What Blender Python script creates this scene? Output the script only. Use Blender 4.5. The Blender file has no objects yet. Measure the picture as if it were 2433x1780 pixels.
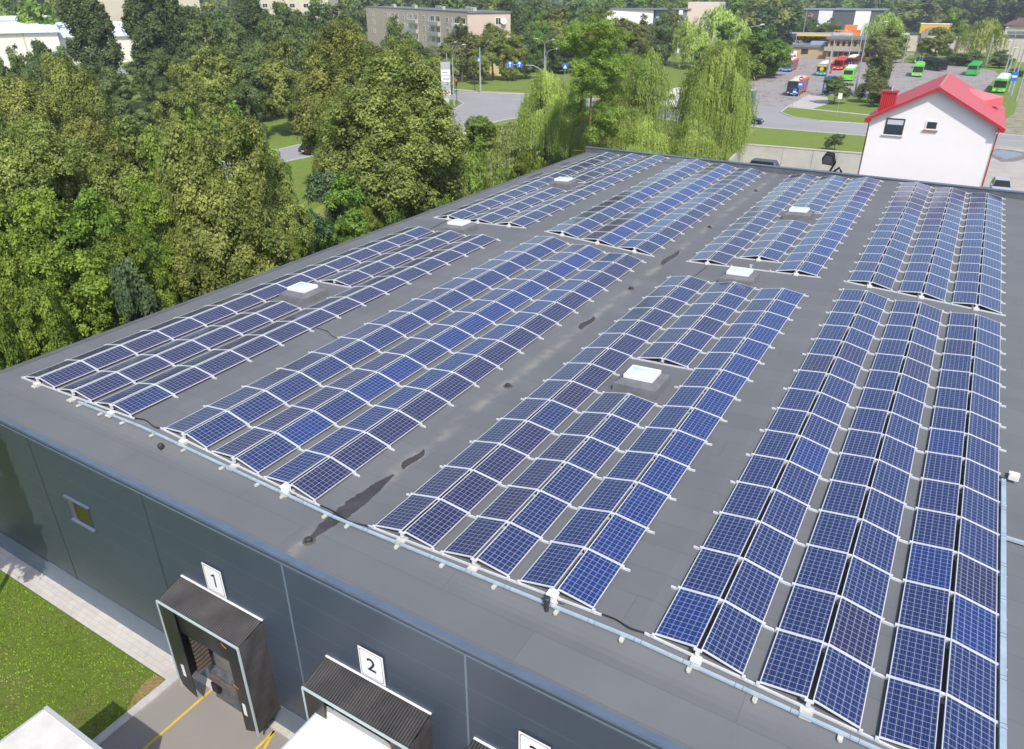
import bpy, bmesh, math, random
import numpy as np
from mathutils import Vector, Matrix

# ------------------------------------------------------------------ camera, sky, sun, exposure
SC = bpy.context.scene
COL = SC.collection
cam_d = bpy.data.cameras.new('camera')
cam_d.sensor_width = 36.0
cam_d.lens = 25.707
cam_d.clip_start = 0.1
cam_d.clip_end = 6000
cam = bpy.data.objects.new('camera', cam_d)
COL.objects.link(cam)
cam.location = (11.43, -11.75, 12.96)
cam.rotation_euler = (math.radians(90 - 27.4), 0, math.radians(30.894))
SC.camera = cam
SC.view_settings.view_transform = 'Standard'
SC.view_settings.look = 'None'
SC.view_settings.exposure = 0.40
SC.view_settings.gamma = 1.0
SUN_EL, SUN_AZ = math.radians(49.5), math.atan2(0.68, -0.73)   # azimuth clockwise from +Y
W = bpy.data.worlds.new('World')
SC.world = W
W.use_nodes = True
nt = W.node_tree
sky = nt.nodes.new('ShaderNodeTexSky')
sky.sky_type = 'NISHITA'
sky.sun_disc = False
sky.sun_elevation = SUN_EL
sky.sun_rotation = SUN_AZ
sky.air_density = 1.0
sky.dust_density = 2.0
sky.altitude = 100
bgn = nt.nodes['Background']
nt.links.new(sky.outputs[0], bgn.inputs[0])
bgn.inputs[1].default_value = 0.15
sd = bpy.data.lights.new('sun', 'SUN')
sd.energy = 3.2
sd.angle = math.radians(0.53)
sd.color = (1.0, 0.955, 0.88)
sun = bpy.data.objects.new('sun', sd)
COL.objects.link(sun)
sv = Vector((math.sin(SUN_AZ) * math.cos(SUN_EL), math.cos(SUN_AZ) * math.cos(SUN_EL), math.sin(SUN_EL)))
sun.rotation_euler = sv.to_track_quat('Z', 'Y').to_euler()
sun.location = (20, -20, 60)

G = -7.7            # ground level; z = 0 is the height of the panels' low edges
rnd = random.Random(7)

# ------------------------------------------------------------------ materials
def srgb(r, g, b):
    f = lambda c: ((c / 255 + 0.055) / 1.055) ** 2.4 if c > 10 else c / 255 / 12.92
    return (f(r), f(g), f(b), 1)

def lin(r, g, b): return (r, g, b, 1)

MATS = {}
def mat(name, col, rough=0.6, metal=0.0, var=0.0, vscale=2.0, bump=0.0, bscale=20.0, spec=0.5, col2=None, emit=None):
    """Principled material, colour broken up by object-space noise."""
    if name in MATS: return MATS[name]
    m = bpy.data.materials.new(name)
    m.use_nodes = True
    n, l = m.node_tree.nodes, m.node_tree.links
    p = n['Principled BSDF']
    p.inputs['Base Color'].default_value = col
    p.inputs['Roughness'].default_value = rough
    p.inputs['Metallic'].default_value = metal
    p.inputs['Specular IOR Level'].default_value = spec
    if emit:
        p.inputs['Emission Color'].default_value = col
        p.inputs['Emission Strength'].default_value = emit
    if var or bump or col2:
        g = n.new('ShaderNodeNewGeometry')
        if var or col2:
            t = n.new('ShaderNodeTexNoise')
            t.inputs['Scale'].default_value = vscale
            t.inputs['Detail'].default_value = 5
            t.inputs['Roughness'].default_value = 0.65
            l.new(g.outputs['Position'], t.inputs['Vector'])
            r = n.new('ShaderNodeValToRGB')
            r.color_ramp.elements[0].position = 0.32
            r.color_ramp.elements[1].position = 0.68
            if col2 is None:
                a = tuple(c * (1 - var) for c in col[:3]) + (1,)
                b = tuple(min(1, c * (1 + var)) for c in col[:3]) + (1,)
            else: a, b = col, col2
            r.color_ramp.elements[0].color = a
            r.color_ramp.elements[1].color = b
            l.new(t.outputs['Fac'], r.inputs['Fac'])
            l.new(r.outputs['Color'], p.inputs['Base Color'])
        if bump:
            t2 = n.new('ShaderNodeTexNoise')
            t2.inputs['Scale'].default_value = bscale
            t2.inputs['Detail'].default_value = 4
            l.new(g.outputs['Position'], t2.inputs['Vector'])
            b = n.new('ShaderNodeBump')
            b.inputs['Strength'].default_value = bump
            b.inputs['Distance'].default_value = 0.02
            l.new(t2.outputs['Fac'], b.inputs['Height'])
            l.new(b.outputs['Normal'], p.inputs['Normal'])
    MATS[name] = m
    return m

class N:
    """small node-graph helper"""
    def __init__(s, name):
        s.m = bpy.data.materials.new(name); s.m.use_nodes = True
        s.n, s.l = s.m.node_tree.nodes, s.m.node_tree.links
        s.p = s.n['Principled BSDF']
        MATS[name] = s.m
    def node(s, t, **kw):
        x = s.n.new(t)
        for k, v in kw.items(): setattr(x, k, v)
        return x
    def math(s, op, a, b=None, c=None):
        x = s.n.new('ShaderNodeMath'); x.operation = op
        for i, v in enumerate((a, b, c)):
            if v is None: continue
            if isinstance(v, (int, float)): x.inputs[i].default_value = v
            else: s.l.new(v, x.inputs[i])
        return x.outputs[0]
    def mix(s, fac, a, b):
        x = s.n.new('ShaderNodeMix'); x.data_type = 'RGBA'
        for v, i in ((fac, 0), (a, 6), (b, 7)):
            if isinstance(v, (int, float, tuple)): x.inputs[i].default_value = v
            else: s.l.new(v, x.inputs[i])
        return x.outputs[2]
    def noise(s, scale, detail=4, vec=None, rough=0.6):
        x = s.n.new('ShaderNodeTexNoise')
        x.inputs['Scale'].default_value = scale; x.inputs['Detail'].default_value = detail
        x.inputs['Roughness'].default_value = rough
        if vec is not None: s.l.new(vec, x.inputs['Vector'])
        return x.outputs['Fac']
    def ramp(s, fac, *stops):
        x = s.n.new('ShaderNodeValToRGB')
        e = x.color_ramp.elements
        while len(e) < len(stops): e.new(0.5)
        for i, (p, c) in enumerate(stops): e[i].position = p; e[i].color = c
        s.l.new(fac, x.inputs['Fac'])
        return x.outputs['Color']
    def pos(s):
        g = s.n.new('ShaderNodeNewGeometry'); return g.outputs['Position']
    def sep(s, v):
        x = s.n.new('ShaderNodeSeparateXYZ'); s.l.new(v, x.inputs[0]); return x.outputs
    def bump(s, h, strength=0.3, dist=0.02):
        b = s.n.new('ShaderNodeBump'); b.inputs['Strength'].default_value = strength
        b.inputs['Distance'].default_value = dist
        s.l.new(h, b.inputs['Height']); s.l.new(b.outputs['Normal'], s.p.inputs['Normal'])

def line_mask(k, coord, period, halfw, offset=0.0):
    """1 on a thin line every `period` along coord"""
    f = k.math('FRACT', k.math('DIVIDE', k.math('ADD', coord, offset), period))
    d = k.math('ABSOLUTE', k.math('SUBTRACT', f, 0.5))
    return k.math('GREATER_THAN', d, 0.5 - halfw / period)

# ------------------------------------------------------------------ mesh builder
class MB:
    def __init__(s): s.v, s.f, s.uv = [], [], []
    def add(s, verts, faces):
        o = len(s.v); s.v += [tuple(v) for v in verts]; s.f += [tuple(i + o for i in f) for f in faces]; return s
    def box(s, x0, x1, y0, y1, z0, z1):
        v = [(x0, y0, z0), (x1, y0, z0), (x1, y1, z0), (x0, y1, z0), (x0, y0, z1), (x1, y0, z1), (x1, y1, z1), (x0, y1, z1)]
        return s.add(v, [(3, 2, 1, 0), (4, 5, 6, 7), (0, 1, 5, 4), (1, 2, 6, 5), (2, 3, 7, 6), (3, 0, 4, 7)])
    def cbox(s, c, size, rot=None, bev=0.0):
        """box by centre and size, optional Matrix rotation, chamfered vertical edges when bev"""
        hx, hy, hz = (d / 2 for d in size)
        if bev:
            b = bev
            o = [(-hx + b, -hy), (hx - b, -hy), (hx, -hy + b), (hx, hy - b), (hx - b, hy), (-hx + b, hy), (-hx, hy - b), (-hx, -hy + b)]
            v = [Vector((x, y, -hz)) for x, y in o] + [Vector((x, y, hz)) for x, y in o]
            n = 8
        else:
            o = [(-hx, -hy), (hx, -hy), (hx, hy), (-hx, hy)]
            v = [Vector((x, y, -hz)) for x, y in o] + [Vector((x, y, hz)) for x, y in o]
            n = 4
        if rot is not None: v = [rot @ p for p in v]
        v = [p + Vector(c) for p in v]
        f = [tuple(reversed(range(n))), tuple(range(n, 2 * n))] + [(i, (i + 1) % n, n + (i + 1) % n, n + i) for i in range(n)]
        return s.add(v, f)
    def quad(s, a, b, c, d): return s.add([a, b, c, d], [(0, 1, 2, 3)])
    def poly(s, pts, z): return s.add([(x, y, z) for x, y in pts], [tuple(range(len(pts)))])
    def slab(s, pts, z0, z1):
        n = len(pts)
        return s.add([(x, y, z0) for x, y in pts] + [(x, y, z1) for x, y in pts],
                     [tuple(reversed(range(n))), tuple(range(n, 2 * n))] + [(i, (i + 1) % n, n + (i + 1) % n, n + i) for i in range(n)])
    def prism(s, prof, a0, a1, axis='x'):
        """extrude a closed 2-D profile along an axis; profile coords are the other two axes in order"""
        n = len(prof)
        def P(a, p):
            return {'x': (a, p[0], p[1]), 'y': (p[0], a, p[1]), 'z': (p[0], p[1], a)}[axis]
        return s.add([P(a0, p) for p in prof] + [P(a1, p) for p in prof],
                     [tuple(reversed(range(n))), tuple(range(n, 2 * n))] + [(i, (i + 1) % n, n + (i + 1) % n, n + i) for i in range(n)])
    def tube(s, pts, radii, sides=8, cap=True):
        pts = [Vector(p) for p in pts]
        if isinstance(radii, (int, float)): radii = [radii] * len(pts)
        rings = []
        for i, p in enumerate(pts):
            t = (pts[min(i + 1, len(pts) - 1)] - pts[max(i - 1, 0)]).normalized()
            a = Vector((0, 0, 1)) if abs(t.z) < 0.9 else Vector((1, 0, 0))
            u = t.cross(a).normalized(); w = t.cross(u)
            rings.append([p + (u * math.cos(2 * math.pi * k / sides) + w * math.sin(2 * math.pi * k / sides)) * radii[i] for k in range(sides)])
        v = [q for r in rings for q in r]
        f = []
        for i in range(len(pts) - 1):
            for k in range(sides):
                k2 = (k + 1) % sides
                f.append((i * sides + k, (i + 1) * sides + k, (i + 1) * sides + k2, i * sides + k2))
        if cap:
            f.append(tuple(range(sides))); f.append(tuple(reversed(range((len(pts) - 1) * sides, len(pts) * sides))))
        return s.add(v, f)
    def cyl(s, c, r, h, sides=16, r2=None):
        return s.tube([c, (c[0], c[1], c[2] + h)], [r, r if r2 is None else r2], sides)
    def wheel(s, c, r, w, sides=18):
        """disc with its axle along X"""
        return s.tube([(c[0] - w / 2, c[1], c[2]), (c[0] - w / 2 + .03, c[1], c[2]), (c[0] + w / 2 - .03, c[1], c[2]), (c[0] + w / 2, c[1], c[2])], [r * .9, r, r, r * .9], sides)
    def mesh(s, name, m=None, smooth=False):
        me = bpy.data.meshes.new(name)
        me.from_pydata(s.v, [], s.f)
        if m is not None:
            for q in (m if isinstance(m, (list, tuple)) else [m]): me.materials.append(q)
        if smooth: me.polygons.foreach_set('use_smooth', [True] * len(me.polygons))
        me.update()
        return me
    def build(s, name, m, parent=None, smooth=False, bevel=0.0):
        me = s.mesh(name, m, smooth)
        if bevel:
            bm = bmesh.new(); bm.from_mesh(me)
            bmesh.ops.bevel(bm, geom=bm.edges[:], offset=bevel, segments=2, affect='EDGES', profile=0.7)
            bm.to_mesh(me); bm.free()
        else:
            bm = bmesh.new(); bm.from_mesh(me)
            bmesh.ops.recalc_face_normals(bm, faces=bm.faces[:]); bm.to_mesh(me); bm.free()
        return link(name, me, parent)

def link(name, me, parent=None):
    o = bpy.data.objects.new(name, me); COL.objects.link(o)
    if parent is not None: o.parent = parent
    return o

def tag(o, label, cat, group=None, kind=None):
    if label: o['label'] = label
    if cat: o['category'] = cat
    if group: o['group'] = group
    if kind: o['kind'] = kind
    return o

def thing(name, label, cat, loc=(0, 0, 0), rz=0.0, group=None):
    o = bpy.data.objects.new(name, None); COL.objects.link(o)
    o.empty_display_size = 0.2
    o.location = loc; o.rotation_euler = (0, 0, rz)
    return tag(o, label, cat, group)

def structure(o): o['kind'] = 'structure'; return o

def dup(root, loc=None, rot=None, scale=None, label=None, group=None):
    r = root.copy(); COL.objects.link(r)
    if loc is not None: r.location = loc
    if rot is not None: r.rotation_euler = rot
    if scale is not None: r.scale = scale
    if label: r['label'] = label
    if group: r['group'] = group
    for ch in KIDS.get(root.name) or list(root.children):
        c = ch.copy(); COL.objects.link(c); c.parent = r
        for g in list(ch.children):
            d = g.copy(); COL.objects.link(d); d.parent = c
    return r
KIDS = {}

ORD = ['zeroth', 'first', 'second', 'third', 'fourth', 'fifth', 'sixth', 'seventh', 'eighth', 'ninth', 'tenth', 'eleventh', 'twelfth', 'thirteenth',
       'fourteenth', 'fifteenth', 'sixteenth', 'seventeenth', 'eighteenth', 'nineteenth', 'twentieth', 'twenty-first', 'twenty-second', 'twenty-third',
       'twenty-fourth', 'twenty-fifth', 'twenty-sixth', 'twenty-seventh', 'twenty-eighth', 'twenty-ninth', 'thirtieth'] + ['number-%d' % i for i in range(31, 200)]

# ------------------------------------------------------------------ the big roof: height of the panels' low edge over X, roof skin 0.11 below
NX = [-18.75, -9.68, -1.1, 7.7, 16.6, 31.0]
NZ = [0.02, 0.445, -0.035, 0.40, -0.045, 0.62]
def zlow(x): return float(np.interp(x, NX, NZ))
def zroof(x, y=5.0):
    z = zlow(x) - 0.11
    if y < 0.1:                        # near the front edge the falls run out to a level rim
        t = min(1, (0.1 - y) / 0.85)
        t = t * t * (3 - 2 * t)
        z = z * (1 - t) + (-0.06) * t
    return z
RX0, RX1, RY0, RY1 = -18.75, 31.0, -2.1, 52.3

k = N('roof_membrane')
ps = k.pos(); x, y, z = k.sep(ps)
n1 = k.noise(0.35, 5, ps); n2 = k.noise(90, 3, ps); n3 = k.noise(2.2, 5, ps)
base = k.ramp(n1, (0.3, lin(0.112, 0.118, 0.126)), (0.7, lin(0.138, 0.144, 0.152)))
base = k.mix(k.math('MULTIPLY', n2, 0.30), base, lin(0.225, 0.232, 0.24))
base = k.mix(k.math('MULTIPLY', k.math('GREATER_THAN', n3, 0.63), 0.10), base, lin(0.09, 0.095, 0.10))
row = k.math('FLOOR', k.math('DIVIDE', y, 0.98))
s1 = line_mask(k, y, 0.98, 0.011)
wob = k.math('MULTIPLY', k.math('FRACT', k.math('MULTIPLY', row, 0.377)), 7.0)
s2 = line_mask(k, k.math('ADD', x, wob), 7.3, 0.012)
seam = k.math('MULTIPLY', k.math('MAXIMUM', s1, s2), k.math('ADD', 0.10, k.math('MULTIPLY', n3, 0.55)))
seg = k.math('FLOOR', k.math('DIVIDE', k.math('ADD', x, wob), 7.3))
rowv = k.math('FRACT', k.math('MULTIPLY', k.math('SINE', k.math('ADD', k.math('MULTIPLY', row, 12.9), k.math('MULTIPLY', seg, 4.7))), 43.7))
base = k.mix(k.math('MULTIPLY', rowv, 0.30), base, lin(0.098, 0.104, 0.112))
base = k.mix(seam, base, lin(0.065, 0.068, 0.075))
# wear along the gutter valley: dust streaks and damp patches that dried out
vd = k.math('ABSOLUTE', k.math('ADD', x, 1.25))
nv = k.noise(1.1, 5, ps)
fall = k.math('MAXIMUM', 0.0, k.math('SUBTRACT', 1.0, k.math('DIVIDE', vd, 0.38)))
dust = k.math('MULTIPLY', fall, k.math('MAXIMUM', 0.0, k.math('MULTIPLY', k.math('SUBTRACT', nv, 0.42), 4.0)))
dust = k.math('MINIMUM', dust, 1.0)
base = k.mix(k.math('MULTIPLY', dust, 0.5), base, lin(0.36, 0.33, 0.285))
k.l.new(base, k.p.inputs['Base Color'])
k.p.inputs['Roughness'].default_value = 0.82
k.bump(k.math('ADD', n2, k.math('MULTIPLY', seam, -2.0)), 0.25, 0.01)

M_FLASH = mat('dark_blue_flashing', lin(0.10, 0.135, 0.19), 0.38, 0.0, var=0.10, vscale=1.5)
M_UPSTAND = mat('parapet_membrane', lin(0.10, 0.108, 0.12), 0.8, var=0.2, vscale=1.2)
k = N('wall_cladding')
ps = k.pos(); x, y, z = k.sep(ps)
n1 = k.noise(0.25, 3, ps); n2 = k.noise(3, 5, ps)
c = k.ramp(n1, (0.3, lin(0.035, 0.051, 0.076)), (0.7, lin(0.045, 0.064, 0.092)))
c = k.mix(k.math('MULTIPLY', n2, 0.2), c, lin(0.07, 0.085, 0.10))
hs = line_mask(k, z, 1.0, 0.008, 0.35)
c = k.mix(k.math('MULTIPLY', hs, 0.35), c, lin(0.16, 0.19, 0.22))
k.l.new(c, k.p.inputs['Base Color'])
k.l.new(k.math('ADD', 0.34, k.math('MULTIPLY', n2, 0.10)), k.p.inputs['Roughness'])
k.bump(k.math('ADD', k.math('MULTIPLY', hs, -1.0), k.math('MULTIPLY', n1, 3.0)), 0.25, 0.03)
M_WALL = MATS['wall_cladding']
M_SKIRT = mat('wall_skirt', lin(0.11, 0.145, 0.19), 0.5, var=0.08)
M_TRIM = mat('pale_seam_trim', lin(0.12, 0.16, 0.21), 0.4)
M_DARKTRIM = mat('dark_seam_trim', lin(0.03, 0.045, 0.065), 0.4)
M_GLASS = mat('window_glass', lin(0.02, 0.022, 0.02), 0.06, spec=0.8)
M_WHITE = mat('white_paint', lin(0.78, 0.78, 0.78), 0.45, var=0.03)
M_BLACK = mat('black_rubber', lin(0.012, 0.012, 0.013), 0.6)
M_ALU = mat('aluminium_frame', lin(0.70, 0.715, 0.735), 0.42, 0.25, var=0.05)
M_GALV = mat('galvanised_steel', lin(0.42, 0.52, 0.60), 0.42, 0.25, var=0.12, vscale=3)
M_CONC = mat('pale_concrete', lin(0.50, 0.48, 0.44), 0.85, var=0.18, vscale=4, bump=0.2)
M_PLASTIC = mat('white_plastic', lin(0.68, 0.67, 0.63), 0.4)
M_DGREY = mat('dark_grey_plastic', lin(0.035, 0.038, 0.042), 0.5)

# ------------------------------------------------------------------ warehouse
wh = thing('warehouse', 'large dark blue-grey warehouse whose flat roof carries the solar panels', 'warehouse', (0, 0, 0))
xs = sorted(set(np.round(np.linspace(RX0, RX1, 40), 3).tolist() + NX))
ys = [RY0, -1.8, -1.5, -1.2, -0.9, -0.75, -0.6, -0.45, -0.3, -0.15, 0.0, 0.1] + np.linspace(0.5, RY1, 24).tolist()
mb = MB()
mb.add([(x, y, zroof(x, y)) for y in ys for x in xs],
       [(j * len(xs) + i, j * len(xs) + i + 1, (j + 1) * len(xs) + i + 1, (j + 1) * len(xs) + i) for j in range(len(ys) - 1) for i in range(len(xs) - 1)])
mb.build('roof', MATS['roof_membrane'], wh)
mb = MB()      # shell under the roof: front, left, right, back walls
mb.box(RX0 - .8, RX1, RY0 - 0.08, RY0 + 0.2, G + 1.05, -0.13)
mb.box(RX0 + 0.0, RX0 + 0.25, RY0 + 0.2, RY1, G, -0.13)
mb.box(RX1 - 0.25, RX1, RY0 + 0.2, RY1, G, 0.3)
mb.box(RX0 + .25, RX1 - .25, RY1 - 0.02, RY1 + 0.22, G, 0.2)
mb.build('wall', M_WALL, wh)
mb = MB().box(RX0 - .82, RX1, RY0 - 0.105, RY0 + 0.1, G - 0.1, G + 1.06)
mb.build('wall_skirt', M_SKIRT, wh)
mb = MB()      # folded metal edge along the front
mb.box(RX0 - .83, RX1, RY0 - 0.12, RY0 + 0.06, -0.125, -0.035)
mb.build('edge_flashing', M_FLASH, wh)
mb = MB().box(RX0 - .02, RX1, RY0 - 0.10, RY0 - 0.07, -0.30, -0.27)
mb.build('drip_trim', M_TRIM, wh)
mb = MB().box(RX0 - .05, RX0 + .22, RY0 + .06, RY1, -0.14, -0.055)
mb.build('edge_flashing', M_UPSTAND, wh)
mb = MB().box(RX0 - .05, RX1, RY1 - .15, RY1 + .2, -0.3, 0.36)
mb.build('parapet', M_UPSTAND, wh)
mb = MB().box(RX0 - .1, RX1, RY1 - .2, RY1 + .26, 0.362, 0.42)
mb.build('coping', M_FLASH, wh)
for jx in (-13.43, -7.28, -1.36, 4.47, 10.4):
    mb = MB().box(jx - .03, jx + .03, RY0 - 0.093, RY0 - 0.06, G + 1.06, -0.30)
    mb.build('cladding_joint', M_DARKTRIM if jx < -1.5 else M_TRIM, wh)
# office window with sill and head flashing
wf = MB()
for a in ((-11.72, -11.62, -3.05, -2.3), (-10.9, -10.8, -3.05, -2.3), (-11.62, -10.9, -3.05, -2.95), (-11.62, -10.9, -2.4, -2.3)):
    wf.box(a[0], a[1], RY0 - 0.10, RY0 - 0.03, a[2], a[3])
wf = wf.build('window', M_DGREY, wh)
MB().box(-11.62, -10.9, RY0 - 0.088, RY0 - 0.05, -2.95, -2.4).build('pane', mat('window_glass_olive', lin(0.035, 0.03, 0.008), 0.08, spec=0.8), wf)
MB().box(-11.98, -10.72, RY0 - 0.19, RY0 - 0.1, -3.16, -3.10).build('sill', M_SKIRT, wf)
MB().box(-12.05, -10.66, RY0 - 0.17, RY0 - 0.09, -2.20, -2.14).build('head_flashing', M_FLASH, wf)
MB().box(-11.98, -11.72, RY0 - 0.105, RY0 - 0.06, -3.1, -2.2).build('reveal', mat('plum_trim', lin(0.085, 0.085, 0.12), 0.5), wf)
# back side is never lit by a lamp: a drain outlet lip on the front trim

# damp patches and dusty rims left in the gutter valley of the roof
def patch(pts, m, lift):
    cx = sum(p[0] for p in pts) / len(pts); cyy = sum(p[1] for p in pts) / len(pts)
    ring = []
    for i in range(len(pts)):          # smooth and roughen the outline
        a, b = pts[i], pts[(i + 1) % len(pts)]
        for t in (0, .25, .5, .75):
            ring.append((a[0] + (b[0] - a[0]) * t + rnd.uniform(-.03, .03), a[1] + (b[1] - a[1]) * t + rnd.uniform(-.04, .04)))
    v = [(x, y, zroof(x, y) + lift) for x, y in ring] + [(cx, cyy, zroof(cx, cyy) + lift)]
    n = len(ring)
    MB().add(v, [(i, (i + 1) % n, n) for i in range(n)]).build('damp_patch', m, wh)
M_DAMP = mat('dried_damp_stain', lin(0.052, 0.048, 0.049), 0.5, var=0.3, vscale=2.5)
M_DUST = mat('dust_rim', lin(0.205, 0.20, 0.195), 0.9, var=0.25, vscale=3)
def streak(prof, m, lift):
    """ragged stain along the valley: (y, centre x, half width) samples"""
    v, f = [], []
    yy = np.linspace(prof[0][0], prof[-1][0], 60)
    for i, y in enumerate(yy):
        c = np.interp(y, [p[0] for p in prof], [p[1] for p in prof]); w = np.interp(y, [p[0] for p in prof], [p[2] for p in prof])
        l_, r_ = c - w * rnd.uniform(.82, 1.12), c + w * rnd.uniform(.82, 1.12)
        v += [(l_, y, zroof(l_, y) + lift), (c, y, zroof(c, y) + lift), (r_, y, zroof(r_, y) + lift)]
        if i: o = 3 * i; f += [(o - 3, o - 2, o + 1, o), (o - 2, o - 1, o + 2, o + 1)]
    MB().add(v, f).build('damp_patch', m, wh)
streak([(-1.32, -1.16, .05), (-1.1, -1.2, .1), (-.6, -1.22, .2), (0, -1.25, .25), (.6, -1.26, .26), (1.2, -1.25, .22), (1.8, -1.26, .14), (2.3, -1.22, .03)], M_DAMP, .014)
streak([(-1.95, -1.3, .05), (-1.7, -1.28, .1), (-1.35, -1.2, .1), (-1.2, -1.15, .06)], M_DUST, .010)
for cy, ly, wx in ((3.3, .6, .13), (16.0, .8, .15), (26.8, 1.45, .18)):
    el = [(cy + ly * math.sin(q), -1.22 + .05 * math.sin(3 * q), wx * math.cos(q) * (1 - .35 * q / 1.6) + .015) for q in np.linspace(-1.5, 1.5, 12)]
    streak([(y, x, w + .05) for y, x, w in el], M_DUST, .008)
    streak(el, M_DAMP, .013)
for x0, cy, a, b in ((-17.9, 41.0, 1.3, .25), (-18.0, 46.5, .9, .2)):
    patch([(x0 + b * math.cos(t * .5236), cy + a * math.sin(t * .5236)) for t in range(12)], mat('algae_stain', lin(.07, .07, .085), .8), .006)

# ------------------------------------------------------------------ solar panels
def cell_mat(name, col, col2):
    k = N(name)
    uv = k.node('ShaderNodeUVMap'); uv.uv_map = 'UVMap'
    u, v, _ = k.sep(uv.outputs['UV'])
    g = k.math('MAXIMUM', line_mask(k, u, 1.0, 0.027, .5), line_mask(k, v, 1.0, 0.027, .5))
    bus = line_mask(k, u, 0.3334, 0.013, 0.0)
    vor = k.node('ShaderNodeTexVoronoi'); vor.inputs['Scale'].default_value = 14
    k.l.new(k.pos(), vor.inputs['Vector'])
    cid = k.node('ShaderNodeTexWhiteNoise'); cid.noise_dimensions = '3D'
    fl = k.node('ShaderNodeVectorMath', operation='FLOOR'); k.l.new(uv.outputs['UV'], fl.inputs[0])
    oi = k.node('ShaderNodeObjectInfo')
    ad = k.node('ShaderNodeVectorMath', operation='ADD'); k.l.new(fl.outputs[0], ad.inputs[0]); k.l.new(oi.outputs['Random'], ad.inputs[1])
    k.l.new(ad.outputs[0], cid.inputs['Vector'])
    f = k.math('ADD', k.math('MULTIPLY', cid.outputs['Value'], .55), k.math('MULTIPLY', k.sep(vor.outputs['Color'])[0], .45))
    c = k.mix(f, col, col2)
    c = k.mix(k.math('MULTIPLY', bus, .42), c, lin(.32, .36, .45))
    c = k.mix(k.math('MULTIPLY', g, .66), c, lin(.52, .56, .64))
    k.l.new(c, k.p.inputs['Base Color'])
    dirt = k.noise(1.4, 4, k.pos())
    k.l.new(k.math('ADD', .085, k.math('MULTIPLY', dirt, .12)), k.p.inputs['Roughness'])
    k.p.inputs['IOR'].default_value = 1.45
    return MATS[name]
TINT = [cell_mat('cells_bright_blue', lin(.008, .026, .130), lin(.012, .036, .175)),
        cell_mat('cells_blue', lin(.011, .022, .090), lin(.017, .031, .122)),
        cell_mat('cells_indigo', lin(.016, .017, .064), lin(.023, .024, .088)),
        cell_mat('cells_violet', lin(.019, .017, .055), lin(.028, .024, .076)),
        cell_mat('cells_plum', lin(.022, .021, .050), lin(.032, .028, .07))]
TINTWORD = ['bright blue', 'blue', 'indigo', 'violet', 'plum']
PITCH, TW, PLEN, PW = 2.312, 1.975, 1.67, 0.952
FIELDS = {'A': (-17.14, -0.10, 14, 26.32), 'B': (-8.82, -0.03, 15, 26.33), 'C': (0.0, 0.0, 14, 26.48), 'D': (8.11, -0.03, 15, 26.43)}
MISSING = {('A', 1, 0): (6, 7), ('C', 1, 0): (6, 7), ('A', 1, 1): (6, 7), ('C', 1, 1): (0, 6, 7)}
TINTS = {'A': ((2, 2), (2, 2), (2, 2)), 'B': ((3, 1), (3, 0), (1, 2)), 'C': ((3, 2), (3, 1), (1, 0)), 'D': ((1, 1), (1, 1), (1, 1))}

def frame_geo(mb):
    t, h, y1 = .017, .035, PLEN - .016
    ty = .029
    mb.box(0, t, 0, y1, -h, 0).box(PW - t, PW, 0, y1, -h, 0).box(t, PW - t, 0, ty, -h, 0).box(t, PW - t, y1 - ty, y1, -h, 0)
    mb.box(t, PW - t, t, y1 - t, -.020, -.012)
    return mb
ME_FRAME = frame_geo(MB()).mesh('panel_frame', M_ALU)
CELLQ = [(.024, .024, -.006), (PW - .024, .024, -.006), (PW - .024, PLEN - .04, -.006), (.024, PLEN - .04, -.006)]
CELLUV = [(-.10, -.12), (6.10, -.12), (6.10, 10.12), (-.10, 10.12)]
ME_CELL = []
for i, tm in enumerate(TINT):
    me = bpy.data.meshes.new('panel_cells')
    me.from_pydata(CELLQ, [], [(0, 1, 2, 3)])
    uvl = me.uv_layers.new(name='UVMap')
    for j, q in enumerate(CELLUV): uvl.data[j].uv = q
    me.materials.append(tm)
    ME_CELL.append(me)

def cam_area(pts):
    mi = cam.matrix_basis.inverted()
    q = []
    for p in pts:
        c = mi @ Vector(p)
        if c.z > -0.5: return 0
        u, w = c.x / -c.z, c.y / -c.z
        if abs(u) > .72 or abs(w) > .53: u, w = max(-.72, min(.72, u)), max(-.53, min(.53, w))
        q.append((u, w))
    return abs(sum(q[i][0] * q[(i + 1) % 4][1] - q[(i + 1) % 4][0] * q[i][1] for i in range(4))) / 2

panels = []
for gi, (gk, (gx, y0, nf, yb)) in enumerate(FIELDS.items()):
    for t in range(3):
        xl = gx + t * PITCH; xr = xl + TW; xm = xl + TW / 2
        for blk, (ys0, nn) in enumerate(((y0, nf), (yb, 15))):
            for j in range(nn):
                if j in MISSING.get((gk, t, blk), ()): continue
                for side in (0, 1):
                    xa = xl if side == 0 else xr
                    sgn = 1 if side == 0 else -1
                    za = zlow(xa)
                    zb = zlow(xm) + .175
                    ang = math.asin((zb - za) / .985)
                    yy = ys0 + j * PLEN + (0.008 if side == 0 else PLEN - .008)
                    M = Matrix.Translation((xa, yy, za)) @ Matrix.Rotation(0 if side == 0 else math.pi, 4, 'Z') @ Matrix.Rotation(-ang, 4, 'Y')
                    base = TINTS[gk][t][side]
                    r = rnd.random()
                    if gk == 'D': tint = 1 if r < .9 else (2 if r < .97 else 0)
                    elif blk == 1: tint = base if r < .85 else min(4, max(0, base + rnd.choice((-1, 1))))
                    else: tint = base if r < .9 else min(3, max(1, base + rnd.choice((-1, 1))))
                    pts = [M @ Vector(q) for q in CELLQ]
                    panels.append((cam_area(pts), gi * 3 + t, blk, j, side, M, tint))
panels.sort(key=lambda p: -p[0])
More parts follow.
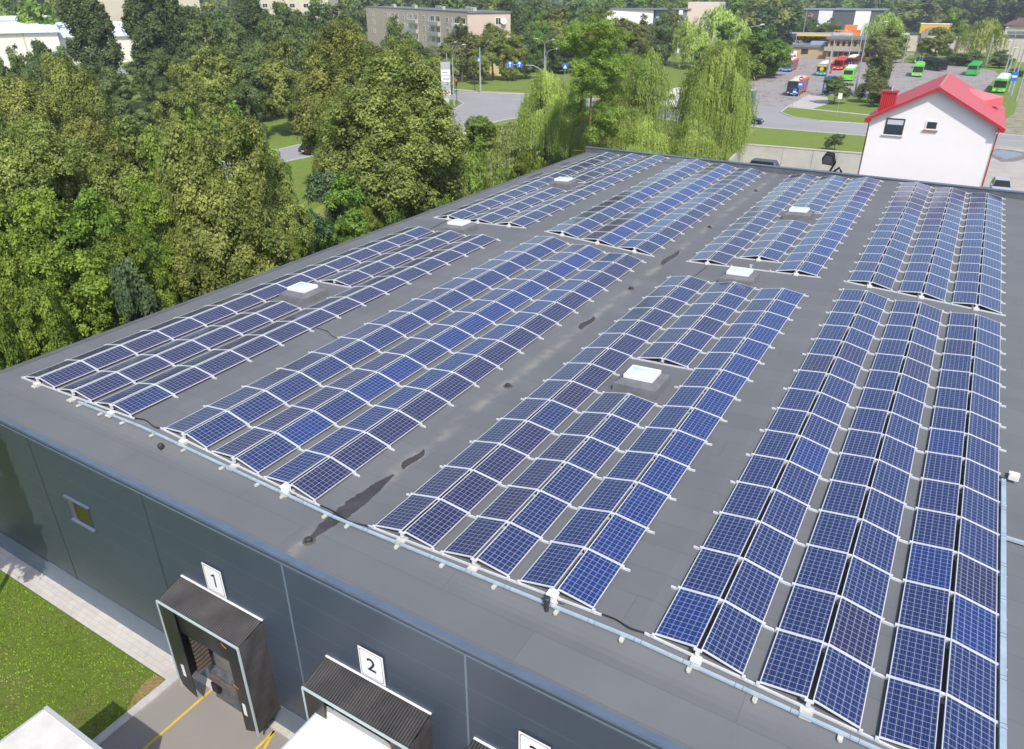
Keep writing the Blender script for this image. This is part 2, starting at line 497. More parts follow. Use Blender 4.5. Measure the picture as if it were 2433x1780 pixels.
for a, row, blk, j, side, M, tint in panels[:300]:
    lab = '%s solar panel, %s from near end, %s slope of %s row from left' % (
        TINTWORD[tint], ORD[j + 1] if blk == 0 else ORD[j + 1] + ' rear', 'left' if side == 0 else 'right', ORD[row + 1])
    r = thing('solar_panel', lab, 'solar panel', group='solar panels on the warehouse roof')
    r.matrix_basis = M
    link('panel_frame', ME_FRAME, r)
    link('panel_cells', ME_CELL[tint], r)
verts, faces, fmat, uvs = [], [], [], []
fb = frame_geo(MB())
for a, row, blk, j, side, M, tint in panels[300:]:
    o = len(verts)
    verts += [tuple(M @ Vector(p)) for p in fb.v]
    for f in fb.f:
        faces.append(tuple(i + o for i in f)); fmat.append(0); uvs += [(0, 0)] * len(f)
    o = len(verts)
    verts += [tuple(M @ Vector(p)) for p in CELLQ]
    faces.append((o, o + 1, o + 2, o + 3)); fmat.append(1 + tint); uvs += CELLUV
me = bpy.data.meshes.new('solar_panel')
me.from_pydata(verts, [], faces)
for q in [M_ALU] + TINT: me.materials.append(q)
me.polygons.foreach_set('material_index', fmat)
uvl = me.uv_layers.new(name='UVMap')
uvl.data.foreach_set('uv', [c for q in uvs for c in q])
tag(link('solar_panel', me), 'far solar panels in rows towards the rear parapet', 'solar panels', kind='stuff')

# mounting rails across each field at every panel joint, with a post under each ridge
ME_POST = MB().box(-.045, .045, -.03, .03, -.14, .0).box(-.09, .09, -.035, .035, -.005, .02).mesh('ridge_post', M_ALU)
FW = ['leftmost', 'second', 'third', 'rightmost']
def strip(mb, xa, xb, y, h0, h1, wd):
    n = max(1, int((xb - xa) / .5))
    xs_ = [xa + (xb - xa) * i / n for i in range(n + 1)]
    xs_ = sorted(set(xs_ + [q for q in NX if xa < q < xb]))
    for p, q in zip(xs_[:-1], xs_[1:]):
        zp, zq = zroof(p, 5), zroof(q, 5)
        mb.add([(p, y - wd, zp + h0), (q, y - wd, zq + h0), (q, y + wd, zq + h0), (p, y + wd, zp + h0),
                (p, y - wd, zp + h1), (q, y - wd, zq + h1), (q, y + wd, zq + h1), (p, y + wd, zp + h1)],
               [(3, 2, 1, 0), (4, 5, 6, 7), (0, 1, 5, 4), (1, 2, 6, 5), (2, 3, 7, 6), (3, 0, 4, 7)])
for gi, (gk, (gx, y0, nf, yb)) in enumerate(FIELDS.items()):
    for blk, (ys0, nn) in enumerate(((y0, nf), (yb, 15))):
        for j in range(nn + 1):
            yy = ys0 + j * PLEN - (0.03 if j == 0 else -.03 if j == nn else 0)
            lab = 'aluminium mounting rail, %s from near end under the %s %s panel field' % (ORD[j + 1], 'front' if blk == 0 else 'rear', FW[gi])
            r = thing('mounting_rail', lab, 'rail', (0, 0, 0), group='mounting rails under the solar panels')
            mb = MB()
            miss = MISSING.get((gk, 1, blk), ())
            gap = j in miss and j - 1 in miss
            last = gx + 2 * PITCH + TW
            if gap:
                strip(mb, gx - .22, gx + PITCH - .1, yy, .0, .055, .022)
                strip(mb, gx + PITCH + TW + .1, last + .22, yy, .0, .055, .022)
            else: strip(mb, gx - .22, last + .22, yy, .0, .055, .022)
            for t in range(3):
                if t == 1 and gap: continue
                for xx in (gx + t * PITCH - .02, gx + t * PITCH + TW + .02):
                    z_ = zroof(xx)
                    mb.box(xx - .035, xx + .035, yy - .035, yy + .035, z_ + .03, z_ + .115)
            mb.build('rail', M_ALU, r)
            for t in range(3):
                if t == 1 and gap: continue
                xm = gx + t * PITCH + TW / 2
                p = link('ridge_post', ME_POST, r)
                p.location = (xm, yy, zlow(xm) + .13)

# ballast slabs and optimiser boxes at the near ends of the double rows
SLABWORD = ['', '', '', '', '', '', '', '', '', '', '', '']
for gi, (gk, (gx, y0, nf, yb)) in enumerate(FIELDS.items()):
    for t in range(3):
        xm = gx + t * PITCH + TW / 2
        n = gi * 3 + t
        b = thing('ballast_slab', 'pale concrete ballast slab at the near end of the %s double row from left' % ORD[n + 1], 'ballast', (xm, y0 - .12, zroof(xm, y0 - .12)), group='ballast slabs at the front row ends')
        MB().cbox((0, .02, .02), (.26, .36, .045), bev=.02).build('slab', M_CONC, b)
        if n in (0, 2, 3, 9): MB().cbox((.0, .03, .095), (.22, .2, .055), bev=.015).build('block', M_PLASTIC, b)
        if n in (5, 8):
            o = thing('junction_box', 'white junction box on the ballast slab of the %s double row' % ORD[n + 1], 'junction box', (xm - .02, y0 - .12, zroof(xm, y0 - .12) + .066), group='white boxes at the row ends')
            MB().cbox((0, 0, .085), (.24, .2, .17), bev=.02).build('housing', M_WHITE, o)
            MB().cbox((0, 0, .185), (.27, .23, .025), bev=.02).build('lid', M_WHITE, o)
            MB().tube([(.1, .02, .05), (.2, .0, -.02), (.3, .05, -.05), (.38, .15, -.06)], .012, 6).build('cable', M_BLACK, o)
        yb2 = yb - .1 + (PLEN if (gk == 'C' and t == 1) else 0)
        o = tag(MB().cbox((xm, yb2, zroof(xm) + .06), (.24, .16, .11), bev=.02).build('row_end_block', M_PLASTIC), 'small white block at the near end of the %s rear double row' % ORD[n + 1], 'block', 'white blocks at the rear row ends')

# cable tray along the front, up between the second and third rows, and the one on the right
def tray_geo(mb, a, b, w=.038, h=.055):
    ax = abs(b[0] - a[0]) > abs(b[1] - a[1])
    n = max(1, int(max(abs(b[0] - a[0]), abs(b[1] - a[1])) / .5))
    for i in range(n):
        p = [a[q] + (b[q] - a[q]) * i / n for q in (0, 1)]; q = [a[c] + (b[c] - a[c]) * (i + 1) / n for c in (0, 1)]
        zp, zq = zt(*p), zt(*q)
        o = (0, w) if ax else (w, 0)
        mb.add([(p[0] - o[0], p[1] - o[1], zp), (q[0] - o[0], q[1] - o[1], zq), (q[0] + o[0], q[1] + o[1], zq), (p[0] + o[0], p[1] + o[1], zp),
                (p[0] - o[0], p[1] - o[1], zp + h), (q[0] - o[0], q[1] - o[1], zq + h), (q[0] + o[0], q[1] + o[1], zq + h), (p[0] + o[0], p[1] + o[1], zp + h)],
               [(3, 2, 1, 0), (4, 5, 6, 7), (0, 1, 5, 4), (1, 2, 6, 5), (2, 3, 7, 6), (3, 0, 4, 7)])
def zt(x, y): return zroof(x, y) + .06
ct = thing('cable_tray', 'galvanised cable tray running along the front of the panels on white blocks', 'cable tray')
mb = MB(); tray_geo(mb, (-13.35, -.27), (14.72, -.27)); mb.build('tray', M_GALV, ct)
mb = MB(); tray_geo(mb, (-13.02, -.215), (-13.02, 9.7), .036); mb.build('tray', M_GALV, ct)
mb = MB()
for i, xx in enumerate(np.arange(-12.6, 14.6, 1.13)):
    for dx in (0, .16):
        mb.box(xx + dx - .006, xx + dx + .006, -.3115, -.2285, zt(xx + dx, -.27) + .0, zt(xx + dx, -.27) + .058)
mb.build('joint_strap', mat('steel_joint', lin(.12, .15, .18), .5), ct)
ct2 = thing('cable_tray', 'galvanised cable tray beside the rightmost row of panels with a branch to the right', 'cable tray')
mb = MB(); tray_geo(mb, (14.83, -1.6), (14.83, 11.3), .06, .1); mb.build('tray', M_GALV, ct2)
mb = MB(); tray_geo(mb, (14.9, 8.3), (19.5, 8.45), .05, .08); mb.build('branch', M_GALV, ct2)
mb = MB()
for yy in np.arange(-1.2, 11, 1.35):
    for d in (0, .12): mb.box(14.762, 14.898, yy + d - .007, yy + d + .007, zt(14.83, 3), zt(14.83, 3) + .104)
mb.build('joint_strap', MATS['steel_joint'], ct2)
jb = thing('junction_box', 'white ribbed junction box standing at the end of the right cable tray', 'junction box', (14.99, 11.5, zroof(14.9) + .08))
MB().cbox((0.08, 0, .14), (.28, .2, .2), bev=.03).build('housing', M_WHITE, jb)
MB().box(-.14, -.06, -.06, .06, .05, .16).build('gland', M_DGREY, jb)
MB().box(-.05, .2, -.107, -.095, .08, .2).build('rib', M_PLASTIC, jb)
BX = [-13.25, -11.98, -10.73, -9.15, -7.58, -5.8, -4.25, -3.2, -1.55, -.72, 1.04, 2.51, 4.09, 5.81, 7.47, 9.03, 10.44, 12.1]
for i, bx in enumerate(BX):
    o = tag(MB().cbox((bx, -.30, zt(bx, -.3) - .035), (.10, .27, .045), bev=.03).build('support_block', M_CONC),
            'white support block under the front cable tray, %s from the left' % ORD[i + 1], 'block', 'support blocks under the cable tray')

# skylights
M_DOME = mat('frosted_dome', lin(.60, .66, .80), .25, spec=.5)
SKY = [(3.3, 11.17, 'large white-framed skylight nearest the camera in the third panel field'), (3.28, 24.25, 'skylight between the front and rear parts of the third panel field'),
       (3.28, 38.25, 'skylight among the rear rows of the third panel field'), (-13.86, 11.15, 'skylight between the first rows of the front leftmost panel field'),
       (-13.86, 24.2, 'skylight on the walkway between front and rear leftmost panel fields'), (-13.82, 38.0, 'skylight among the rear rows of the leftmost panel field')]
for sx, sy, lab in SKY:
    s = thing('skylight', lab, 'skylight', (sx, sy, zroof(sx)), group='skylights on the flat roof')
    s.rotation_euler = (0, -math.atan(.05), 0)
    MB().add([(-.85, -.75, -.02), (.85, -.75, -.02), (.85, .85, -.02), (-.85, .85, -.02), (-.82, -.7, .32), (.82, -.7, .32), (.82, .8, .32), (-.82, .8, .32),
              (-.60, -.42, .46), (.60, -.42, .46), (.60, .52, .46), (-.60, .52, .46)],
             [(0, 1, 5, 4), (1, 2, 6, 5), (2, 3, 7, 6), (3, 0, 4, 7), (4, 5, 9, 8), (5, 6, 10, 9), (6, 7, 11, 10), (7, 4, 8, 11), (8, 9, 10, 11)]).build('curb', mat('curb_membrane', lin(.135, .14, .15), .85, var=.2, vscale=2), s)
    fr = MB()
    for q in ((-.56, .56, -.40, -.31), (-.56, .56, .42, .51), (-.56, -.47, -.31, .42), (.47, .56, -.31, .42)): fr.box(q[0], q[1], q[2], q[3], .46, .60)
    fr.build('frame', M_WHITE, s, bevel=.012)
    MB().add([(-.47, -.31, .585), (.47, -.31, .585), (.47, .42, .585), (-.47, .42, .585), (-.3, -.18, .63), (.3, -.18, .63), (.3, .29, .63), (-.3, .29, .63)],
             [(0, 1, 5, 4), (1, 2, 6, 5), (2, 3, 7, 6), (3, 0, 4, 7), (4, 5, 6, 7)]).build('dome', M_DOME, s, smooth=True)

# vents and drains
v = thing('roof_vent', 'black pipe vent standing behind the front cable tray', 'vent', (5.57, -.36, zroof(5.57, -.36)))
MB().cyl((0, 0, 0), .055, .3, 14).build('pipe', M_DGREY, v); MB().tube([(0, 0, .22), (0, 0, .26), (0, 0, .4), (0, 0, .42)], [.075, .085, .085, .06], 16).build('cap', M_DGREY, v)
v = thing('roof_vent', 'round black vent cap in front of the cable tray at left', 'vent', (-8.42, -.56, zroof(-8.42, -.56)))
MB().cyl((0, 0, 0), .05, .1, 14).build('pipe', M_DGREY, v); MB().tube([(0, 0, .07), (0, 0, .11), (0, 0, .19), (0, 0, .23)], [.08, .1, .09, .04], 16).build('cap', M_DGREY, v)
for i, (dx, dy) in enumerate(((-1.15, -1.36), (-1.18, 9.02), (-1.2, 21.0), (-1.2, 33.8), (-1.19, 45.1))):
    v = thing('roof_drain', 'small black roof drain in the gutter valley, %s from the front edge' % ORD[i + 1], 'drain', (dx, dy, zroof(dx, dy)), group='drains in the gutter valley')
    MB().tube([(0, 0, 0), (0, 0, .03), (0, 0, .1), (0, 0, .13)], [.13, .1, .1, .05], 14).build('strainer', M_DGREY, v)
    MB().tube([(0, 0, .004), (0, 0, .014)], [.19, .16], 16).build('collar', mat('drain_collar', lin(.09, .08, .07), .7), v)

def cable(pts, label, r=.02):
    p2 = []
    for i in range(len(pts) - 1):
        for t in range(6):
            f = t / 6; e = f * f * (3 - 2 * f)
            p2.append((pts[i][0] + (pts[i + 1][0] - pts[i][0]) * f, pts[i][1] + (pts[i + 1][1] - pts[i][1]) * e))
    p2.append(pts[-1])
    tag(MB().tube([(x, y, zroof(x, 5 if y > -.2 else y) + r + .01) for x, y in p2], r, 6).build('cable', M_BLACK), label, 'cable')
cable([(-10.45, -.1), (-9.9, -.02), (-9.3, -.12), (-8.85, -.04)], 'black cable from the first to the second panel field')
cable([(-2.2, -.05), (-1.6, -.02), (-.8, -.12), (0, -.03)], 'black cable crossing the dark damp stain')
cable([(6.65, .0), (7.1, .0), (7.6, -.1), (8.1, -.03)], 'black cable from the third to the rightmost panel field')
cable([(-10.5, 8.6), (-9.9, 8.55), (-9.3, 8.3), (-8.8, 8.2)], 'thin dark cable between front rows near the left skylight', .013)
cable([(-15.7, 23.6), (-16.0, 25.2), (-16.1, 26.3)], 'thin dark cable to the rear leftmost field', .013)
cable([(1.0, 23.6), (1.05, 25.0), (1.1, 26.4)], 'thin dark cable to the rear third field', .013)
cable([(-3.3, 25.2), (-3.25, 26.2)], 'thin dark cable to the rear second field', .013)
cable([(-10.4, 49.5), (-9.4, 49.3), (-8.8, 49.4)], 'thin dark cable near the rear parapet', .013)

# ------------------------------------------------------------------ loading docks
M_DOCK = mat('black_dock_fabric', lin(.030, .028, .028), .42, var=.35, vscale=2.2)
M_CURT = mat('dock_curtain', lin(.022, .022, .022), .38, var=.3, vscale=1.5)
M_EDGE = mat('pale_dock_edge', lin(.42, .50, .50), .45)
M_DOOR = mat('grey_dock_door', lin(.16, .155, .15), .5, var=.25, vscale=1.5)
M_RUST = mat('rusty_stain', lin(.30, .11, .03), .8)
YW = RY0 - 0.1
def wavy(mb, p, du, dv, nu, nv, amp, waves, nrm, skew=0.0):
    """a pleated sheet from corner p spanned by du, dv, folded along du"""
    p, du, dv, nrm = Vector(p), Vector(du), Vector(dv), Vector(nrm)
    v, f = [], []
    for j in range(nv + 1):
        for i in range(nu + 1):
            u, w = i / nu, j / nv
            ph = (u + skew * w) * waves
            s = abs((ph % 1) - .5) * 2
            v.append(p + du * u + dv * w + nrm * (amp * (s - .5) + .25 * amp * math.sin(ph * .37 + w * 5)))
    for j in range(nv):
        for i in range(nu): f.append((j * (nu + 1) + i, j * (nu + 1) + i + 1, (j + 1) * (nu + 1) + i + 1, (j + 1) * (nu + 1) + i))
    return mb.add(v, f)
def digit_mesh(ch, size):
    cu = bpy.data.curves.new('digit', 'FONT')
    cu.body = ch; cu.size = size; cu.extrude = .004; cu.align_x = 'CENTER'; cu.align_y = 'CENTER'
    cu.offset = .006
    o = bpy.data.objects.new('digit', cu); COL.objects.link(o)
    me = bpy.data.meshes.new_from_object(o.evaluated_get(bpy.context.evaluated_depsgraph_get()))
    bpy.data.objects.remove(o); bpy.data.curves.remove(cu)
    return me
M_INK = mat('black_ink', lin(.012, .01, .018), .6)
def number_sign(x, ch):
    s = thing('number_sign', 'white dock number sign reading %s on the dark wall' % ch, 'sign', (x, RY0 - .14, -2.33), group='dock number signs')
    MB().box(-.41, .41, -.012, .0, -.51, .51).box(-.3, .3, 0, .045, -.4, .4).build('plate', M_WHITE, s)
    b, r = MB(), .07
    o = []
    for cx, cz, a0 in ((.30, .40, 0), (-.30, .40, 90), (-.30, -.40, 180), (.30, -.40, 270)):
        for a in range(0, 91, 18):
            t = math.radians(a0 + a); o.append((cx + r * math.cos(t), cz + r * math.sin(t)))
    n = len(o)
    sc = lambda q, k: (q[0] - k * (1 if q[0] > 0 else -1), q[1] - k * (1 if q[1] > 0 else -1))
    v = [(q[0], -.016, q[1]) for q in o] + [(sc(q, .013)[0], -.016, sc(q, .013)[1]) for q in o]
    b.add(v, [(i, (i + 1) % n, n + (i + 1) % n, n + i) for i in range(n)]).build('border', M_INK, s)
    if ch == '1':
        me = MB().prism([(.02, -.24), (.075, -.24), (.075, .26), (.035, .26), (-.03, .20), (-.085, .185), (-.085, .13), (-.02, .145), (.02, .175)], -.002, .006, 'y').mesh('digit')
    else: me = digit_mesh(ch, .62)
    me.materials.append(M_INK)
    d = link('digit', me, s); d.location = (0, -.017, 0); d.rotation_euler = (0 if ch == '1' else math.pi / 2, 0, 0)
for sx, ch in ((-4.48, '1'), (1.54, '2'), (6.33, '3')): number_sign(sx, ch)

def dock(x0, x1, lab, shut):
    d = thing('dock_shelter', lab, 'dock shelter', (x0, 0, 0), group='black loading dock shelters')
    w = x1 - x0
    yf, zt_w, zt_f, zb = -3.13, -3.05, -3.29, -6.72
    wavy(MB(), (0, YW, zt_w), (w, 0, 0), (0, yf - YW, zt_f - zt_w), 260, 6, .03, 43, (0, 0, 1)).build('top_cover', M_DOCK, d)
    for nm, xx, sk in (('side_cover', w, -3.2), ('side_cover', 0, 3.2)):
        wavy(MB(), (xx, YW, zt_w - .03), (0, 0, zb - zt_w), (0, yf - YW, -.2), 240, 5, .035, 38, (1, 0, 0), sk).build(nm, M_DOCK, d)
    e = MB().box(-.03, w + .03, yf - .03, yf + .02, zt_f - .02, zt_f + .035).box(w - .02, w + .03, yf - .035, yf + .02, zb - .25, zt_f - .02).box(-.03, .02, yf - .035, yf + .02, zb - .25, zt_f - .02)
    e.build('front_edge', M_EDGE, d)
    MB().box(-.02, w + .03, YW - .03, YW + .02, zt_w + .03, zt_w + .06).build('wall_flashing', M_WHITE, d)
    # front curtains: side flaps with the lower corners cut round, a hanging top flap
    def flap(xa, xb, inner):
        n = 8
        pts = [(xa, zt_f - .02), (xb, zt_f - .02)]
        lo = zb - .22
        if inner > 0: pts += [(xb, lo - .12), (xa + .28, lo), (xa + .1, lo + .12), (xa, lo + .4)]
        else: pts += [(xb, lo + .4), (xb - .1, lo + .12), (xb - .28, lo), (xa, lo - .12)]
        MB().prism(pts, yf - .012, yf + .012, 'y').build('side_curtain', M_CURT, d)
    flap(.0, .72, 1); flap(w - .55, w, -1)
    if not shut:
        wavy(MB(), (.5, yf + .05, zt_f - .02), (w - .9, 0, 0), (0, .08, -1.05), 24, 4, .02, 2, (0, 1, 0)).build('top_curtain', M_CURT, d)
    else:
        wavy(MB(), (.3, yf + .05, zt_f - .02), (w - .6, 0, 0), (0, .5, -.38), 24, 4, .02, 2, (0, 1, 0)).build('top_curtain', M_CURT, d)
    for xx in (.32, w - .42):
        MB().box(xx, xx + .13, yf - .022, yf - .014, zb + .45, zb + .95).build('white_mark', M_WHITE, d)
    MB().box(.7, w - .5, YW - .05, YW - .0, G + 1.25, zt_w - .25).build('door', M_DOOR, d)
    MB().box(.75, w - .55, YW - .12, YW - .05, G + 2.55, G + 2.62).box(.75, w - .55, YW - .075, YW - .05, G + 1.9, G + 1.93).build('door_rail', mat('worn_rail', lin(.36, .33, .28), .6), d)
    MB().box(.72, w - .52, YW - .32, YW - .0, G + .02, G + 1.2).build('dock_leveller', mat('dock_steel', lin(.10, .105, .115), .55, var=.4, vscale=4), d)
    MB().box(.78, w - .6, YW - .42, YW - .33, G + .95, G + 1.18).build('lip', mat('worn_steel_lip', lin(.12, .10, .09), .5, var=.4, vscale=5), d)
    for xx in (.85, w - .95): MB().box(xx, xx + .3, YW - .47, YW - .325, G + .55, G + .93).build('bumper', M_BLACK, d)
    for a in ((w - .75, w - .5, yf - .02, zt_f - .22), (w - .62, w - .4, yf - .02, zb + 1.6)):
        MB().cbox(((a[0] + a[1]) / 2, a[2], a[3]), (.22, .008, .03), Matrix.Rotation(.5, 3, 'Y')).build('orange_mark', mat('orange_tape', lin(.55, .17, .04), .6), d)
    # pleated bellows hanging inside at the left
    wavy(MB(), (.75, YW - .2, zt_f - .6), (0, 0, -2.3), (.0, -.5, 0), 90, 3, .05, 14, (1, 0, 0)).build('inner_pad', mat('dusty_pad', lin(.075, .062, .05), .6), d)
    return d
dock(-6.22, -2.68, 'open black dock shelter under sign 1 beside the grass', False)
dock(-.17, 3.33, 'black dock shelter under sign 2 with a white trailer backed in', True)
dock(4.66, 8.16, 'black dock shelter under sign 3 at the bottom edge', True)

def trailer(x0, x1, y0, y1, zt_, lab, dirty):
    t = thing('lorry_trailer', lab, 'trailer', ((x0 + x1) / 2, y0, G))
    w = (x1 - x0) / 2; L = y0 - y1; H = zt_ - G
    MB().box(-w, w, -L, 0, 1.15, H - .03).build('box_body', M_WHITE, t)
    mb = MB()
    nx_, ny_ = 8, 40
    for j in range(ny_ + 1):
        for i in range(nx_ + 1):
            u = i / nx_ * 2 - 1
            mb.v.append((u * (w - .01), -L + L * j / ny_ - (.09 if j == ny_ else 0), H - .025 + .03 * (1 - u * u) + .014 * math.sin(j * 1.9 + i) * math.sin(i * 2.1)))
    mb.f = [(j * (nx_ + 1) + i, j * (nx_ + 1) + i + 1, (j + 1) * (nx_ + 1) + i + 1, (j + 1) * (nx_ + 1) + i) for j in range(ny_) for i in range(nx_)]
    mb.build('roof_tarpaulin', mat('white_tarpaulin_dirty', lin(.62, .60, .56), .55, var=.12, vscale=1.3) if dirty else mat('white_tarpaulin', lin(.80, .79, .75), .5, var=.03), t, smooth=True)
    fr = MB().box(-w - .02, w + .02, -.085, .01, H - .06, H + .035).box(-w - .02, -w + .07, -.085, .01, 1.1, H - .06).box(w - .07, w + .02, -.085, .01, 1.1, H - .06).box(-w - .02, w + .02, -.085, .01, 1.0, 1.15)
    fr.build('rear_frame', mat('trailer_frame', lin(.40, .42, .44), .5), t)
    for sx in (-1, 1):
        MB().box(*sorted((sx * w, sx * (w + .02))), -L, -.1, H - .12, H + .02).build('roof_rail', MATS['trailer_frame'], t)
        MB().box(*sorted((sx * .03, sx * (w - .09))), -.005, .025, 1.16, H - .08).build('rear_door', M_WHITE, t)
        for yy in (-1.6, -2.9, -4.2):
            wheel = MB().wheel((sx * (w - .2), yy, .5), .5, .34).build('wheel', M_BLACK, t, smooth=False)
            MB().wheel((sx * (w - .02), yy, .5), .27, .06).build('rim', M_GALV, wheel)
        MB().box(*sorted((sx * (w - .35), sx * (w - .1))), .01, .04, .8, .95).build('tail_light', mat('red_lens', lin(.5, .02, .02), .3), t)
    MB().box(-w + .1, w - .1, -L, -.1, .85, 1.15).build('chassis', M_DGREY, t)
    return t
trailer(-6.12, -3.62, -6.72, -19.5, -4.0, 'white-roofed trailer standing off dock 1 with a grey rear frame', True)
trailer(.2, 2.66, -2.86, -16.2, -4.02, 'bright white trailer backed into dock 2', False)

# ------------------------------------------------------------------ ground, yard, lawn, roads
k = N('grass_ground')
ps = k.pos(); n1 = k.noise(.045, 6, ps); n2 = k.noise(.9, 6, ps, .7); n3 = k.noise(9, 4, ps, .7)
c = k.ramp(n1, (.35, lin(.25, .335, .070)), (.52, lin(.22, .345, .058)), (.68, lin(.30, .335, .10)))
c = k.mix(k.math('MULTIPLY', k.math('SUBTRACT', 1.0, n2), .85), c, lin(.135, .125, .04))
c = k.mix(k.math('MULTIPLY', n3, .45), c, lin(.085, .15, .018))
k.l.new(c, k.p.inputs['Base Color']); k.p.inputs['Roughness'].default_value = .9
k.p.inputs['Specular IOR Level'].default_value = .15
k.bump(k.math('ADD', n3, n2), .7, .08)
k = N('lawn_turf')
ps = k.pos(); n1 = k.noise(.6, 6, ps, .7); n2 = k.noise(5, 6, ps, .75); n3 = k.noise(40, 4, ps, .7)
c = k.ramp(n1, (.36, lin(.17, .25, .032)), (.52, lin(.20, .26, .044)), (.66, lin(.25, .215, .085)))
c = k.mix(k.math('MULTIPLY', k.math('GREATER_THAN', n2, .58), .5), c, lin(.155, .115, .065))
c = k.mix(k.math('MULTIPLY', n3, .7), c, lin(.04, .095, .008))
k.l.new(c, k.p.inputs['Base Color']); k.p.inputs['Roughness'].default_value = .9
k.p.inputs['Specular IOR Level'].default_value = .15
k.bump(k.math('ADD', n3, n2), .8, .05)

def asphalt(name, a, b, crack):
    k = N(name)
    ps = k.pos(); n1 = k.noise(.12, 5, ps); n2 = k.noise(1.2, 6, ps, .7); n3 = k.noise(60, 3, ps)
    c = k.ramp(n1, (.3, a), (.7, b))
    c = k.mix(k.math('MULTIPLY', n2, .35), c, tuple(q * .72 for q in a[:3]) + (1,))
    c = k.mix(k.math('MULTIPLY', n3, .25), c, lin(.42, .40, .38))
    if crack:
        vo = k.node('ShaderNodeTexVoronoi'); vo.feature = 'DISTANCE_TO_EDGE'; vo.inputs['Scale'].default_value = .16
        wv = k.node('ShaderNodeVectorMath', operation='ADD'); k.l.new(ps, wv.inputs[0])
        nn = k.node('ShaderNodeTexNoise'); nn.inputs['Scale'].default_value = .5; k.l.new(ps, nn.inputs['Vector'])
        sc = k.node('ShaderNodeVectorMath', operation='SCALE'); sc.inputs['Scale'].default_value = 3.0
        k.l.new(nn.outputs['Color'], sc.inputs[0]); k.l.new(sc.outputs[0], wv.inputs[1]); k.l.new(wv.outputs[0], vo.inputs['Vector'])
        m = k.math('MULTIPLY', k.math('LESS_THAN', vo.outputs['Distance'], .02), k.math('GREATER_THAN', n1, .46))
        c = k.mix(k.math('MULTIPLY', m, .75), c, lin(.07, .068, .065))
        oil = k.math('GREATER_THAN', k.noise(.35, 4, ps), .64)
        c = k.mix(k.math('MULTIPLY', oil, .4), c, lin(.09, .088, .088))
    k.l.new(c, k.p.inputs['Base Color']); k.p.inputs['Roughness'].default_value = .88
    k.bump(n3, .2, .01)
    return MATS[name]
M_ROAD = asphalt('road_asphalt', lin(.27, .265, .265), lin(.32, .31, .31), False)
M_LOT = asphalt('lot_asphalt', lin(.275, .245, .235), lin(.34, .305, .29), True)
M_YARD = asphalt('yard_asphalt', lin(.235, .215, .195), lin(.29, .265, .235), False)
M_PATH = mat('pale_paving', lin(.46, .43, .40), .9, var=.12, vscale=3, bump=.3, bscale=8)
M_KERB = mat('kerb_stone', lin(.45, .44, .42), .85, var=.15, vscale=2)
M_LINE = mat('road_line', lin(.62, .60, .58), .8, var=.2, vscale=1.5)
M_YEL = mat('yellow_line', lin(.66, .43, .04), .8, var=.12, vscale=5)
MEADOW = mat('meadow', lin(.20, .28, .055), .95, col2=lin(.28, .29, .10), vscale=.12, bump=.8, bscale=3, spec=.1)

structure(MB().quad((-1500, -120, G), (600, -120, G), (600, 1400, G), (-1500, 1400, G)).build('ground', MATS['grass_ground'], None))
def sheet(name, pts, m, lift):
    return structure(MB().poly(pts, G + lift).build(name, m))
# front of the warehouse
sheet('lawn', [(-60, -2.95), (-60, -40), (-7.46, -40), (-7.46, -2.95)], MATS['lawn_turf'], .012)
sheet('yard', [(-7.15, RY0 - .1), (-7.15, -40), (60, -40), (60, RY0 - .1)], M_YARD, .012)
k = N('path_slabs')
ps = k.pos(); x, y, z = k.sep(ps); n1 = k.noise(2, 5, ps)
c = k.ramp(n1, (.3, lin(.44, .41, .38)), (.7, lin(.55, .52, .48)))
r_ = k.math('FLOOR', k.math('DIVIDE', y, .2))
j = k.math('MAXIMUM', line_mask(k, y, .2, .008), line_mask(k, k.math('ADD', x, k.math('MULTIPLY', r_, .13)), .4, .008))
c = k.mix(k.math('MULTIPLY', j, .45), c, lin(.22, .21, .18))
k.l.new(c, k.p.inputs['Base Color']); k.p.inputs['Roughness'].default_value = .9
sheet('footpath', [(-60, RY0 - .11), (-60, -2.95), (-7.46, -2.95), (-7.46, RY0 - .11)], MATS['path_slabs'], .03)
structure(MB().box(-7.46, -7.15, -40, RY0 - .11, G, G + .10).build('kerb', M_KERB))
structure(MB().box(-7.15, 40, RY0 - .32, RY0 - .11, G, G + .07).build('kerb', M_CONC))
def stripe(name, a, b, w, m, lift, lab=None):
    a, b = Vector(a), Vector(b); t = (b - a).normalized(); n = Vector((-t.y, t.x)) * w / 2
    return structure(MB().poly([tuple(a - n), tuple(b - n), tuple(b + n), tuple(a + n)], G + lift).build(name, m))
for a, b in (((-5.87, -2.42), (-5.9, -12)), ((-2.9, -2.45), (-2.95, -12)), ((-2.9, -2.45), (-2.35, -4.0)), ((.1, -2.45), (.05, -12)), ((3.1, -2.45), (3.05, -12))):
    stripe('yellow_line', a, b, .09, M_YEL, .02)
# litter of dry grass at the lawn corner
patch2 = [(-7.5, -2.98), (-7.95, -3.0), (-8.1, -3.3), (-7.9, -3.9), (-7.55, -4.4), (-7.48, -3.6)]
sheet('dry_grass', patch2, mat('dry_grass_litter', lin(.26, .17, .075), .95, var=.35, vscale=12, bump=.6, bscale=25), .02)

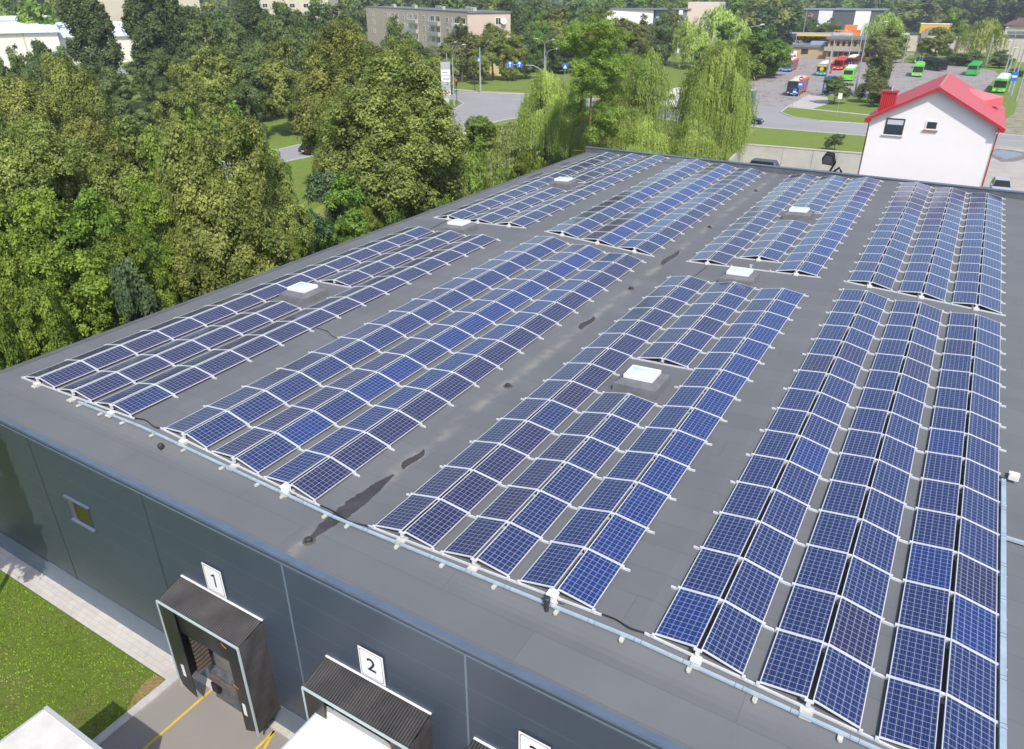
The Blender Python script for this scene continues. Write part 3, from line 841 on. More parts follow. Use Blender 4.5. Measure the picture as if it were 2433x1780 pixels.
# streets: one along X behind the trees, one along Y on the left, the junction between them
structure(MB().poly([(-400, 130), (-97, 131), (-88, 130.5), (-83, 126), (-80, 119), (-79, 112), (-78, 90), (-77, 68), (-76, 40), (-75, -300),
                     (-67.5, -300), (-68.5, 40), (-69.5, 64), (-67, 80), (-63.5, 94), (-63.5, 110), (-62, 118), (-57, 124), (-48, 126.5), (-25, 126.3), (40, 126.8), (120, 127), (400, 127),
                     (400, 141), (120, 141), (19.7, 139.8), (-5, 140), (-12.5, 139.6), (-18, 142), (-21.5, 147), (-22.2, 156), (-45.5, 156), (-48, 149), (-60, 147.5), (-80, 147), (-92.3, 143.6), (-97, 142.5), (-400, 142)], G + .012).build('road', M_ROAD))
structure(MB().poly([(-47, 155.8), (-22.4, 155.8), (-22.5, 180), (-9.5, 183), (0, 188), (8, 192), (13, 196), (13.3, 225), (15.8, 255), (14.3, 274), (2.5, 290), (-14.2, 292),
                     (-15, 335), (-8, 335), (-7, 345), (-60, 345), (-62, 300), (-47.7, 290), (-48, 252), (-46.5, 236), (-47.5, 180)], G + .016).build('parking_lot', M_LOT))
sheet('yard', [(-40, 52.8), (-13.2, 89.5), (2.5, 91), (3.6, 64), (14, 64), (14, 126), (40, 126), (40, 52.8)], mat('pale_yard', lin(.40, .36, .33), .9, var=.12, vscale=.4), .014)
sheet('pavement', [(14, 139.9), (40, 140.2), (40, 300), (24, 300), (20.2, 215), (18.6, 170)], mat('gravel_verge', lin(.36, .31, .26), .9, col2=lin(.16, .17, .06), vscale=.5), .010)
for pts in ([(-94, 145.6), (-80, 148.2), (-79.6, 149.3), (-94.2, 146.8)], [(-22.2, 156), (-13, 153.6), (-5, 151.6), (10, 149.5), (10, 150.7), (-5, 152.8), (-13, 154.8), (-22, 157.6)],
            [(-22, 157.4), (-17, 156), (-15.5, 166), (-18, 178), (-22.2, 180)], [(-107, 146.5), (-94, 145.6), (-94, 147.2), (-107, 148.5)], [(-66, 84.5), (-64, 84), (-60.5, 95), (-62.2, 97)]):
    sheet('footpath', pts, M_PATH, .009)
sheet('meadow', [(-62, 98), (-61.5, 112), (-55, 121), (-46, 124), (-20, 124), (-18.5, 92), (-19.5, 55), (-19, 20), (-28, 20), (-45, 40), (-58, 66)], MEADOW, .006)
M_WET = mat('puddle_water', lin(.17, .165, .16), .04, spec=.45)
pud = [(15.2, 119.3), (15.6, 121.6), (16.5, 123.3), (17.4, 122.4), (18.4, 122.6), (19.3, 120.8), (18.2, 117.6), (17.1, 115.2), (16.2, 116.8)]
sheet('water', pud, M_WET, .03)
sheet('damp_ground', [(14.8, 117.5), (15.0, 121.6), (16, 124.2), (18, 124), (20.5, 122.3), (20.2, 118.5), (18, 114), (16.5, 113)], mat('damp_asphalt', lin(.20, .18, .17), .6, var=.2), .02)
# kerbs and road markings
def kerb(pts, w=.3, h=.13):
    mb = MB()
    for a, b in zip(pts[:-1], pts[1:]):
        A, B = Vector(a), Vector(b); t = (B - A).normalized(); n = Vector((-t.y, t.x)) * w / 2
        q = [A - n, B - n, B + n, A + n]
        mb.slab([tuple(p) for p in q], G, G + h)
    structure(mb.build('kerb', M_KERB))
kerb([(-22.3, 180), (-22.0, 156), (-21.3, 147), (-17.9, 141.8), (-12.5, 139.4), (-5, 139.8), (19.7, 139.6)])
kerb([(-97, 130.8), (-88, 130.3), (-83, 125.8), (-80.1, 119), (-79.1, 112), (-78.1, 90), (-77.1, 68), (-76, 40)], .35, .1)
kerb([(-68.4, 40), (-69.4, 64), (-66.9, 80), (-63.3, 94), (-63.3, 110), (-61.8, 117.9), (-56.9, 123.8), (-48, 126.3), (-25, 126.1), (40, 126.6)], .35, .1)
kerb([(-97, 142.7), (-92.3, 143.8), (-80, 147.2), (-60, 147.7), (-48, 149.2), (-45.7, 156), (-47.3, 180), (-46.3, 236), (-47.8, 252)], .35, .12)
kerb([(20.3, 126.6), (20, 124), (21, 110)], .3, .12)
for x in range(-56, 60, 9): stripe('road_line', (x, 133.6), (x + 4.5, 133.7), .14, M_LINE, .02)
for y in range(20, 92, 8): stripe('road_line', (-72.7 + (y - 64) * .03, y), (-72.6 + (y - 60) * .03, y + 3.4), .14, M_LINE, .02)
stripe('road_line', (-66.5, 108.5), (-65.5, 105.5), .5, M_LINE, .02)
for x in range(-90, -58, 6): stripe('road_line', (x, 137.5), (x + 3, 137.8), .14, M_LINE, .02)

# ------------------------------------------------------------------ trees: leaf-sized faces gathered in clumps, trunks with limbs
def leaf_mat(name, dark, light, trans=.28, rough=.55):
    m = bpy.data.materials.new(name); m.use_nodes = True
    n, l = m.node_tree.nodes, m.node_tree.links
    p = n['Principled BSDF']; out = n['Material Output']
    at = n.new('ShaderNodeAttribute'); at.attribute_name = 'tint'
    oi = n.new('ShaderNodeObjectInfo')
    r = n.new('ShaderNodeValToRGB')
    r.color_ramp.elements[0].position = .08; r.color_ramp.elements[0].color = dark
    r.color_ramp.elements[1].position = .95; r.color_ramp.elements[1].color = light
    l.new(at.outputs['Fac'], r.inputs['Fac'])
    hs = n.new('ShaderNodeHueSaturation')
    mr = n.new('ShaderNodeMapRange'); mr.inputs['To Min'].default_value = .492; mr.inputs['To Max'].default_value = .522
    l.new(oi.outputs['Random'], mr.inputs['Value']); l.new(mr.outputs[0], hs.inputs['Hue'])
    mv = n.new('ShaderNodeMapRange'); mv.inputs['To Min'].default_value = .82; mv.inputs['To Max'].default_value = 1.16
    mm = n.new('ShaderNodeMath'); mm.operation = 'FRACT'
    m2 = n.new('ShaderNodeMath'); m2.operation = 'MULTIPLY'; m2.inputs[1].default_value = 7.31
    l.new(oi.outputs['Random'], m2.inputs[0]); l.new(m2.outputs[0], mm.inputs[0]); l.new(mm.outputs[0], mv.inputs['Value']); l.new(mv.outputs[0], hs.inputs['Value'])
    l.new(r.outputs['Color'], hs.inputs['Color']); l.new(hs.outputs['Color'], p.inputs['Base Color'])
    p.inputs['Roughness'].default_value = rough; p.inputs['Specular IOR Level'].default_value = .25
    tr = n.new('ShaderNodeBsdfTranslucent'); l.new(hs.outputs['Color'], tr.inputs['Color'])
    mx = n.new('ShaderNodeMixShader'); mx.inputs[0].default_value = trans
    l.new(p.outputs[0], mx.inputs[1]); l.new(tr.outputs[0], mx.inputs[2]); l.new(mx.outputs[0], out.inputs['Surface'])
    MATS[name] = m
    return m
LM = {
 'linden': leaf_mat('linden_leaves', lin(.125, .165, .032), lin(.43, .47, .12), .42),
 'maple': leaf_mat('maple_leaves', lin(.11, .17, .018), lin(.33, .43, .06), .38),
 'dark': leaf_mat('dark_leaves', lin(.085, .13, .04), lin(.225, .29, .09), .36),
 'bright': leaf_mat('bright_leaves', lin(.11, .185, .022), lin(.31, .42, .07), .36),
 'poplar': leaf_mat('poplar_leaves', lin(.065, .105, .036), lin(.19, .25, .09), .32),
 'willow': leaf_mat('willow_leaves', lin(.26, .34, .06), lin(.55, .64, .17), .42),
 'pine': leaf_mat('pine_needles', lin(.055, .085, .020), lin(.15, .19, .05)),
 'spruce': leaf_mat('spruce_needles', lin(.018, .034, .014), lin(.058, .080, .030), .12),
 'birch': leaf_mat('birch_leaves', lin(.10, .125, .032), lin(.25, .27, .10), .34),
 'blue': leaf_mat('bluish_leaves', lin(.065, .115, .048), lin(.17, .25, .11), .32),
}
BARK = mat('brown_bark', lin(.11, .085, .065), .9, var=.3, vscale=6, bump=.5, bscale=15)
PINEBARK = mat('orange_pine_bark', lin(.36, .20, .09), .9, var=.3, vscale=3)
BIRCHBARK = mat('birch_bark', lin(.55, .53, .48), .8, var=.4, vscale=5)

def leaves_mesh(name, C, Nn, S, asp, T, m, up=None):
    n = len(C)
    rs = np.random.RandomState(n % 1000 + 3)
    Nn = Nn / np.maximum(1e-6, np.linalg.norm(Nn, axis=1))[:, None]
    if up is None:
        t = rs.normal(size=(n, 3))
    else: t = np.tile(np.array(up, float), (n, 1)) + rs.normal(size=(n, 3)) * .25
    t -= Nn * (t * Nn).sum(1)[:, None]
    t /= np.maximum(1e-6, np.linalg.norm(t, axis=1))[:, None]
    b = np.cross(Nn, t)
    a1 = (S * asp)[:, None]; a2 = S[:, None]
    fold = Nn * (S * .35)[:, None]
    V = np.stack([C + t * a1, C + b * a2 - fold, C - t * a1, C - b * a2 - fold], 1).reshape(-1, 3)
    me = bpy.data.meshes.new(name)
    me.vertices.add(4 * n); me.loops.add(4 * n); me.polygons.add(n)
    me.vertices.foreach_set('co', V.astype(np.float32).ravel())
    me.loops.foreach_set('vertex_index', np.arange(4 * n, dtype=np.int32))
    me.polygons.foreach_set('loop_start', np.arange(0, 4 * n, 4, dtype=np.int32))
    me.polygons.foreach_set('loop_total', np.full(n, 4, dtype=np.int32))
    at = me.attributes.new('tint', 'FLOAT', 'POINT')
    at.data.foreach_set('value', np.repeat(np.clip(T, 0, 1), 4).astype(np.float32))
    me.materials.append(m)
    me.update(calc_edges=True)
    return me

def crown(name, seed, m, h0, h1, R, prof, ncl, clr, nl, ls, flat=.75, inner=.55, upw=.45, asp=1.35, lobes=11, lob=.42, jit=.42):
    """boughs (lobes) over a profile, leaf clumps over each bough, leaves over each clump"""
    rs = np.random.RandomState(seed)
    H = h1 - h0
    LB = []
    while len(LB) < lobes:
        h = rs.rand(); r = prof(h)
        if rs.rand() > r + .12: continue
        a = len(LB) * 2.4 + rs.uniform(-.6, .6)
        q = R * lob * rs.uniform(.75, 1.25) * max(.45, r)
        rad = max(0, R * r - q * .8) * rs.uniform(.75, 1.12)
        z = min(max(h0 + H * h, h0 + q * .5), h1 - q * .75)
        LB.append((np.array([math.cos(a) * rad, math.sin(a) * rad, z]), q, rs.uniform(-.12, .12)))
    LB.append((np.array([0, 0, h1 - R * lob * .55]), R * lob * .75, 0))
    C, Nn, S, T = [], [], [], []
    wts = np.array([q * q for _, q, _ in LB]); wts /= wts.sum()
    for k in range(ncl):
        lc, q, lt = LB[rs.choice(len(LB), p=wts)]
        d = rs.normal(size=3); d[2] = d[2] * .9 + .25
        o = lc * np.array([1, 1, 0]); d += o / (np.linalg.norm(o) + .5) * .55
        d /= np.linalg.norm(d)
        c = lc + d * q * (inner + (1 - inner) * rs.rand() ** .5) * np.array([1, 1, max(1.0, min(1.6, H / (2.2 * R)))])
        c[2] = max(c[2], h0 + .2)
        w = clr * rs.uniform(.6, 1.35)
        n = int(nl / ncl * (w / clr) ** 2 * .95) + 3
        e = rs.normal(size=(n, 3)); e[:, 2] += .3; e += d * .5
        e /= np.linalg.norm(e, axis=1)[:, None]
        rr = w * (rs.uniform(.25, 1, n) ** .6) * (1 + .25 * rs.normal(size=n))
        p = c + e * rr[:, None] * np.array([1, 1, flat])
        C.append(p); Nn.append(e * .6 + d * .35 + np.array([0, 0, upw]) + rs.normal(size=(n, 3)) * jit)
        S.append(ls * rs.uniform(.6, 1.35, n))
        T.append(np.clip(rs.uniform(.15, .8) + lt + rs.normal(size=n) * .22, 0, 1))
    return leaves_mesh(name, np.concatenate(C), np.concatenate(Nn), np.concatenate(S), asp, np.concatenate(T), m)

def willow_crown(seed, H, R, ns, ls, m, lenf=1.0):
    rs = np.random.RandomState(seed)
    C, Nn, S, T = [], [], [], []
    nb = 70
    for b in range(nb):                  # boughs arch out and let their strands hang
        a = rs.rand() * 2 * math.pi; ro = R * rs.uniform(.05, .97); zt = H * (.98 - .40 * (ro / R) ** 2) * (rs.uniform(.86, 1.02) if b % 5 else rs.uniform(.55, .8))
        bt = rs.uniform(.2, .85)
        for s_ in range(ns // nb):
            da, dr = rs.normal() * .22, rs.normal() * R * .09
            x, y = math.cos(a + da) * (ro + dr), math.sin(a + da) * (ro + dr)
            z = zt + rs.normal() * H * .02 - .012 * H * ((da / .22) ** 2)
            L = min(z - .6, rs.uniform(.12, .34) * H * (.55 + .75 * ro / R) * lenf)
            n = max(4, int(L / (ls * 1.5)))
            f = np.linspace(0, 1, n)
            sw = rs.normal(size=2) * .25
            P = np.stack([x + math.cos(a) * .5 * np.sqrt(f) + sw[0] * f ** 2, y + math.sin(a) * .5 * np.sqrt(f) + sw[1] * f ** 2, z - L * f + .25 * np.sqrt(f) * (1 - f)], 1)
            P += rs.normal(size=P.shape) * .07
            C.append(P); Nn.append(np.tile([math.cos(a), math.sin(a), .45], (n, 1)) + rs.normal(size=(n, 3)) * .55)
            S.append(ls * .42 * rs.uniform(.7, 1.3, n)); T.append(np.clip(bt + rs.normal() * .12 + rs.normal(size=n) * .14, 0, 1))
    return leaves_mesh('crown', np.concatenate(C), np.concatenate(Nn), np.concatenate(S), 3.0, np.concatenate(T), m, up=(0, 0, 1))

def trunk(seed, h, r, m, limbs=5, spread=1.0, bare=.25):
    rs = random.Random(seed)
    mb = MB()
    pts = [(0, 0, -.1)]; x = y = 0
    for i in range(1, 7):
        x += rs.uniform(-.012, .012) * h; y += rs.uniform(-.012, .012) * h; pts.append((x, y, h * i / 6))
    mb.tube(pts, [r * (1.35 if i == 0 else 1 - .8 * i / 6) for i in range(7)], 8)
    for i in range(limbs):
        f = bare + (0.85 - bare) * (i + rs.random()) / limbs; j = f * 6; q = pts[int(j)]
        a = rs.uniform(0, 6.28); L = spread * rs.uniform(.6, 1.1) * (1.15 - f)
        mid = (q[0] + math.cos(a) * L * .5, q[1] + math.sin(a) * L * .5, f * h + L * .25)
        end = (q[0] + math.cos(a) * L, q[1] + math.sin(a) * L, f * h + L * .7)
        mb.tube([(q[0], q[1], f * h), mid, end], [r * .42 * (1.1 - f), r * .28 * (1.1 - f), r * .08], 6)
    return mb.mesh('trunk', m)

def sph(h): return math.sqrt(max(0, 1 - (2 * h - 1) ** 2))
def egg(h): return math.sqrt(max(0, 1 - (1.9 * (h - .42)) ** 2)) if h > .42 else .62 + .38 * math.sin(h / .42 * math.pi / 2)
def drum(h): return min(1, .75 + h) * (1 if h < .6 else math.sqrt(max(0, 1 - ((h - .6) / .4) ** 2)))
def cone(h): return max(.03, (1 - h) ** .85)
def col(h): return .55 + .45 * math.sin(min(1, h / .5) * 1.57) if h < .6 else max(.08, math.sqrt(max(0, 1 - ((h - .6) / .42) ** 2)))

# kind -> (object name, height, radius, [(crown mesh, trunk mesh), ...])
KIND = {
 'linden': ('linden_tree', 14, 5.5, [(crown('crown', 11 + i, LM['linden'], .9, 13.8, 5.5, egg, 760, .66, 125000, .072, flat=.95, inner=.66, asp=1.7, lobes=30, lob=.42, jit=.32), trunk(i, 10.5, .34, BARK, 8, 5)) for i in range(3)]),
 'maple': ('maple_tree', 9, 3.6, [(crown('crown', 31 + i, LM['maple'], .4, 8.8, 3.6, drum, 300, .58, 60000, .075, flat=.55, inner=.45, upw=.9, lobes=14, lob=.42), trunk(10 + i, 7, .13, BARK, 7, 3, .1)) for i in range(3)]),
 'bright': ('maple_tree', 9, 3.8, [(crown('crown', 37 + i, LM['bright'], .7, 8.9, 3.8, egg, 170, .72, 26000, .12, flat=.65, inner=.45, upw=.7), trunk(14 + i, 7, .15, BARK, 6, 3, .15)) for i in range(2)]),
 'dark': ('broadleaf_tree', 12, 4.6, [(crown('crown', 41 + i, LM['dark'], 1.3, 11.9, 4.6, egg, 190, .85, 28000, .14, flat=.7, inner=.45), trunk(20 + i, 9, .26, BARK, 7, 4)) for i in range(3)]),
 'olive': ('linden_tree', 13, 5, [(crown('crown', 51 + i, LM['linden'], 1.0, 12.9, 5.0, egg, 260, .85, 34000, .13, flat=.8, inner=.45, lobes=14), trunk(25 + i, 10, .3, BARK, 6, 4)) for i in range(2)]),
 'blue': ('ash_tree', 8, 3.0, [(crown('crown', 61, LM['blue'], .5, 7.7, 2.9, drum, 85, .8, 16000, .11, flat=.6, inner=.4, upw=.8), trunk(31, 6, .1, BARK, 6, 2.5, .1))]),
 'poplar': ('poplar_tree', 24, 3.2, [(crown('crown', 71 + i, LM['poplar'], 3.2, 23.9, 3.1, col, 260, .75, 26000, .17, flat=1.5, inner=.35, asp=1.5, lobes=26, lob=.5), trunk(34 + i, 20, .34, BARK, 12, 3.6, .15)) for i in range(2)]),
 'willow': ('willow_tree', 13, 6.2, [(willow_crown(81 + i, 13, 6.0, 4200, .15, LM['willow']), trunk(41 + i, 9, .4, BARK, 8, 5, .2)) for i in range(3)]),
 'willowtop': ('willow_tree', 13, 6, [(willow_crown(87, 13, 6.0, 1900, .16, LM['willow'], .42), trunk(44, 10, .34, BARK, 8, 5, .4))]),
 'farwillow': ('willow_tree', 12, 6, [(willow_crown(91, 12, 5.8, 700, .34, LM['willow']), trunk(45, 8, .35, BARK, 5, 4, .2))]),
 'spruce': ('spruce_tree', 17, 3.2, [(crown('crown', 101, LM['spruce'], 1.0, 17, 3.2, cone, 170, .6, 8000, .25, flat=.5, inner=.5, upw=.2, lobes=40, lob=.5), trunk(47, 15, .22, BARK, 0))]),
 'birch': ('birch_tree', 13, 3.4, [(crown('crown', 111, LM['birch'], 2.0, 12.8, 3.2, egg, 90, .95, 9000, .17, flat=1.2, inner=.35, upw=.1), trunk(48, 11.5, .16, BIRCHBARK, 6, 2.5, .3))]),
 'sapling': ('birch_sapling', 8, 1.7, [(crown('crown', 113, LM['bright'], 1.2, 8, 1.5, egg, 60, .45, 4200, .085, flat=1.0, inner=.3, upw=.3), trunk(49, 7.4, .06, BIRCHBARK, 5, 1.0, .25))]),
 'conifer': ('juniper_tree', 5, 1.6, [(crown('crown', 115, LM['pine'], .15, 4.9, 1.6, cone, 70, .4, 5200, .085, flat=.8, inner=.4, upw=.4, lobes=22, lob=.5), trunk(50, 4.2, .08, BARK, 3, .8))]),
 'shrub': ('shrub', 3, 2.0, [(crown('crown', 121 + i, LM[q], .1, 2.9, 1.9, drum, 55, .6, 7000, .08, flat=.75, inner=.35, upw=.6), trunk(52 + i, 2.2, .05, BARK, 6, 1.6, .05)) for i, q in enumerate(('bright', 'linden', 'maple'))]),
 'round': ('young_tree', 6, 2.6, [(crown('crown', 131, LM['dark'], 1.4, 5.9, 2.5, sph, 80, .6, 9000, .11, flat=.75, inner=.4, upw=.5), trunk(56, 4.5, .1, BARK, 7, 2.2, .2))]),
 'tall': ('broadleaf_tree', 12, 2.2, [(crown('crown', 151, LM['dark'], 4.9, 12, 2.2, egg, 90, .6, 9000, .12, flat=.9, inner=.4), trunk(66, 9, .16, BARK, 6, 1.5, .4))]),
 'far': ('broadleaf_tree', 13, 5, [(crown('crown', 141 + i, LM[q], .8, 12.8, 4.9, egg, 60, 1.5, 3600, .42, flat=.75, inner=.5), trunk(58 + i, 9, .3, BARK, 4, 4)) for i, q in enumerate(('dark', 'linden', 'bright', 'dark'))]),
}
def plant(kind, var, x, y, h, r, label, group):
    nm, h0, r0, vs = KIND[kind]
    cr, tr = vs[var % len(vs)]
    t = thing(nm, label, nm.replace('_', ' ').replace('broadleaf ', '').replace('birch sapling', 'tree'), (x, y, G), rnd.uniform(0, 6.28), group)
    t.scale = (r / r0, r / r0, h / h0)
    link('trunk', tr, t)
    link('crown', cr, t)
    return t
TREES = [
 ('linden', 0, -36.1, 45.0, 15.6, 6.77, 'big olive linden tree, third from left in the wood beside the left roof edge', 'wood beside the left roof edge'),
 ('linden', 1, -49.4, 54.6, 18.3, 5.93, 'big olive linden tree, second from left in the wood beside the left roof edge', 'wood beside the left roof edge'),
 ('linden', 2, -46.3, 59.8, 16.0, 4.33, 'big olive linden tree, fourth from left in the wood beside the left roof edge', 'wood beside the left roof edge'),
 ('linden', 2, -46.7, 48.9, 12.2, 2.93, 'big olive linden tree, first from left in the wood beside the left roof edge', 'wood beside the left roof edge'),
 ('linden', 1, -36.8, 52.1, 10.5, 3.40, 'big olive linden tree, fifth from left in the wood beside the left roof edge', 'wood beside the left roof edge'),
 ('linden', 2, -28.0, 19.0, 14.5, 3.92, 'pale olive linden tree, second from left in the wood beside the left roof edge', 'wood beside the left roof edge'),
 ('linden', 0, -28.9, 22.7, 11.5, 2.54, 'pale olive linden tree, third from left in the wood beside the left roof edge', 'wood beside the left roof edge'),
 ('linden', 1, -31.2, 18.0, 12.0, 1.92, 'pale olive linden tree, first from left in the wood beside the left roof edge', 'wood beside the left roof edge'),
 ('linden', 0, -61.9, 29.2, 15.7, 3.95, 'dusky olive linden tree, fourth from left in the wood beside the left roof edge', 'wood beside the left roof edge'),
 ('linden', 1, -56.7, 22.0, 14.7, 4.34, 'dusky olive linden tree, second from left in the wood beside the left roof edge', 'wood beside the left roof edge'),
 ('linden', 2, -50.9, 24.4, 12.5, 3.73, 'dusky olive linden tree, fifth from left in the wood beside the left roof edge', 'wood beside the left roof edge'),
 ('linden', 0, -45.6, 17.4, 12.9, 4.31, 'dusky olive linden tree, third from left in the wood beside the left roof edge', 'wood beside the left roof edge'),
 ('olive', 1, -44.1, 23.8, 11.8, 3.34, 'dusky olive linden tree, sixth from left in the wood beside the left roof edge', 'wood beside the left roof edge'),
 ('linden', 2, -48.8, 15.3, 13.9, 3.02, 'dusky olive linden tree, first from left in the wood beside the left roof edge', 'wood beside the left roof edge'),
 ('maple', 14, -31.9, 9.0, 11.1, 2.77, 'bright green young maple tree, fourth from left in the wood by the left roof edge', 'wood by the left roof edge'),
 ('maple', 15, -29.7, 10.9, 10.6, 2.68, 'bright green young maple tree, seventh from left in the wood by the left roof edge', 'wood by the left roof edge'),
 ('maple', 16, -32.6, 15.9, 10.2, 2.07, 'bright green young maple tree, tenth from left in the wood by the left roof edge', 'wood by the left roof edge'),
 ('maple', 17, -25.4, 6.2, 9.8, 2.34, 'bright green young maple tree, fifth from left in the wood by the left roof edge', 'wood by the left roof edge'),
 ('maple', 18, -22.5, 2.9, 10.3, 1.75, 'bright green young maple tree, second from left in the wood by the left roof edge', 'wood by the left roof edge'),
 ('maple', 19, -25.4, 8.4, 8.9, 1.96, 'bright green young maple tree, eighth from left in the wood by the left roof edge', 'wood by the left roof edge'),
 ('maple', 20, -21.1, 2.9, 9.5, 1.37, 'bright green young maple tree, sixth from left in the wood by the left roof edge', 'wood by the left roof edge'),
 ('maple', 21, -21.0, 0.4, 10.2, 1.22, 'bright green young maple tree, third from left in the wood by the left roof edge', 'wood by the left roof edge'),
 ('maple', 22, -26.3, 10.9, 9.0, 1.52, 'bright green young maple tree, ninth from left in the wood by the left roof edge', 'wood by the left roof edge'),
 ('maple', 23, -26.4, 4.0, 11.2, 1.75, 'bright green young maple tree, first from left in the wood by the left roof edge', 'wood by the left roof edge'),
 ('blue', 24, -22.3, 7.8, 8.9, 1.22, 'bluish ash tree, first from left in the wood by the left roof edge', 'wood by the left roof edge'),
 ('bright', 25, -40.4, 25.8, 13.3, 2.32, 'yellow-green leafy tree, second from left in the wood by the left roof edge', 'wood by the left roof edge'),
 ('bright', 26, -39.6, 30.1, 12.2, 3.08, 'yellow-green leafy tree, third from left in the wood by the left roof edge', 'wood by the left roof edge'),
 ('bright', 27, -40.1, 32.6, 10.4, 1.94, 'yellow-green leafy tree, fourth from left in the wood by the left roof edge', 'wood by the left roof edge'),
 ('bright', 28, -40.1, 22.8, 11.4, 1.88, 'yellow-green leafy tree, first from left in the wood by the left roof edge', 'wood by the left roof edge'),
 ('blue', 29, -32.5, 32.0, 7.7, 2.12, 'bluish ash tree, third from left in the wood by the left roof edge', 'wood by the left roof edge'),
 ('bright', 30, -29.4, 30.8, 7.8, 2.37, 'yellow-green leafy tree, sixth from left in the wood by the left roof edge', 'wood by the left roof edge'),
 ('blue', 31, -27.8, 25.3, 6.8, 1.71, 'bluish ash tree, second from left in the wood by the left roof edge', 'wood by the left roof edge'),
 ('maple', 32, -27.8, 31.0, 6.0, 1.39, 'bright green young maple tree, twelfth from left in the wood by the left roof edge', 'wood by the left roof edge'),
 ('bright', 33, -27.9, 28.1, 6.1, 1.72, 'yellow-green leafy tree, fifth from left in the wood by the left roof edge', 'wood by the left roof edge'),
 ('maple', 34, -26.1, 21.3, 6.4, 1.19, 'bright green young maple tree, eleventh from left in the wood by the left roof edge', 'wood by the left roof edge'),
 ('maple', 35, -50.1, 81.9, 5.1, 2.29, 'dense round young maple tree in the meadow edge', 'meadow edge'),
 ('sapling', 36, -23.9, 41.6, 9.5, 1.11, 'slender white-stemmed birch sapling in the meadow edge', 'meadow edge'),
 ('conifer', 37, -24.5, 50.7, 8.4, 1.25, 'upright juniper in the meadow edge', 'meadow edge'),
 ('shrub', 38, -21.3, 46.2, 8.1, 1.60, 'yellowish shrub in the meadow edge', 'meadow edge'),
 ('shrub', 39, -21.1, 41.2, 7.4, 1.33, 'leafy shrub, fourth from left in the meadow edge', 'meadow edge'),
 ('shrub', 40, -21.0, 38.8, 7.3, 1.11, 'leafy shrub, third from left in the meadow edge', 'meadow edge'),
 ('shrub', 41, -24.9, 38.5, 5.3, 0.96, 'leafy shrub, second from left in the meadow edge', 'meadow edge'),
 ('shrub', 42, -26.9, 34.4, 4.8, 1.11, 'leafy shrub, first from left in the meadow edge', 'meadow edge'),
 ('dark', 43, -122.0, 56.7, 13.1, 2.89, 'dark green broadleaf tree, second from left in the row before the white hall', 'row before the white hall'),
 ('dark', 44, -122.1, 60.9, 13.8, 2.96, 'dark green broadleaf tree, third from left in the row before the white hall', 'row before the white hall'),
 ('dark', 45, -118.9, 62.6, 13.1, 2.59, 'dark green broadleaf tree, fourth from left in the row before the white hall', 'row before the white hall'),
 ('dark', 46, -118.7, 52.1, 12.7, 2.08, 'dark green broadleaf tree, first from left in the row before the white hall', 'row before the white hall'),
 ('dark', 47, -115.9, 67.6, 9.8, 3.06, 'dark green broadleaf tree, sixth from left in the row before the white hall', 'row before the white hall'),
 ('dark', 48, -106.1, 64.3, 7.7, 2.91, 'dark green broadleaf tree, seventh from left in the row before the white hall', 'row before the white hall'),
 ('dark', 49, -112.2, 73.2, 9.6, 2.74, 'dark green broadleaf tree, eighth from left in the row before the white hall', 'row before the white hall'),
 ('dark', 50, -108.7, 60.1, 9.0, 2.14, 'dark green broadleaf tree, fifth from left in the row before the white hall', 'row before the white hall'),
 ('poplar', 51, -136.0, 76.8, 22.5, 2.90, 'tall dark poplar, first from left in the poplars near the white hall', 'poplars near the white hall'),
 ('poplar', 52, -132.7, 78.5, 19.6, 2.59, 'tall dark poplar, second from left in the poplars near the white hall', 'poplars near the white hall'),
 ('poplar', 53, -130.1, 86.0, 23.3, 3.08, 'tall dark poplar, third from left in the poplars near the white hall', 'poplars near the white hall'),
 ('poplar', 54, -131.2, 91.4, 22.2, 3.10, 'tall dark poplar, fourth from left in the poplars near the white hall', 'poplars near the white hall'),
 ('poplar', 55, -140.7, 102.1, 20.2, 2.91, 'tall dark poplar, fifth from left in the poplars near the white hall', 'poplars near the white hall'),
 ('poplar', 56, -141.7, 124.5, 19.7, 3.35, 'tall dark poplar, seventh from left in the poplars near the white hall', 'poplars near the white hall'),
 ('poplar', 57, -151.2, 128.9, 20.7, 3.09, 'tall dark poplar, sixth from left in the poplars near the white hall', 'poplars near the white hall'),
 ('olive', 58, -87.3, 60.0, 11.8, 3.60, 'olive linden tree, first from left in the trees beyond the left street', 'trees beyond the left street'),
 ('olive', 59, -94.7, 71.7, 13.0, 4.81, 'olive linden tree, second from left in the trees beyond the left street', 'trees beyond the left street'),
 ('olive', 60, -85.0, 78.4, 13.9, 4.62, 'olive linden tree, third from left in the trees beyond the left street', 'trees beyond the left street'),
 ('dark', 61, -101.4, 87.1, 12.4, 4.45, 'dark green broadleaf tree, eighth from left in the trees beyond the left street', 'trees beyond the left street'),
 ('dark', 62, -138.5, 105.0, 18.1, 5.41, 'dark green broadleaf tree, fourth from left in the trees beyond the left street', 'trees beyond the left street'),
 ('dark', 63, -131.8, 105.3, 17.2, 5.32, 'dark green broadleaf tree, fifth from left in the trees beyond the left street', 'trees beyond the left street'),
 ('dark', 64, -115.0, 94.2, 15.2, 3.93, 'dark green broadleaf tree, sixth from left in the trees beyond the left street', 'trees beyond the left street'),
 ('dark', 65, -130.3, 122.2, 18.8, 5.71, 'dark green broadleaf tree, tenth from left in the trees beyond the left street', 'trees beyond the left street'),
 ('dark', 66, -125.3, 112.8, 15.4, 3.96, 'dark green broadleaf tree, ninth from left in the trees beyond the left street', 'trees beyond the left street'),
 ('dark', 67, -138.5, 142.3, 19.7, 6.93, 'dark green broadleaf tree, thirteenth from left in the trees beyond the left street', 'trees beyond the left street'),
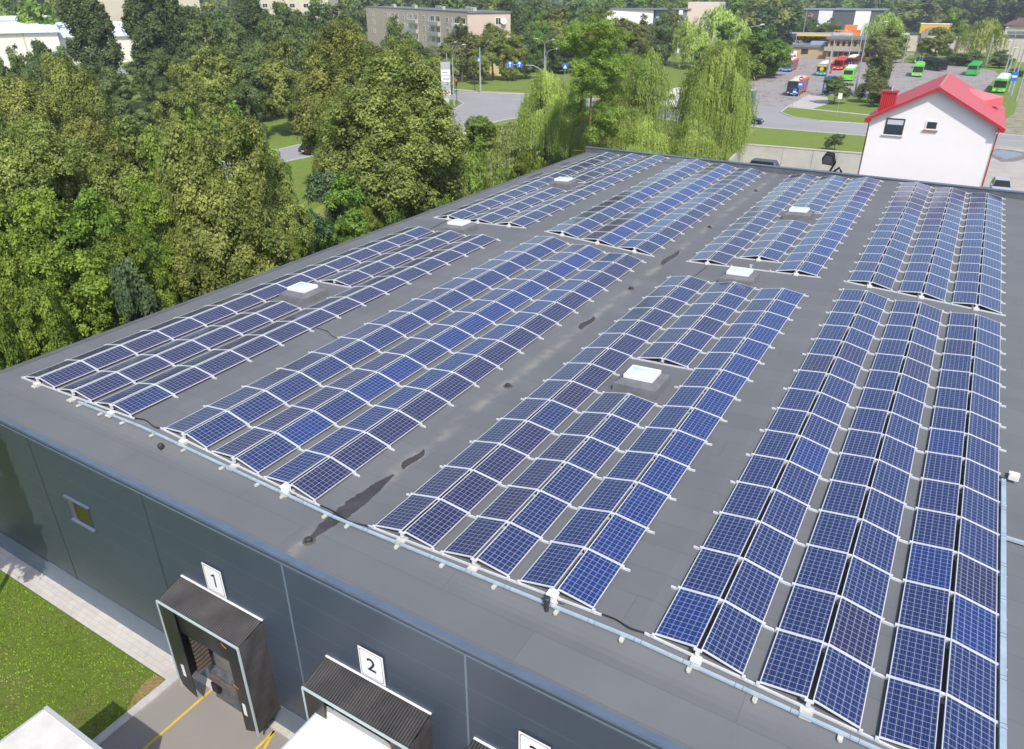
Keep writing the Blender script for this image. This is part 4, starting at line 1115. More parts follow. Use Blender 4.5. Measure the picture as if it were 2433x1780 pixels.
 ('dark', 68, -117.1, 114.3, 16.4, 4.86, 'dark green broadleaf tree, eleventh from left in the trees beyond the left street', 'trees beyond the left street'),
 ('birch', 69, -141.8, 153.0, 17.4, 6.72, 'pale birch among the trees beyond the left street', 'trees beyond the left street'),
 ('dark', 70, -94.2, 94.7, 14.1, 3.69, 'dark green broadleaf tree, twelfth from left in the trees beyond the left street', 'trees beyond the left street'),
 ('dark', 71, -86.2, 71.0, 8.9, 2.80, 'dark green broadleaf tree, seventh from left in the trees beyond the left street', 'trees beyond the left street'),
 ('dark', 72, -102.3, 114.6, 14.0, 3.75, 'dark green broadleaf tree, fourteenth from left in the trees beyond the left street', 'trees beyond the left street'),
 ('dark', 73, -115.9, 85.2, 13.2, 3.78, 'dark green broadleaf tree, third from left in the trees beyond the left street', 'trees beyond the left street'),
 ('dark', 74, -127.4, 86.3, 11.3, 3.53, 'dark green broadleaf tree, second from left in the trees beyond the left street', 'trees beyond the left street'),
 ('dark', 75, -146.0, 94.6, 8.5, 3.93, 'dark green broadleaf tree, first from left in the trees beyond the left street', 'trees beyond the left street'),
 ('dark', 76, -107.2, 134.1, 15.9, 4.41, 'dark green broadleaf tree, second from left in the trees before the apartment block', 'trees before the apartment block'),
 ('bright', 77, -100.3, 131.9, 13.0, 3.42, 'light green leafy tree among the trees before the apartment block', 'trees before the apartment block'),
 ('dark', 78, -98.9, 133.0, 11.1, 3.07, 'dark green broadleaf tree, third from left in the trees before the apartment block', 'trees before the apartment block'),
 ('olive', 79, -97.0, 125.6, 10.4, 3.31, 'olive linden tree, first from left in the trees before the apartment block', 'trees before the apartment block'),
 ('olive', 80, -97.0, 138.1, 10.5, 3.62, 'olive linden tree, second from left in the trees before the apartment block', 'trees before the apartment block'),
 ('birch', 81, -108.8, 162.9, 14.6, 4.73, 'drooping pale birch among the trees before the apartment block', 'trees before the apartment block'),
 ('dark', 82, -102.5, 140.3, 9.2, 2.68, 'dark green broadleaf tree, fourth from left in the trees before the apartment block', 'trees before the apartment block'),
 ('olive', 83, -103.5, 170.0, 13.6, 5.39, 'olive linden tree, fourth from left in the trees before the apartment block', 'trees before the apartment block'),
 ('olive', 84, -98.9, 172.8, 11.2, 4.07, 'olive linden tree, fifth from left in the trees before the apartment block', 'trees before the apartment block'),
 ('dark', 85, -98.2, 179.0, 11.7, 3.83, 'dark green broadleaf tree, fifth from left in the trees before the apartment block', 'trees before the apartment block'),
 ('olive', 86, -101.1, 159.6, 8.3, 2.61, 'olive linden tree, third from left in the trees before the apartment block', 'trees before the apartment block'),
 ('dark', 87, -93.1, 109.4, 12.4, 2.67, 'dark green broadleaf tree, first from left in the trees before the apartment block', 'trees before the apartment block'),
 ('poplar', 88, -115.6, 197.7, 19.5, 3.04, 'slim poplar, first from left in the trees beyond the junction', 'trees beyond the junction'),
 ('poplar', 89, -118.8, 207.5, 17.5, 2.83, 'slim poplar, second from left in the trees beyond the junction', 'trees beyond the junction'),
 ('bright', 90, -105.3, 197.9, 15.0, 4.64, 'vivid green leafy tree among the trees beyond the junction', 'trees beyond the junction'),
 ('dark', 91, -113.5, 218.5, 17.5, 5.80, 'dark green broadleaf tree, second from left in the trees beyond the junction', 'trees beyond the junction'),
 ('olive', 92, -105.8, 214.7, 16.7, 7.12, 'olive linden tree, first from left in the trees beyond the junction', 'trees beyond the junction'),
 ('dark', 93, -101.7, 222.4, 16.6, 6.47, 'dark green broadleaf tree, fifth from left in the trees beyond the junction', 'trees beyond the junction'),
 ('olive', 94, -92.6, 217.8, 17.2, 7.77, 'olive linden tree, second from left in the trees beyond the junction', 'trees beyond the junction'),
 ('olive', 95, -85.1, 216.7, 14.0, 6.91, 'olive linden tree, third from left in the trees beyond the junction', 'trees beyond the junction'),
 ('dark', 96, -94.6, 197.9, 10.1, 5.28, 'dark green broadleaf tree, fourth from left in the trees beyond the junction', 'trees beyond the junction'),
 ('dark', 97, -88.4, 206.5, 9.3, 5.38, 'dark green broadleaf tree, sixth from left in the trees beyond the junction', 'trees beyond the junction'),
 ('dark', 98, -131.8, 240.4, 18.6, 4.81, 'dark green broadleaf tree, first from left in the trees beyond the junction', 'trees beyond the junction'),
 ('birch', 99, -85.3, 231.7, 14.3, 4.33, 'pale birch among the trees beyond the junction', 'trees beyond the junction'),
 ('dark', 100, -82.2, 239.3, 15.2, 5.13, 'dark green broadleaf tree, eighth from left in the trees beyond the junction', 'trees beyond the junction'),
 ('olive', 101, -82.0, 246.9, 16.4, 5.03, 'olive linden tree, fourth from left in the trees beyond the junction', 'trees beyond the junction'),
 ('dark', 102, -100.8, 198.1, 11.2, 4.68, 'dark green broadleaf tree, third from left in the trees beyond the junction', 'trees beyond the junction'),
 ('dark', 103, -81.5, 204.1, 9.0, 4.61, 'dark green broadleaf tree, seventh from left in the trees beyond the junction', 'trees beyond the junction'),
 ('willow', 104, -38.0, 79.7, 12.2, 3.58, 'weeping willow, first from left in the weeping willows behind the parapet', 'weeping willows behind the parapet'),
 ('willow', 105, -32.3, 76.0, 10.6, 3.12, 'weeping willow, second from left in the weeping willows behind the parapet', 'weeping willows behind the parapet'),
 ('willow', 106, -32.3, 95.7, 13.3, 3.91, 'weeping willow, fifth from left in the weeping willows behind the parapet', 'weeping willows behind the parapet'),
 ('willow', 107, -26.8, 74.1, 9.6, 3.82, 'weeping willow, third from left in the weeping willows behind the parapet', 'weeping willows behind the parapet'),
 ('willow', 108, -24.6, 77.2, 8.6, 3.06, 'weeping willow, fourth from left in the weeping willows behind the parapet', 'weeping willows behind the parapet'),
 ('willow', 109, -22.1, 75.0, 7.9, 3.52, 'weeping willow, sixth from left in the weeping willows behind the parapet', 'weeping willows behind the parapet'),
 ('willow', 110, -17.4, 88.2, 15.9, 4.96, 'weeping willow, ninth from left in the weeping willows behind the parapet', 'weeping willows behind the parapet'),
 ('willow', 111, -17.8, 84.9, 12.7, 2.67, 'weeping willow, eighth from left in the weeping willows behind the parapet', 'weeping willows behind the parapet'),
 ('willow', 112, -16.4, 77.0, 8.4, 2.93, 'weeping willow, seventh from left in the weeping willows behind the parapet', 'weeping willows behind the parapet'),
 ('willow', 113, -14.5, 84.8, 12.8, 2.48, 'weeping willow, tenth from left in the weeping willows behind the parapet', 'weeping willows behind the parapet'),
 ('willowtop', 114, -28.5, 92.9, 14.1, 4.07, 'high-boughed willow among the weeping willows behind the parapet', 'weeping willows behind the parapet'),
 ('farwillow', 115, -65.0, 245.1, 17.9, 10.78, 'pale willow, third from left in the trees by the bus lot', 'trees by the bus lot'),
 ('farwillow', 116, -72.8, 236.3, 14.6, 4.43, 'pale willow, first from left in the trees by the bus lot', 'trees by the bus lot'),
 ('farwillow', 117, -66.4, 231.1, 12.0, 5.57, 'pale willow, second from left in the trees by the bus lot', 'trees by the bus lot'),
 ('bright', 118, -53.2, 217.3, 13.3, 7.92, 'deep green leafy tree among the trees by the bus lot', 'trees by the bus lot'),
 ('bright', 119, -42.7, 213.9, 14.1, 6.58, 'bright green leafy tree, second from left in the trees by the bus lot', 'trees by the bus lot'),
 ('bright', 120, -40.2, 222.6, 9.3, 3.60, 'bright green leafy tree, third from left in the trees by the bus lot', 'trees by the bus lot'),
 ('bright', 121, -44.0, 206.3, 11.5, 5.43, 'bright green leafy tree, first from left in the trees by the bus lot', 'trees by the bus lot'),
 ('round', 122, -14.6, 166.4, 5.5, 2.97, 'round young tree among the trees around the bus lot', 'trees around the bus lot'),
 ('birch', 123, -9.1, 182.2, 10.5, 3.11, 'drooping birch, second from left in the trees around the bus lot', 'trees around the bus lot'),
 ('birch', 124, -8.8, 172.1, 6.1, 2.90, 'drooping birch, first from left in the trees around the bus lot', 'trees around the bus lot'),
 ('birch', 125, -5.0, 165.5, 4.1, 2.79, 'drooping birch, third from left in the trees around the bus lot', 'trees around the bus lot'),
 ('round', 126, -5.0, 109.1, 2.5, 1.47, 'small young tree among the trees around the bus lot', 'trees around the bus lot'),
 ('olive', 127, -24.5, 316.3, 8.4, 6.61, 'olive linden tree, first from left in the trees around the bus lot', 'trees around the bus lot'),
 ('olive', 128, -19.3, 291.7, 10.8, 6.94, 'olive linden tree, second from left in the trees around the bus lot', 'trees around the bus lot'),
 ('farwillow', 129, -26.2, 336.2, 15.2, 7.95, 'pale willow among the trees around the bus lot', 'trees around the bus lot'),
 ('olive', 130, -4.9, 305.8, 10.5, 6.00, 'olive linden tree, third from left in the trees around the bus lot', 'trees around the bus lot'),
 ('farwillow', 131, 8.9, 298.2, 14.3, 7.08, 'weeping willow among the trees around the bus lot', 'trees around the bus lot'),
 ('dark', 132, 15.4, 286.2, 5.3, 3.60, 'dark green broadleaf tree, third from left in the trees around the bus lot', 'trees around the bus lot'),
 ('dark', 133, 7.4, 288.2, 4.7, 3.69, 'dark green broadleaf tree, second from left in the trees around the bus lot', 'trees around the bus lot'),
 ('dark', 134, 2.4, 290.1, 3.6, 3.75, 'dark green broadleaf tree, first from left in the trees around the bus lot', 'trees around the bus lot'),
 ('dark', 135, 19.6, 258.1, 2.1, 2.61, 'dark green broadleaf tree, fourth from left in the trees around the bus lot', 'trees around the bus lot'),
 ('spruce', 136, -69.8, 420.7, 9.4, 5.19, 'dark spruce, third from left in the trees beyond the filling station', 'trees beyond the filling station'),
 ('birch', 137, -61.1, 401.9, 7.0, 6.60, 'pale birch, first from left in the trees beyond the filling station', 'trees beyond the filling station'),
 ('far', 138, -69.9, 410.5, 6.6, 5.66, 'leafy broadleaf tree, fifth from left in the trees beyond the filling station', 'trees beyond the filling station'),
 ('far', 139, -78.7, 551.1, 6.0, 5.91, 'leafy broadleaf tree, sixth from left in the trees beyond the filling station', 'trees beyond the filling station'),
 ('far', 140, -55.5, 554.3, 10.4, 8.68, 'leafy broadleaf tree, eighth from left in the trees beyond the filling station', 'trees beyond the filling station'),
 ('far', 141, -69.1, 562.6, 11.8, 7.42, 'leafy broadleaf tree, seventh from left in the trees beyond the filling station', 'trees beyond the filling station'),
 ('far', 142, -75.9, 399.1, 13.8, 6.62, 'leafy broadleaf tree, fourth from left in the trees beyond the filling station', 'trees beyond the filling station'),
 ('bright', 143, -65.5, 409.3, 10.0, 4.51, 'light green leafy tree, first from left in the trees beyond the filling station', 'trees beyond the filling station'),
 ('birch', 144, -58.2, 410.5, 10.4, 4.44, 'pale birch, second from left in the trees beyond the filling station', 'trees beyond the filling station'),
 ('dark', 145, -68.6, 406.7, 9.6, 3.58, 'dark green broadleaf tree, first from left in the trees beyond the filling station', 'trees beyond the filling station'),
 ('bright', 146, -61.0, 407.0, 8.5, 4.22, 'light green leafy tree, second from left in the trees beyond the filling station', 'trees beyond the filling station'),
 ('dark', 147, -55.7, 415.0, 8.8, 3.36, 'dark green broadleaf tree, second from left in the trees beyond the filling station', 'trees beyond the filling station'),
 ('far', 148, -80.8, 377.5, 16.0, 7.40, 'leafy broadleaf tree, third from left in the trees beyond the filling station', 'trees beyond the filling station'),
 ('far', 149, -88.8, 375.5, 16.9, 7.43, 'leafy broadleaf tree, second from left in the trees beyond the filling station', 'trees beyond the filling station'),
 ('far', 150, -100.4, 393.1, 18.7, 6.70, 'leafy broadleaf tree, first from left in the trees beyond the filling station', 'trees beyond the filling station'),
 ('spruce', 151, -72.7, 358.8, 11.8, 5.04, 'dark spruce, first from left in the trees beyond the filling station', 'trees beyond the filling station'),
 ('spruce', 152, -70.9, 369.5, 10.1, 3.72, 'dark spruce, second from left in the trees beyond the filling station', 'trees beyond the filling station'),
 ('far', 153, -40.7, 565.9, 15.6, 11.57, 'leafy broadleaf tree, tenth from left in the trees beyond the filling station', 'trees beyond the filling station'),
 ('far', 154, -34.8, 586.5, 16.8, 10.39, 'leafy broadleaf tree, eleventh from left in the trees beyond the filling station', 'trees beyond the filling station'),
 ('far', 155, -47.0, 565.3, 14.3, 8.73, 'leafy broadleaf tree, ninth from left in the trees beyond the filling station', 'trees beyond the filling station'),
 ('bright', 156, -4.8, 367.9, 15.4, 6.23, 'light green leafy tree, third from left in the trees beyond the filling station', 'trees beyond the filling station'),
 ('far', 157, -25.7, 577.1, 14.5, 7.26, 'leafy broadleaf tree, twelfth from left in the trees beyond the filling station', 'trees beyond the filling station'),
 ('spruce', 158, -16.5, 580.9, 17.2, 4.91, 'dark spruce, eighth from left in the spruce wood at upper right', 'spruce wood at upper right'),
 ('spruce', 159, 6.0, 554.1, 19.6, 4.58, 'dark spruce, eighteenth from left in the spruce wood at upper right', 'spruce wood at upper right'),
 ('spruce', 160, -30.6, 570.1, 18.7, 4.88, 'dark spruce, first from left in the spruce wood at upper right', 'spruce wood at upper right'),
 ('spruce', 161, -16.7, 589.9, 15.5, 4.99, 'dark spruce, seventh from left in the spruce wood at upper right', 'spruce wood at upper right'),
 ('spruce', 162, 19.9, 605.7, 20.0, 4.92, 'dark spruce, twenty-seventh from left in the spruce wood at upper right', 'spruce wood at upper right'),
 ('spruce', 163, -25.1, 625.3, 19.4, 5.30, 'dark spruce, fifth from left in the spruce wood at upper right', 'spruce wood at upper right'),
 ('spruce', 164, 1.1, 608.6, 16.4, 5.05, 'dark spruce, fifteenth from left in the spruce wood at upper right', 'spruce wood at upper right'),
 ('spruce', 165, -29.4, 600.1, 18.9, 5.12, 'dark spruce, fourth from left in the spruce wood at upper right', 'spruce wood at upper right'),
 ('spruce', 166, -15.4, 625.6, 21.7, 5.24, 'dark spruce, tenth from left in the spruce wood at upper right', 'spruce wood at upper right'),
 ('spruce', 167, -2.6, 627.2, 16.3, 5.22, 'dark spruce, thirteenth from left in the spruce wood at upper right', 'spruce wood at upper right'),
 ('spruce', 168, 12.7, 583.8, 18.5, 4.79, 'dark spruce, twenty-third from left in the spruce wood at upper right', 'spruce wood at upper right'),
 ('spruce', 169, 18.0, 632.4, 20.1, 5.15, 'dark spruce, twenty-sixth from left in the spruce wood at upper right', 'spruce wood at upper right'),
 ('spruce', 170, 22.0, 560.4, 19.0, 4.55, 'dark spruce, thirtieth from left in the spruce wood at upper right', 'spruce wood at upper right'),
 ('spruce', 171, -18.3, 586.8, 18.2, 4.96, 'dark spruce, sixth from left in the spruce wood at upper right', 'spruce wood at upper right'),
 ('spruce', 172, 6.7, 593.9, 20.7, 4.89, 'dark spruce, twentieth from left in the spruce wood at upper right', 'spruce wood at upper right'),
 ('spruce', 173, -7.9, 600.6, 17.8, 5.03, 'dark spruce, twelfth from left in the spruce wood at upper right', 'spruce wood at upper right'),
 ('spruce', 174, 4.5, 609.6, 18.4, 5.03, 'dark spruce, seventeenth from left in the spruce wood at upper right', 'spruce wood at upper right'),
 ('spruce', 175, 26.7, 637.3, 18.6, 5.15, 'dark spruce, number-32 from left in the spruce wood at upper right', 'spruce wood at upper right'),
 ('spruce', 176, 10.0, 625.7, 18.5, 5.14, 'dark spruce, twenty-first from left in the spruce wood at upper right', 'spruce wood at upper right'),
 ('spruce', 177, 28.0, 599.2, 18.5, 4.84, 'dark spruce, number-33 from left in the spruce wood at upper right', 'spruce wood at upper right'),
 ('spruce', 178, 12.1, 623.1, 21.0, 5.09, 'dark spruce, twenty-second from left in the spruce wood at upper right', 'spruce wood at upper right'),
 ('spruce', 179, 4.6, 553.9, 18.3, 4.59, 'dark spruce, sixteenth from left in the spruce wood at upper right', 'spruce wood at upper right'),
 ('spruce', 180, 20.7, 556.1, 18.4, 4.53, 'dark spruce, twenty-eighth from left in the spruce wood at upper right', 'spruce wood at upper right'),
 ('spruce', 181, 17.2, 561.8, 20.3, 4.58, 'dark spruce, twenty-fifth from left in the spruce wood at upper right', 'spruce wood at upper right'),
 ('spruce', 182, -14.6, 626.3, 16.1, 5.27, 'dark spruce, ninth from left in the spruce wood at upper right', 'spruce wood at upper right'),
 ('spruce', 183, -27.4, 551.0, 19.6, 4.71, 'dark spruce, third from left in the spruce wood at upper right', 'spruce wood at upper right'),
 ('spruce', 184, 12.5, 627.5, 20.5, 5.13, 'dark spruce, twenty-fourth from left in the spruce wood at upper right', 'spruce wood at upper right'),
 ('spruce', 185, 30.4, 637.8, 17.2, 5.14, 'dark spruce, number-34 from left in the spruce wood at upper right', 'spruce wood at upper right'),
 ('spruce', 186, -13.8, 601.7, 21.5, 5.04, 'dark spruce, eleventh from left in the spruce wood at upper right', 'spruce wood at upper right'),
 ('spruce', 187, -30.9, 583.5, 21.0, 4.98, 'dark spruce, second from left in the spruce wood at upper right', 'spruce wood at upper right'),
 ('spruce', 188, 6.6, 552.0, 18.8, 4.56, 'dark spruce, nineteenth from left in the spruce wood at upper right', 'spruce wood at upper right'),
 ('spruce', 189, 22.1, 634.4, 20.6, 5.14, 'dark spruce, twenty-ninth from left in the spruce wood at upper right', 'spruce wood at upper right'),
 ('spruce', 190, 23.2, 589.6, 20.4, 4.77, 'dark spruce, number-31 from left in the spruce wood at upper right', 'spruce wood at upper right'),
 ('spruce', 191, 0.9, 601.8, 16.8, 5.00, 'dark spruce, fourteenth from left in the spruce wood at upper right', 'spruce wood at upper right'),
 ('far', 3, -380.1, 181.0, 16.6, 6.37, 'leafy broadleaf tree, first from left in the far band of trees', 'far band of trees'),
 ('far', 2, -396.9, 194.5, 16.4, 6.46, 'leafy broadleaf tree, second from left in the far band of trees', 'far band of trees'),
 ('far', 2, -361.9, 182.1, 20.3, 5.87, 'leafy broadleaf tree, third from left in the far band of trees', 'far band of trees'),
 ('far', 2, -374.2, 190.6, 17.8, 4.84, 'leafy broadleaf tree, fourth from left in the far band of trees', 'far band of trees'),
 ('far', 3, -383.5, 202.8, 18.8, 7.45, 'leafy broadleaf tree, fifth from left in the far band of trees', 'far band of trees'),
 ('far', 2, -263.0, 139.4, 18.4, 5.89, 'leafy broadleaf tree, sixth from left in the far band of trees', 'far band of trees'),
 ('far', 1, -306.1, 169.6, 18.3, 4.51, 'leafy broadleaf tree, seventh from left in the far band of trees', 'far band of trees'),
 ('far', 3, -318.1, 179.8, 18.2, 5.12, 'leafy broadleaf tree, eighth from left in the far band of trees', 'far band of trees'),
 ('far', 1, -400.7, 232.1, 15.9, 8.03, 'leafy broadleaf tree, ninth from left in the far band of trees', 'far band of trees'),
 ('far', 1, -286.6, 169.8, 17.7, 4.56, 'leafy broadleaf tree, tenth from left in the far band of trees', 'far band of trees'),
 ('far', 1, -455.5, 282.9, 20.2, 10.61, 'leafy broadleaf tree, eleventh from left in the far band of trees', 'far band of trees'),
 ('far', 3, -426.2, 269.8, 20.2, 8.70, 'leafy broadleaf tree, twelfth from left in the far band of trees', 'far band of trees'),
 ('far', 1, -485.8, 314.8, 20.2, 8.27, 'leafy broadleaf tree, thirteenth from left in the far band of trees', 'far band of trees'),
 ('far', 2, -298.8, 198.6, 17.3, 4.51, 'leafy broadleaf tree, fourteenth from left in the far band of trees', 'far band of trees'),
 ('far', 3, -311.5, 211.6, 18.3, 7.38, 'leafy broadleaf tree, fifteenth from left in the far band of trees', 'far band of trees'),
 ('far', 3, -308.6, 214.1, 18.7, 5.87, 'leafy broadleaf tree, sixteenth from left in the far band of trees', 'far band of trees'),
 ('far', 3, -233.0, 163.9, 17.6, 5.80, 'leafy broadleaf tree, seventeenth from left in the far band of trees', 'far band of trees'),
 ('far', 3, -499.2, 367.5, 15.6, 7.50, 'leafy broadleaf tree, eighteenth from left in the far band of trees', 'far band of trees'),
 ('far', 2, -421.8, 320.0, 17.4, 7.72, 'leafy broadleaf tree, nineteenth from left in the far band of trees', 'far band of trees'),
 ('far', 0, -461.6, 359.3, 15.0, 12.27, 'leafy broadleaf tree, twentieth from left in the far band of trees', 'far band of trees'),
 ('far', 1, -279.2, 221.5, 16.9, 6.70, 'leafy broadleaf tree, twenty-first from left in the far band of trees', 'far band of trees'),
 ('far', 0, -460.6, 377.6, 16.6, 7.24, 'leafy broadleaf tree, twenty-second from left in the far band of trees', 'far band of trees'),
 ('far', 3, -329.7, 272.4, 17.3, 7.34, 'leafy broadleaf tree, twenty-third from left in the far band of trees', 'far band of trees'),
 ('far', 3, -456.9, 387.9, 19.4, 7.94, 'leafy broadleaf tree, twenty-fourth from left in the far band of trees', 'far band of trees'),
 ('far', 0, -270.6, 238.7, 19.5, 4.89, 'leafy broadleaf tree, twenty-fifth from left in the far band of trees', 'far band of trees'),
 ('far', 0, -421.6, 376.6, 14.6, 11.26, 'leafy broadleaf tree, twenty-sixth from left in the far band of trees', 'far band of trees'),
 ('far', 1, -369.8, 341.7, 18.1, 9.85, 'leafy broadleaf tree, twenty-seventh from left in the far band of trees', 'far band of trees'),
 ('far', 0, -357.3, 337.2, 18.0, 8.31, 'leafy broadleaf tree, twenty-eighth from left in the far band of trees', 'far band of trees'),
 ('far', 3, -400.0, 392.9, 19.9, 7.19, 'leafy broadleaf tree, twenty-ninth from left in the far band of trees', 'far band of trees'),
 ('far', 2, -409.9, 414.3, 19.6, 10.04, 'leafy broadleaf tree, thirtieth from left in the far band of trees', 'far band of trees'),
 ('far', 2, -254.8, 259.6, 18.8, 5.98, 'leafy broadleaf tree, number-31 from left in the far band of trees', 'far band of trees'),
 ('far', 0, -273.7, 287.7, 18.9, 5.49, 'leafy broadleaf tree, number-32 from left in the far band of trees', 'far band of trees'),
 ('far', 2, -304.4, 331.5, 19.9, 6.45, 'leafy broadleaf tree, number-33 from left in the far band of trees', 'far band of trees'),
 ('far', 0, -351.6, 390.8, 17.1, 9.89, 'leafy broadleaf tree, number-34 from left in the far band of trees', 'far band of trees'),
 ('far', 3, -254.9, 292.6, 19.3, 6.55, 'leafy broadleaf tree, number-35 from left in the far band of trees', 'far band of trees'),
 ('far', 3, -270.6, 318.5, 21.3, 7.05, 'leafy broadleaf tree, number-36 from left in the far band of trees', 'far band of trees'),
 ('far', 0, -293.9, 352.5, 19.6, 9.76, 'leafy broadleaf tree, number-37 from left in the far band of trees', 'far band of trees'),
 ('far', 0, -258.8, 321.9, 18.6, 8.53, 'leafy broadleaf tree, number-38 from left in the far band of trees', 'far band of trees'),
 ('far', 3, -246.3, 317.5, 21.5, 5.71, 'leafy broadleaf tree, number-39 from left in the far band of trees', 'far band of trees'),
 ('far', 0, -271.3, 353.8, 21.0, 5.79, 'leafy broadleaf tree, number-40 from left in the far band of trees', 'far band of trees'),
 ('far', 0, -249.8, 335.4, 20.6, 6.60, 'leafy broadleaf tree, number-41 from left in the far band of trees', 'far band of trees'),
 ('far', 0, -246.7, 341.2, 21.2, 8.53, 'leafy broadleaf tree, number-42 from left in the far band of trees', 'far band of trees'),
 ('far', 3, -185.0, 267.7, 18.7, 6.36, 'leafy broadleaf tree, number-43 from left in the far band of trees', 'far band of trees'),
 ('far', 3, -205.5, 306.5, 20.3, 6.06, 'leafy broadleaf tree, number-44 from left in the far band of trees', 'far band of trees'),
 ('far', 3, -246.2, 380.6, 18.5, 10.21, 'leafy broadleaf tree, number-45 from left in the far band of trees', 'far band of trees'),
 ('far', 1, -208.7, 331.3, 20.0, 7.58, 'leafy broadleaf tree, number-46 from left in the far band of trees', 'far band of trees'),
 ('far', 1, -220.5, 356.0, 18.3, 7.86, 'leafy broadleaf tree, number-47 from left in the far band of trees', 'far band of trees'),
 ('far', 2, -201.3, 335.6, 18.5, 8.41, 'leafy broadleaf tree, number-48 from left in the far band of trees', 'far band of trees'),
 ('far', 2, -291.6, 505.5, 16.3, 10.84, 'leafy broadleaf tree, number-49 from left in the far band of trees', 'far band of trees'),
 ('far', 1, -207.9, 376.6, 19.0, 9.00, 'leafy broadleaf tree, number-50 from left in the far band of trees', 'far band of trees'),
 ('far', 1, -212.9, 390.9, 18.7, 9.17, 'leafy broadleaf tree, number-51 from left in the far band of trees', 'far band of trees'),
 ('far', 0, -250.9, 477.7, 16.0, 8.01, 'leafy broadleaf tree, number-52 from left in the far band of trees', 'far band of trees'),
 ('far', 0, -246.8, 487.2, 15.0, 9.16, 'leafy broadleaf tree, number-53 from left in the far band of trees', 'far band of trees'),
 ('far', 0, -178.6, 367.6, 19.2, 8.18, 'leafy broadleaf tree, number-54 from left in the far band of trees', 'far band of trees'),
 ('far', 2, -246.7, 528.9, 18.6, 8.49, 'leafy broadleaf tree, number-55 from left in the far band of trees', 'far band of trees'),
 ('far', 2, -216.5, 471.3, 16.3, 6.80, 'leafy broadleaf tree, number-56 from left in the far band of trees', 'far band of trees'),
 ('far', 0, -143.0, 327.4, 19.6, 4.92, 'leafy broadleaf tree, number-57 from left in the far band of trees', 'far band of trees'),
 ('far', 2, -159.8, 377.3, 20.4, 8.21, 'leafy broadleaf tree, number-58 from left in the far band of trees', 'far band of trees'),
 ('far', 3, -179.8, 437.3, 21.1, 8.71, 'leafy broadleaf tree, number-59 from left in the far band of trees', 'far band of trees'),
 ('far', 2, -160.7, 413.2, 19.8, 6.11, 'leafy broadleaf tree, number-60 from left in the far band of trees', 'far band of trees'),
 ('far', 2, -181.9, 479.7, 19.4, 7.95, 'leafy broadleaf tree, number-61 from left in the far band of trees', 'far band of trees'),
 ('far', 2, -165.2, 455.2, 20.2, 9.25, 'leafy broadleaf tree, number-62 from left in the far band of trees', 'far band of trees'),
 ('far', 1, -167.7, 480.6, 19.8, 10.00, 'leafy broadleaf tree, number-63 from left in the far band of trees', 'far band of trees'),
 ('far', 2, -132.1, 401.3, 19.2, 5.90, 'leafy broadleaf tree, number-64 from left in the far band of trees', 'far band of trees'),
 ('far', 1, -132.7, 427.3, 21.1, 7.68, 'leafy broadleaf tree, number-65 from left in the far band of trees', 'far band of trees'),
 ('far', 0, -137.2, 463.1, 20.0, 7.83, 'leafy broadleaf tree, number-66 from left in the far band of trees', 'far band of trees'),
 ('far', 2, -124.0, 435.5, 16.0, 5.83, 'leafy broadleaf tree, number-67 from left in the far band of trees', 'far band of trees'),
 ('far', 3, -148.7, 540.8, 18.0, 8.70, 'leafy broadleaf tree, number-68 from left in the far band of trees', 'far band of trees'),
 ('far', 0, -143.8, 553.9, 19.7, 9.72, 'leafy broadleaf tree, number-69 from left in the far band of trees', 'far band of trees'),
 ('far', 0, -122.3, 496.2, 16.5, 9.03, 'leafy broadleaf tree, number-70 from left in the far band of trees', 'far band of trees'),
 ('far', 1, -88.7, 388.9, 18.5, 7.75, 'leafy broadleaf tree, number-71 from left in the far band of trees', 'far band of trees'),
 ('far', 1, -79.4, 378.8, 18.7, 5.46, 'leafy broadleaf tree, number-72 from left in the far band of trees', 'far band of trees'),
 ('far', 0, -78.1, 395.1, 19.2, 7.89, 'leafy broadleaf tree, number-73 from left in the far band of trees', 'far band of trees'),
 ('far', 2, -123.2, 648.7, 15.4, 13.49, 'leafy broadleaf tree, number-74 from left in the far band of trees', 'far band of trees'),
 ('far', 1, -102.6, 579.3, 14.4, 9.70, 'leafy broadleaf tree, number-75 from left in the far band of trees', 'far band of trees'),
 ('far', 3, -104.1, 630.6, 15.0, 10.70, 'leafy broadleaf tree, number-76 from left in the far band of trees', 'far band of trees'),
 ('far', 0, -103.1, 652.2, 13.5, 13.60, 'leafy broadleaf tree, number-77 from left in the far band of trees', 'far band of trees'),
 ('far', 0, -78.3, 560.2, 14.9, 9.93, 'leafy broadleaf tree, number-78 from left in the far band of trees', 'far band of trees'),
 ('far', 2, -82.5, 611.0, 16.7, 9.16, 'leafy broadleaf tree, number-79 from left in the far band of trees', 'far band of trees'),
 ('far', 0, -76.5, 662.7, 14.6, 13.37, 'leafy broadleaf tree, number-80 from left in the far band of trees', 'far band of trees'),
 ('far', 1, -70.7, 673.8, 13.7, 10.53, 'leafy broadleaf tree, number-81 from left in the far band of trees', 'far band of trees'),
 ('far', 3, -51.8, 555.7, 16.6, 7.27, 'leafy broadleaf tree, number-82 from left in the far band of trees', 'far band of trees'),
 ('far', 3, -51.1, 610.1, 17.4, 7.16, 'leafy broadleaf tree, number-83 from left in the far band of trees', 'far band of trees'),
 ('far', 2, -49.6, 693.5, 16.2, 10.17, 'leafy broadleaf tree, number-84 from left in the far band of trees', 'far band of trees'),
 ('far', 2, -44.4, 702.4, 15.8, 9.58, 'leafy broadleaf tree, number-85 from left in the far band of trees', 'far band of trees'),
 ('far', 1, -32.7, 611.8, 18.5, 9.10, 'leafy broadleaf tree, number-86 from left in the far band of trees', 'far band of trees'),
 ('far', 3, -24.8, 640.4, 18.4, 11.88, 'leafy broadleaf tree, number-87 from left in the far band of trees', 'far band of trees'),
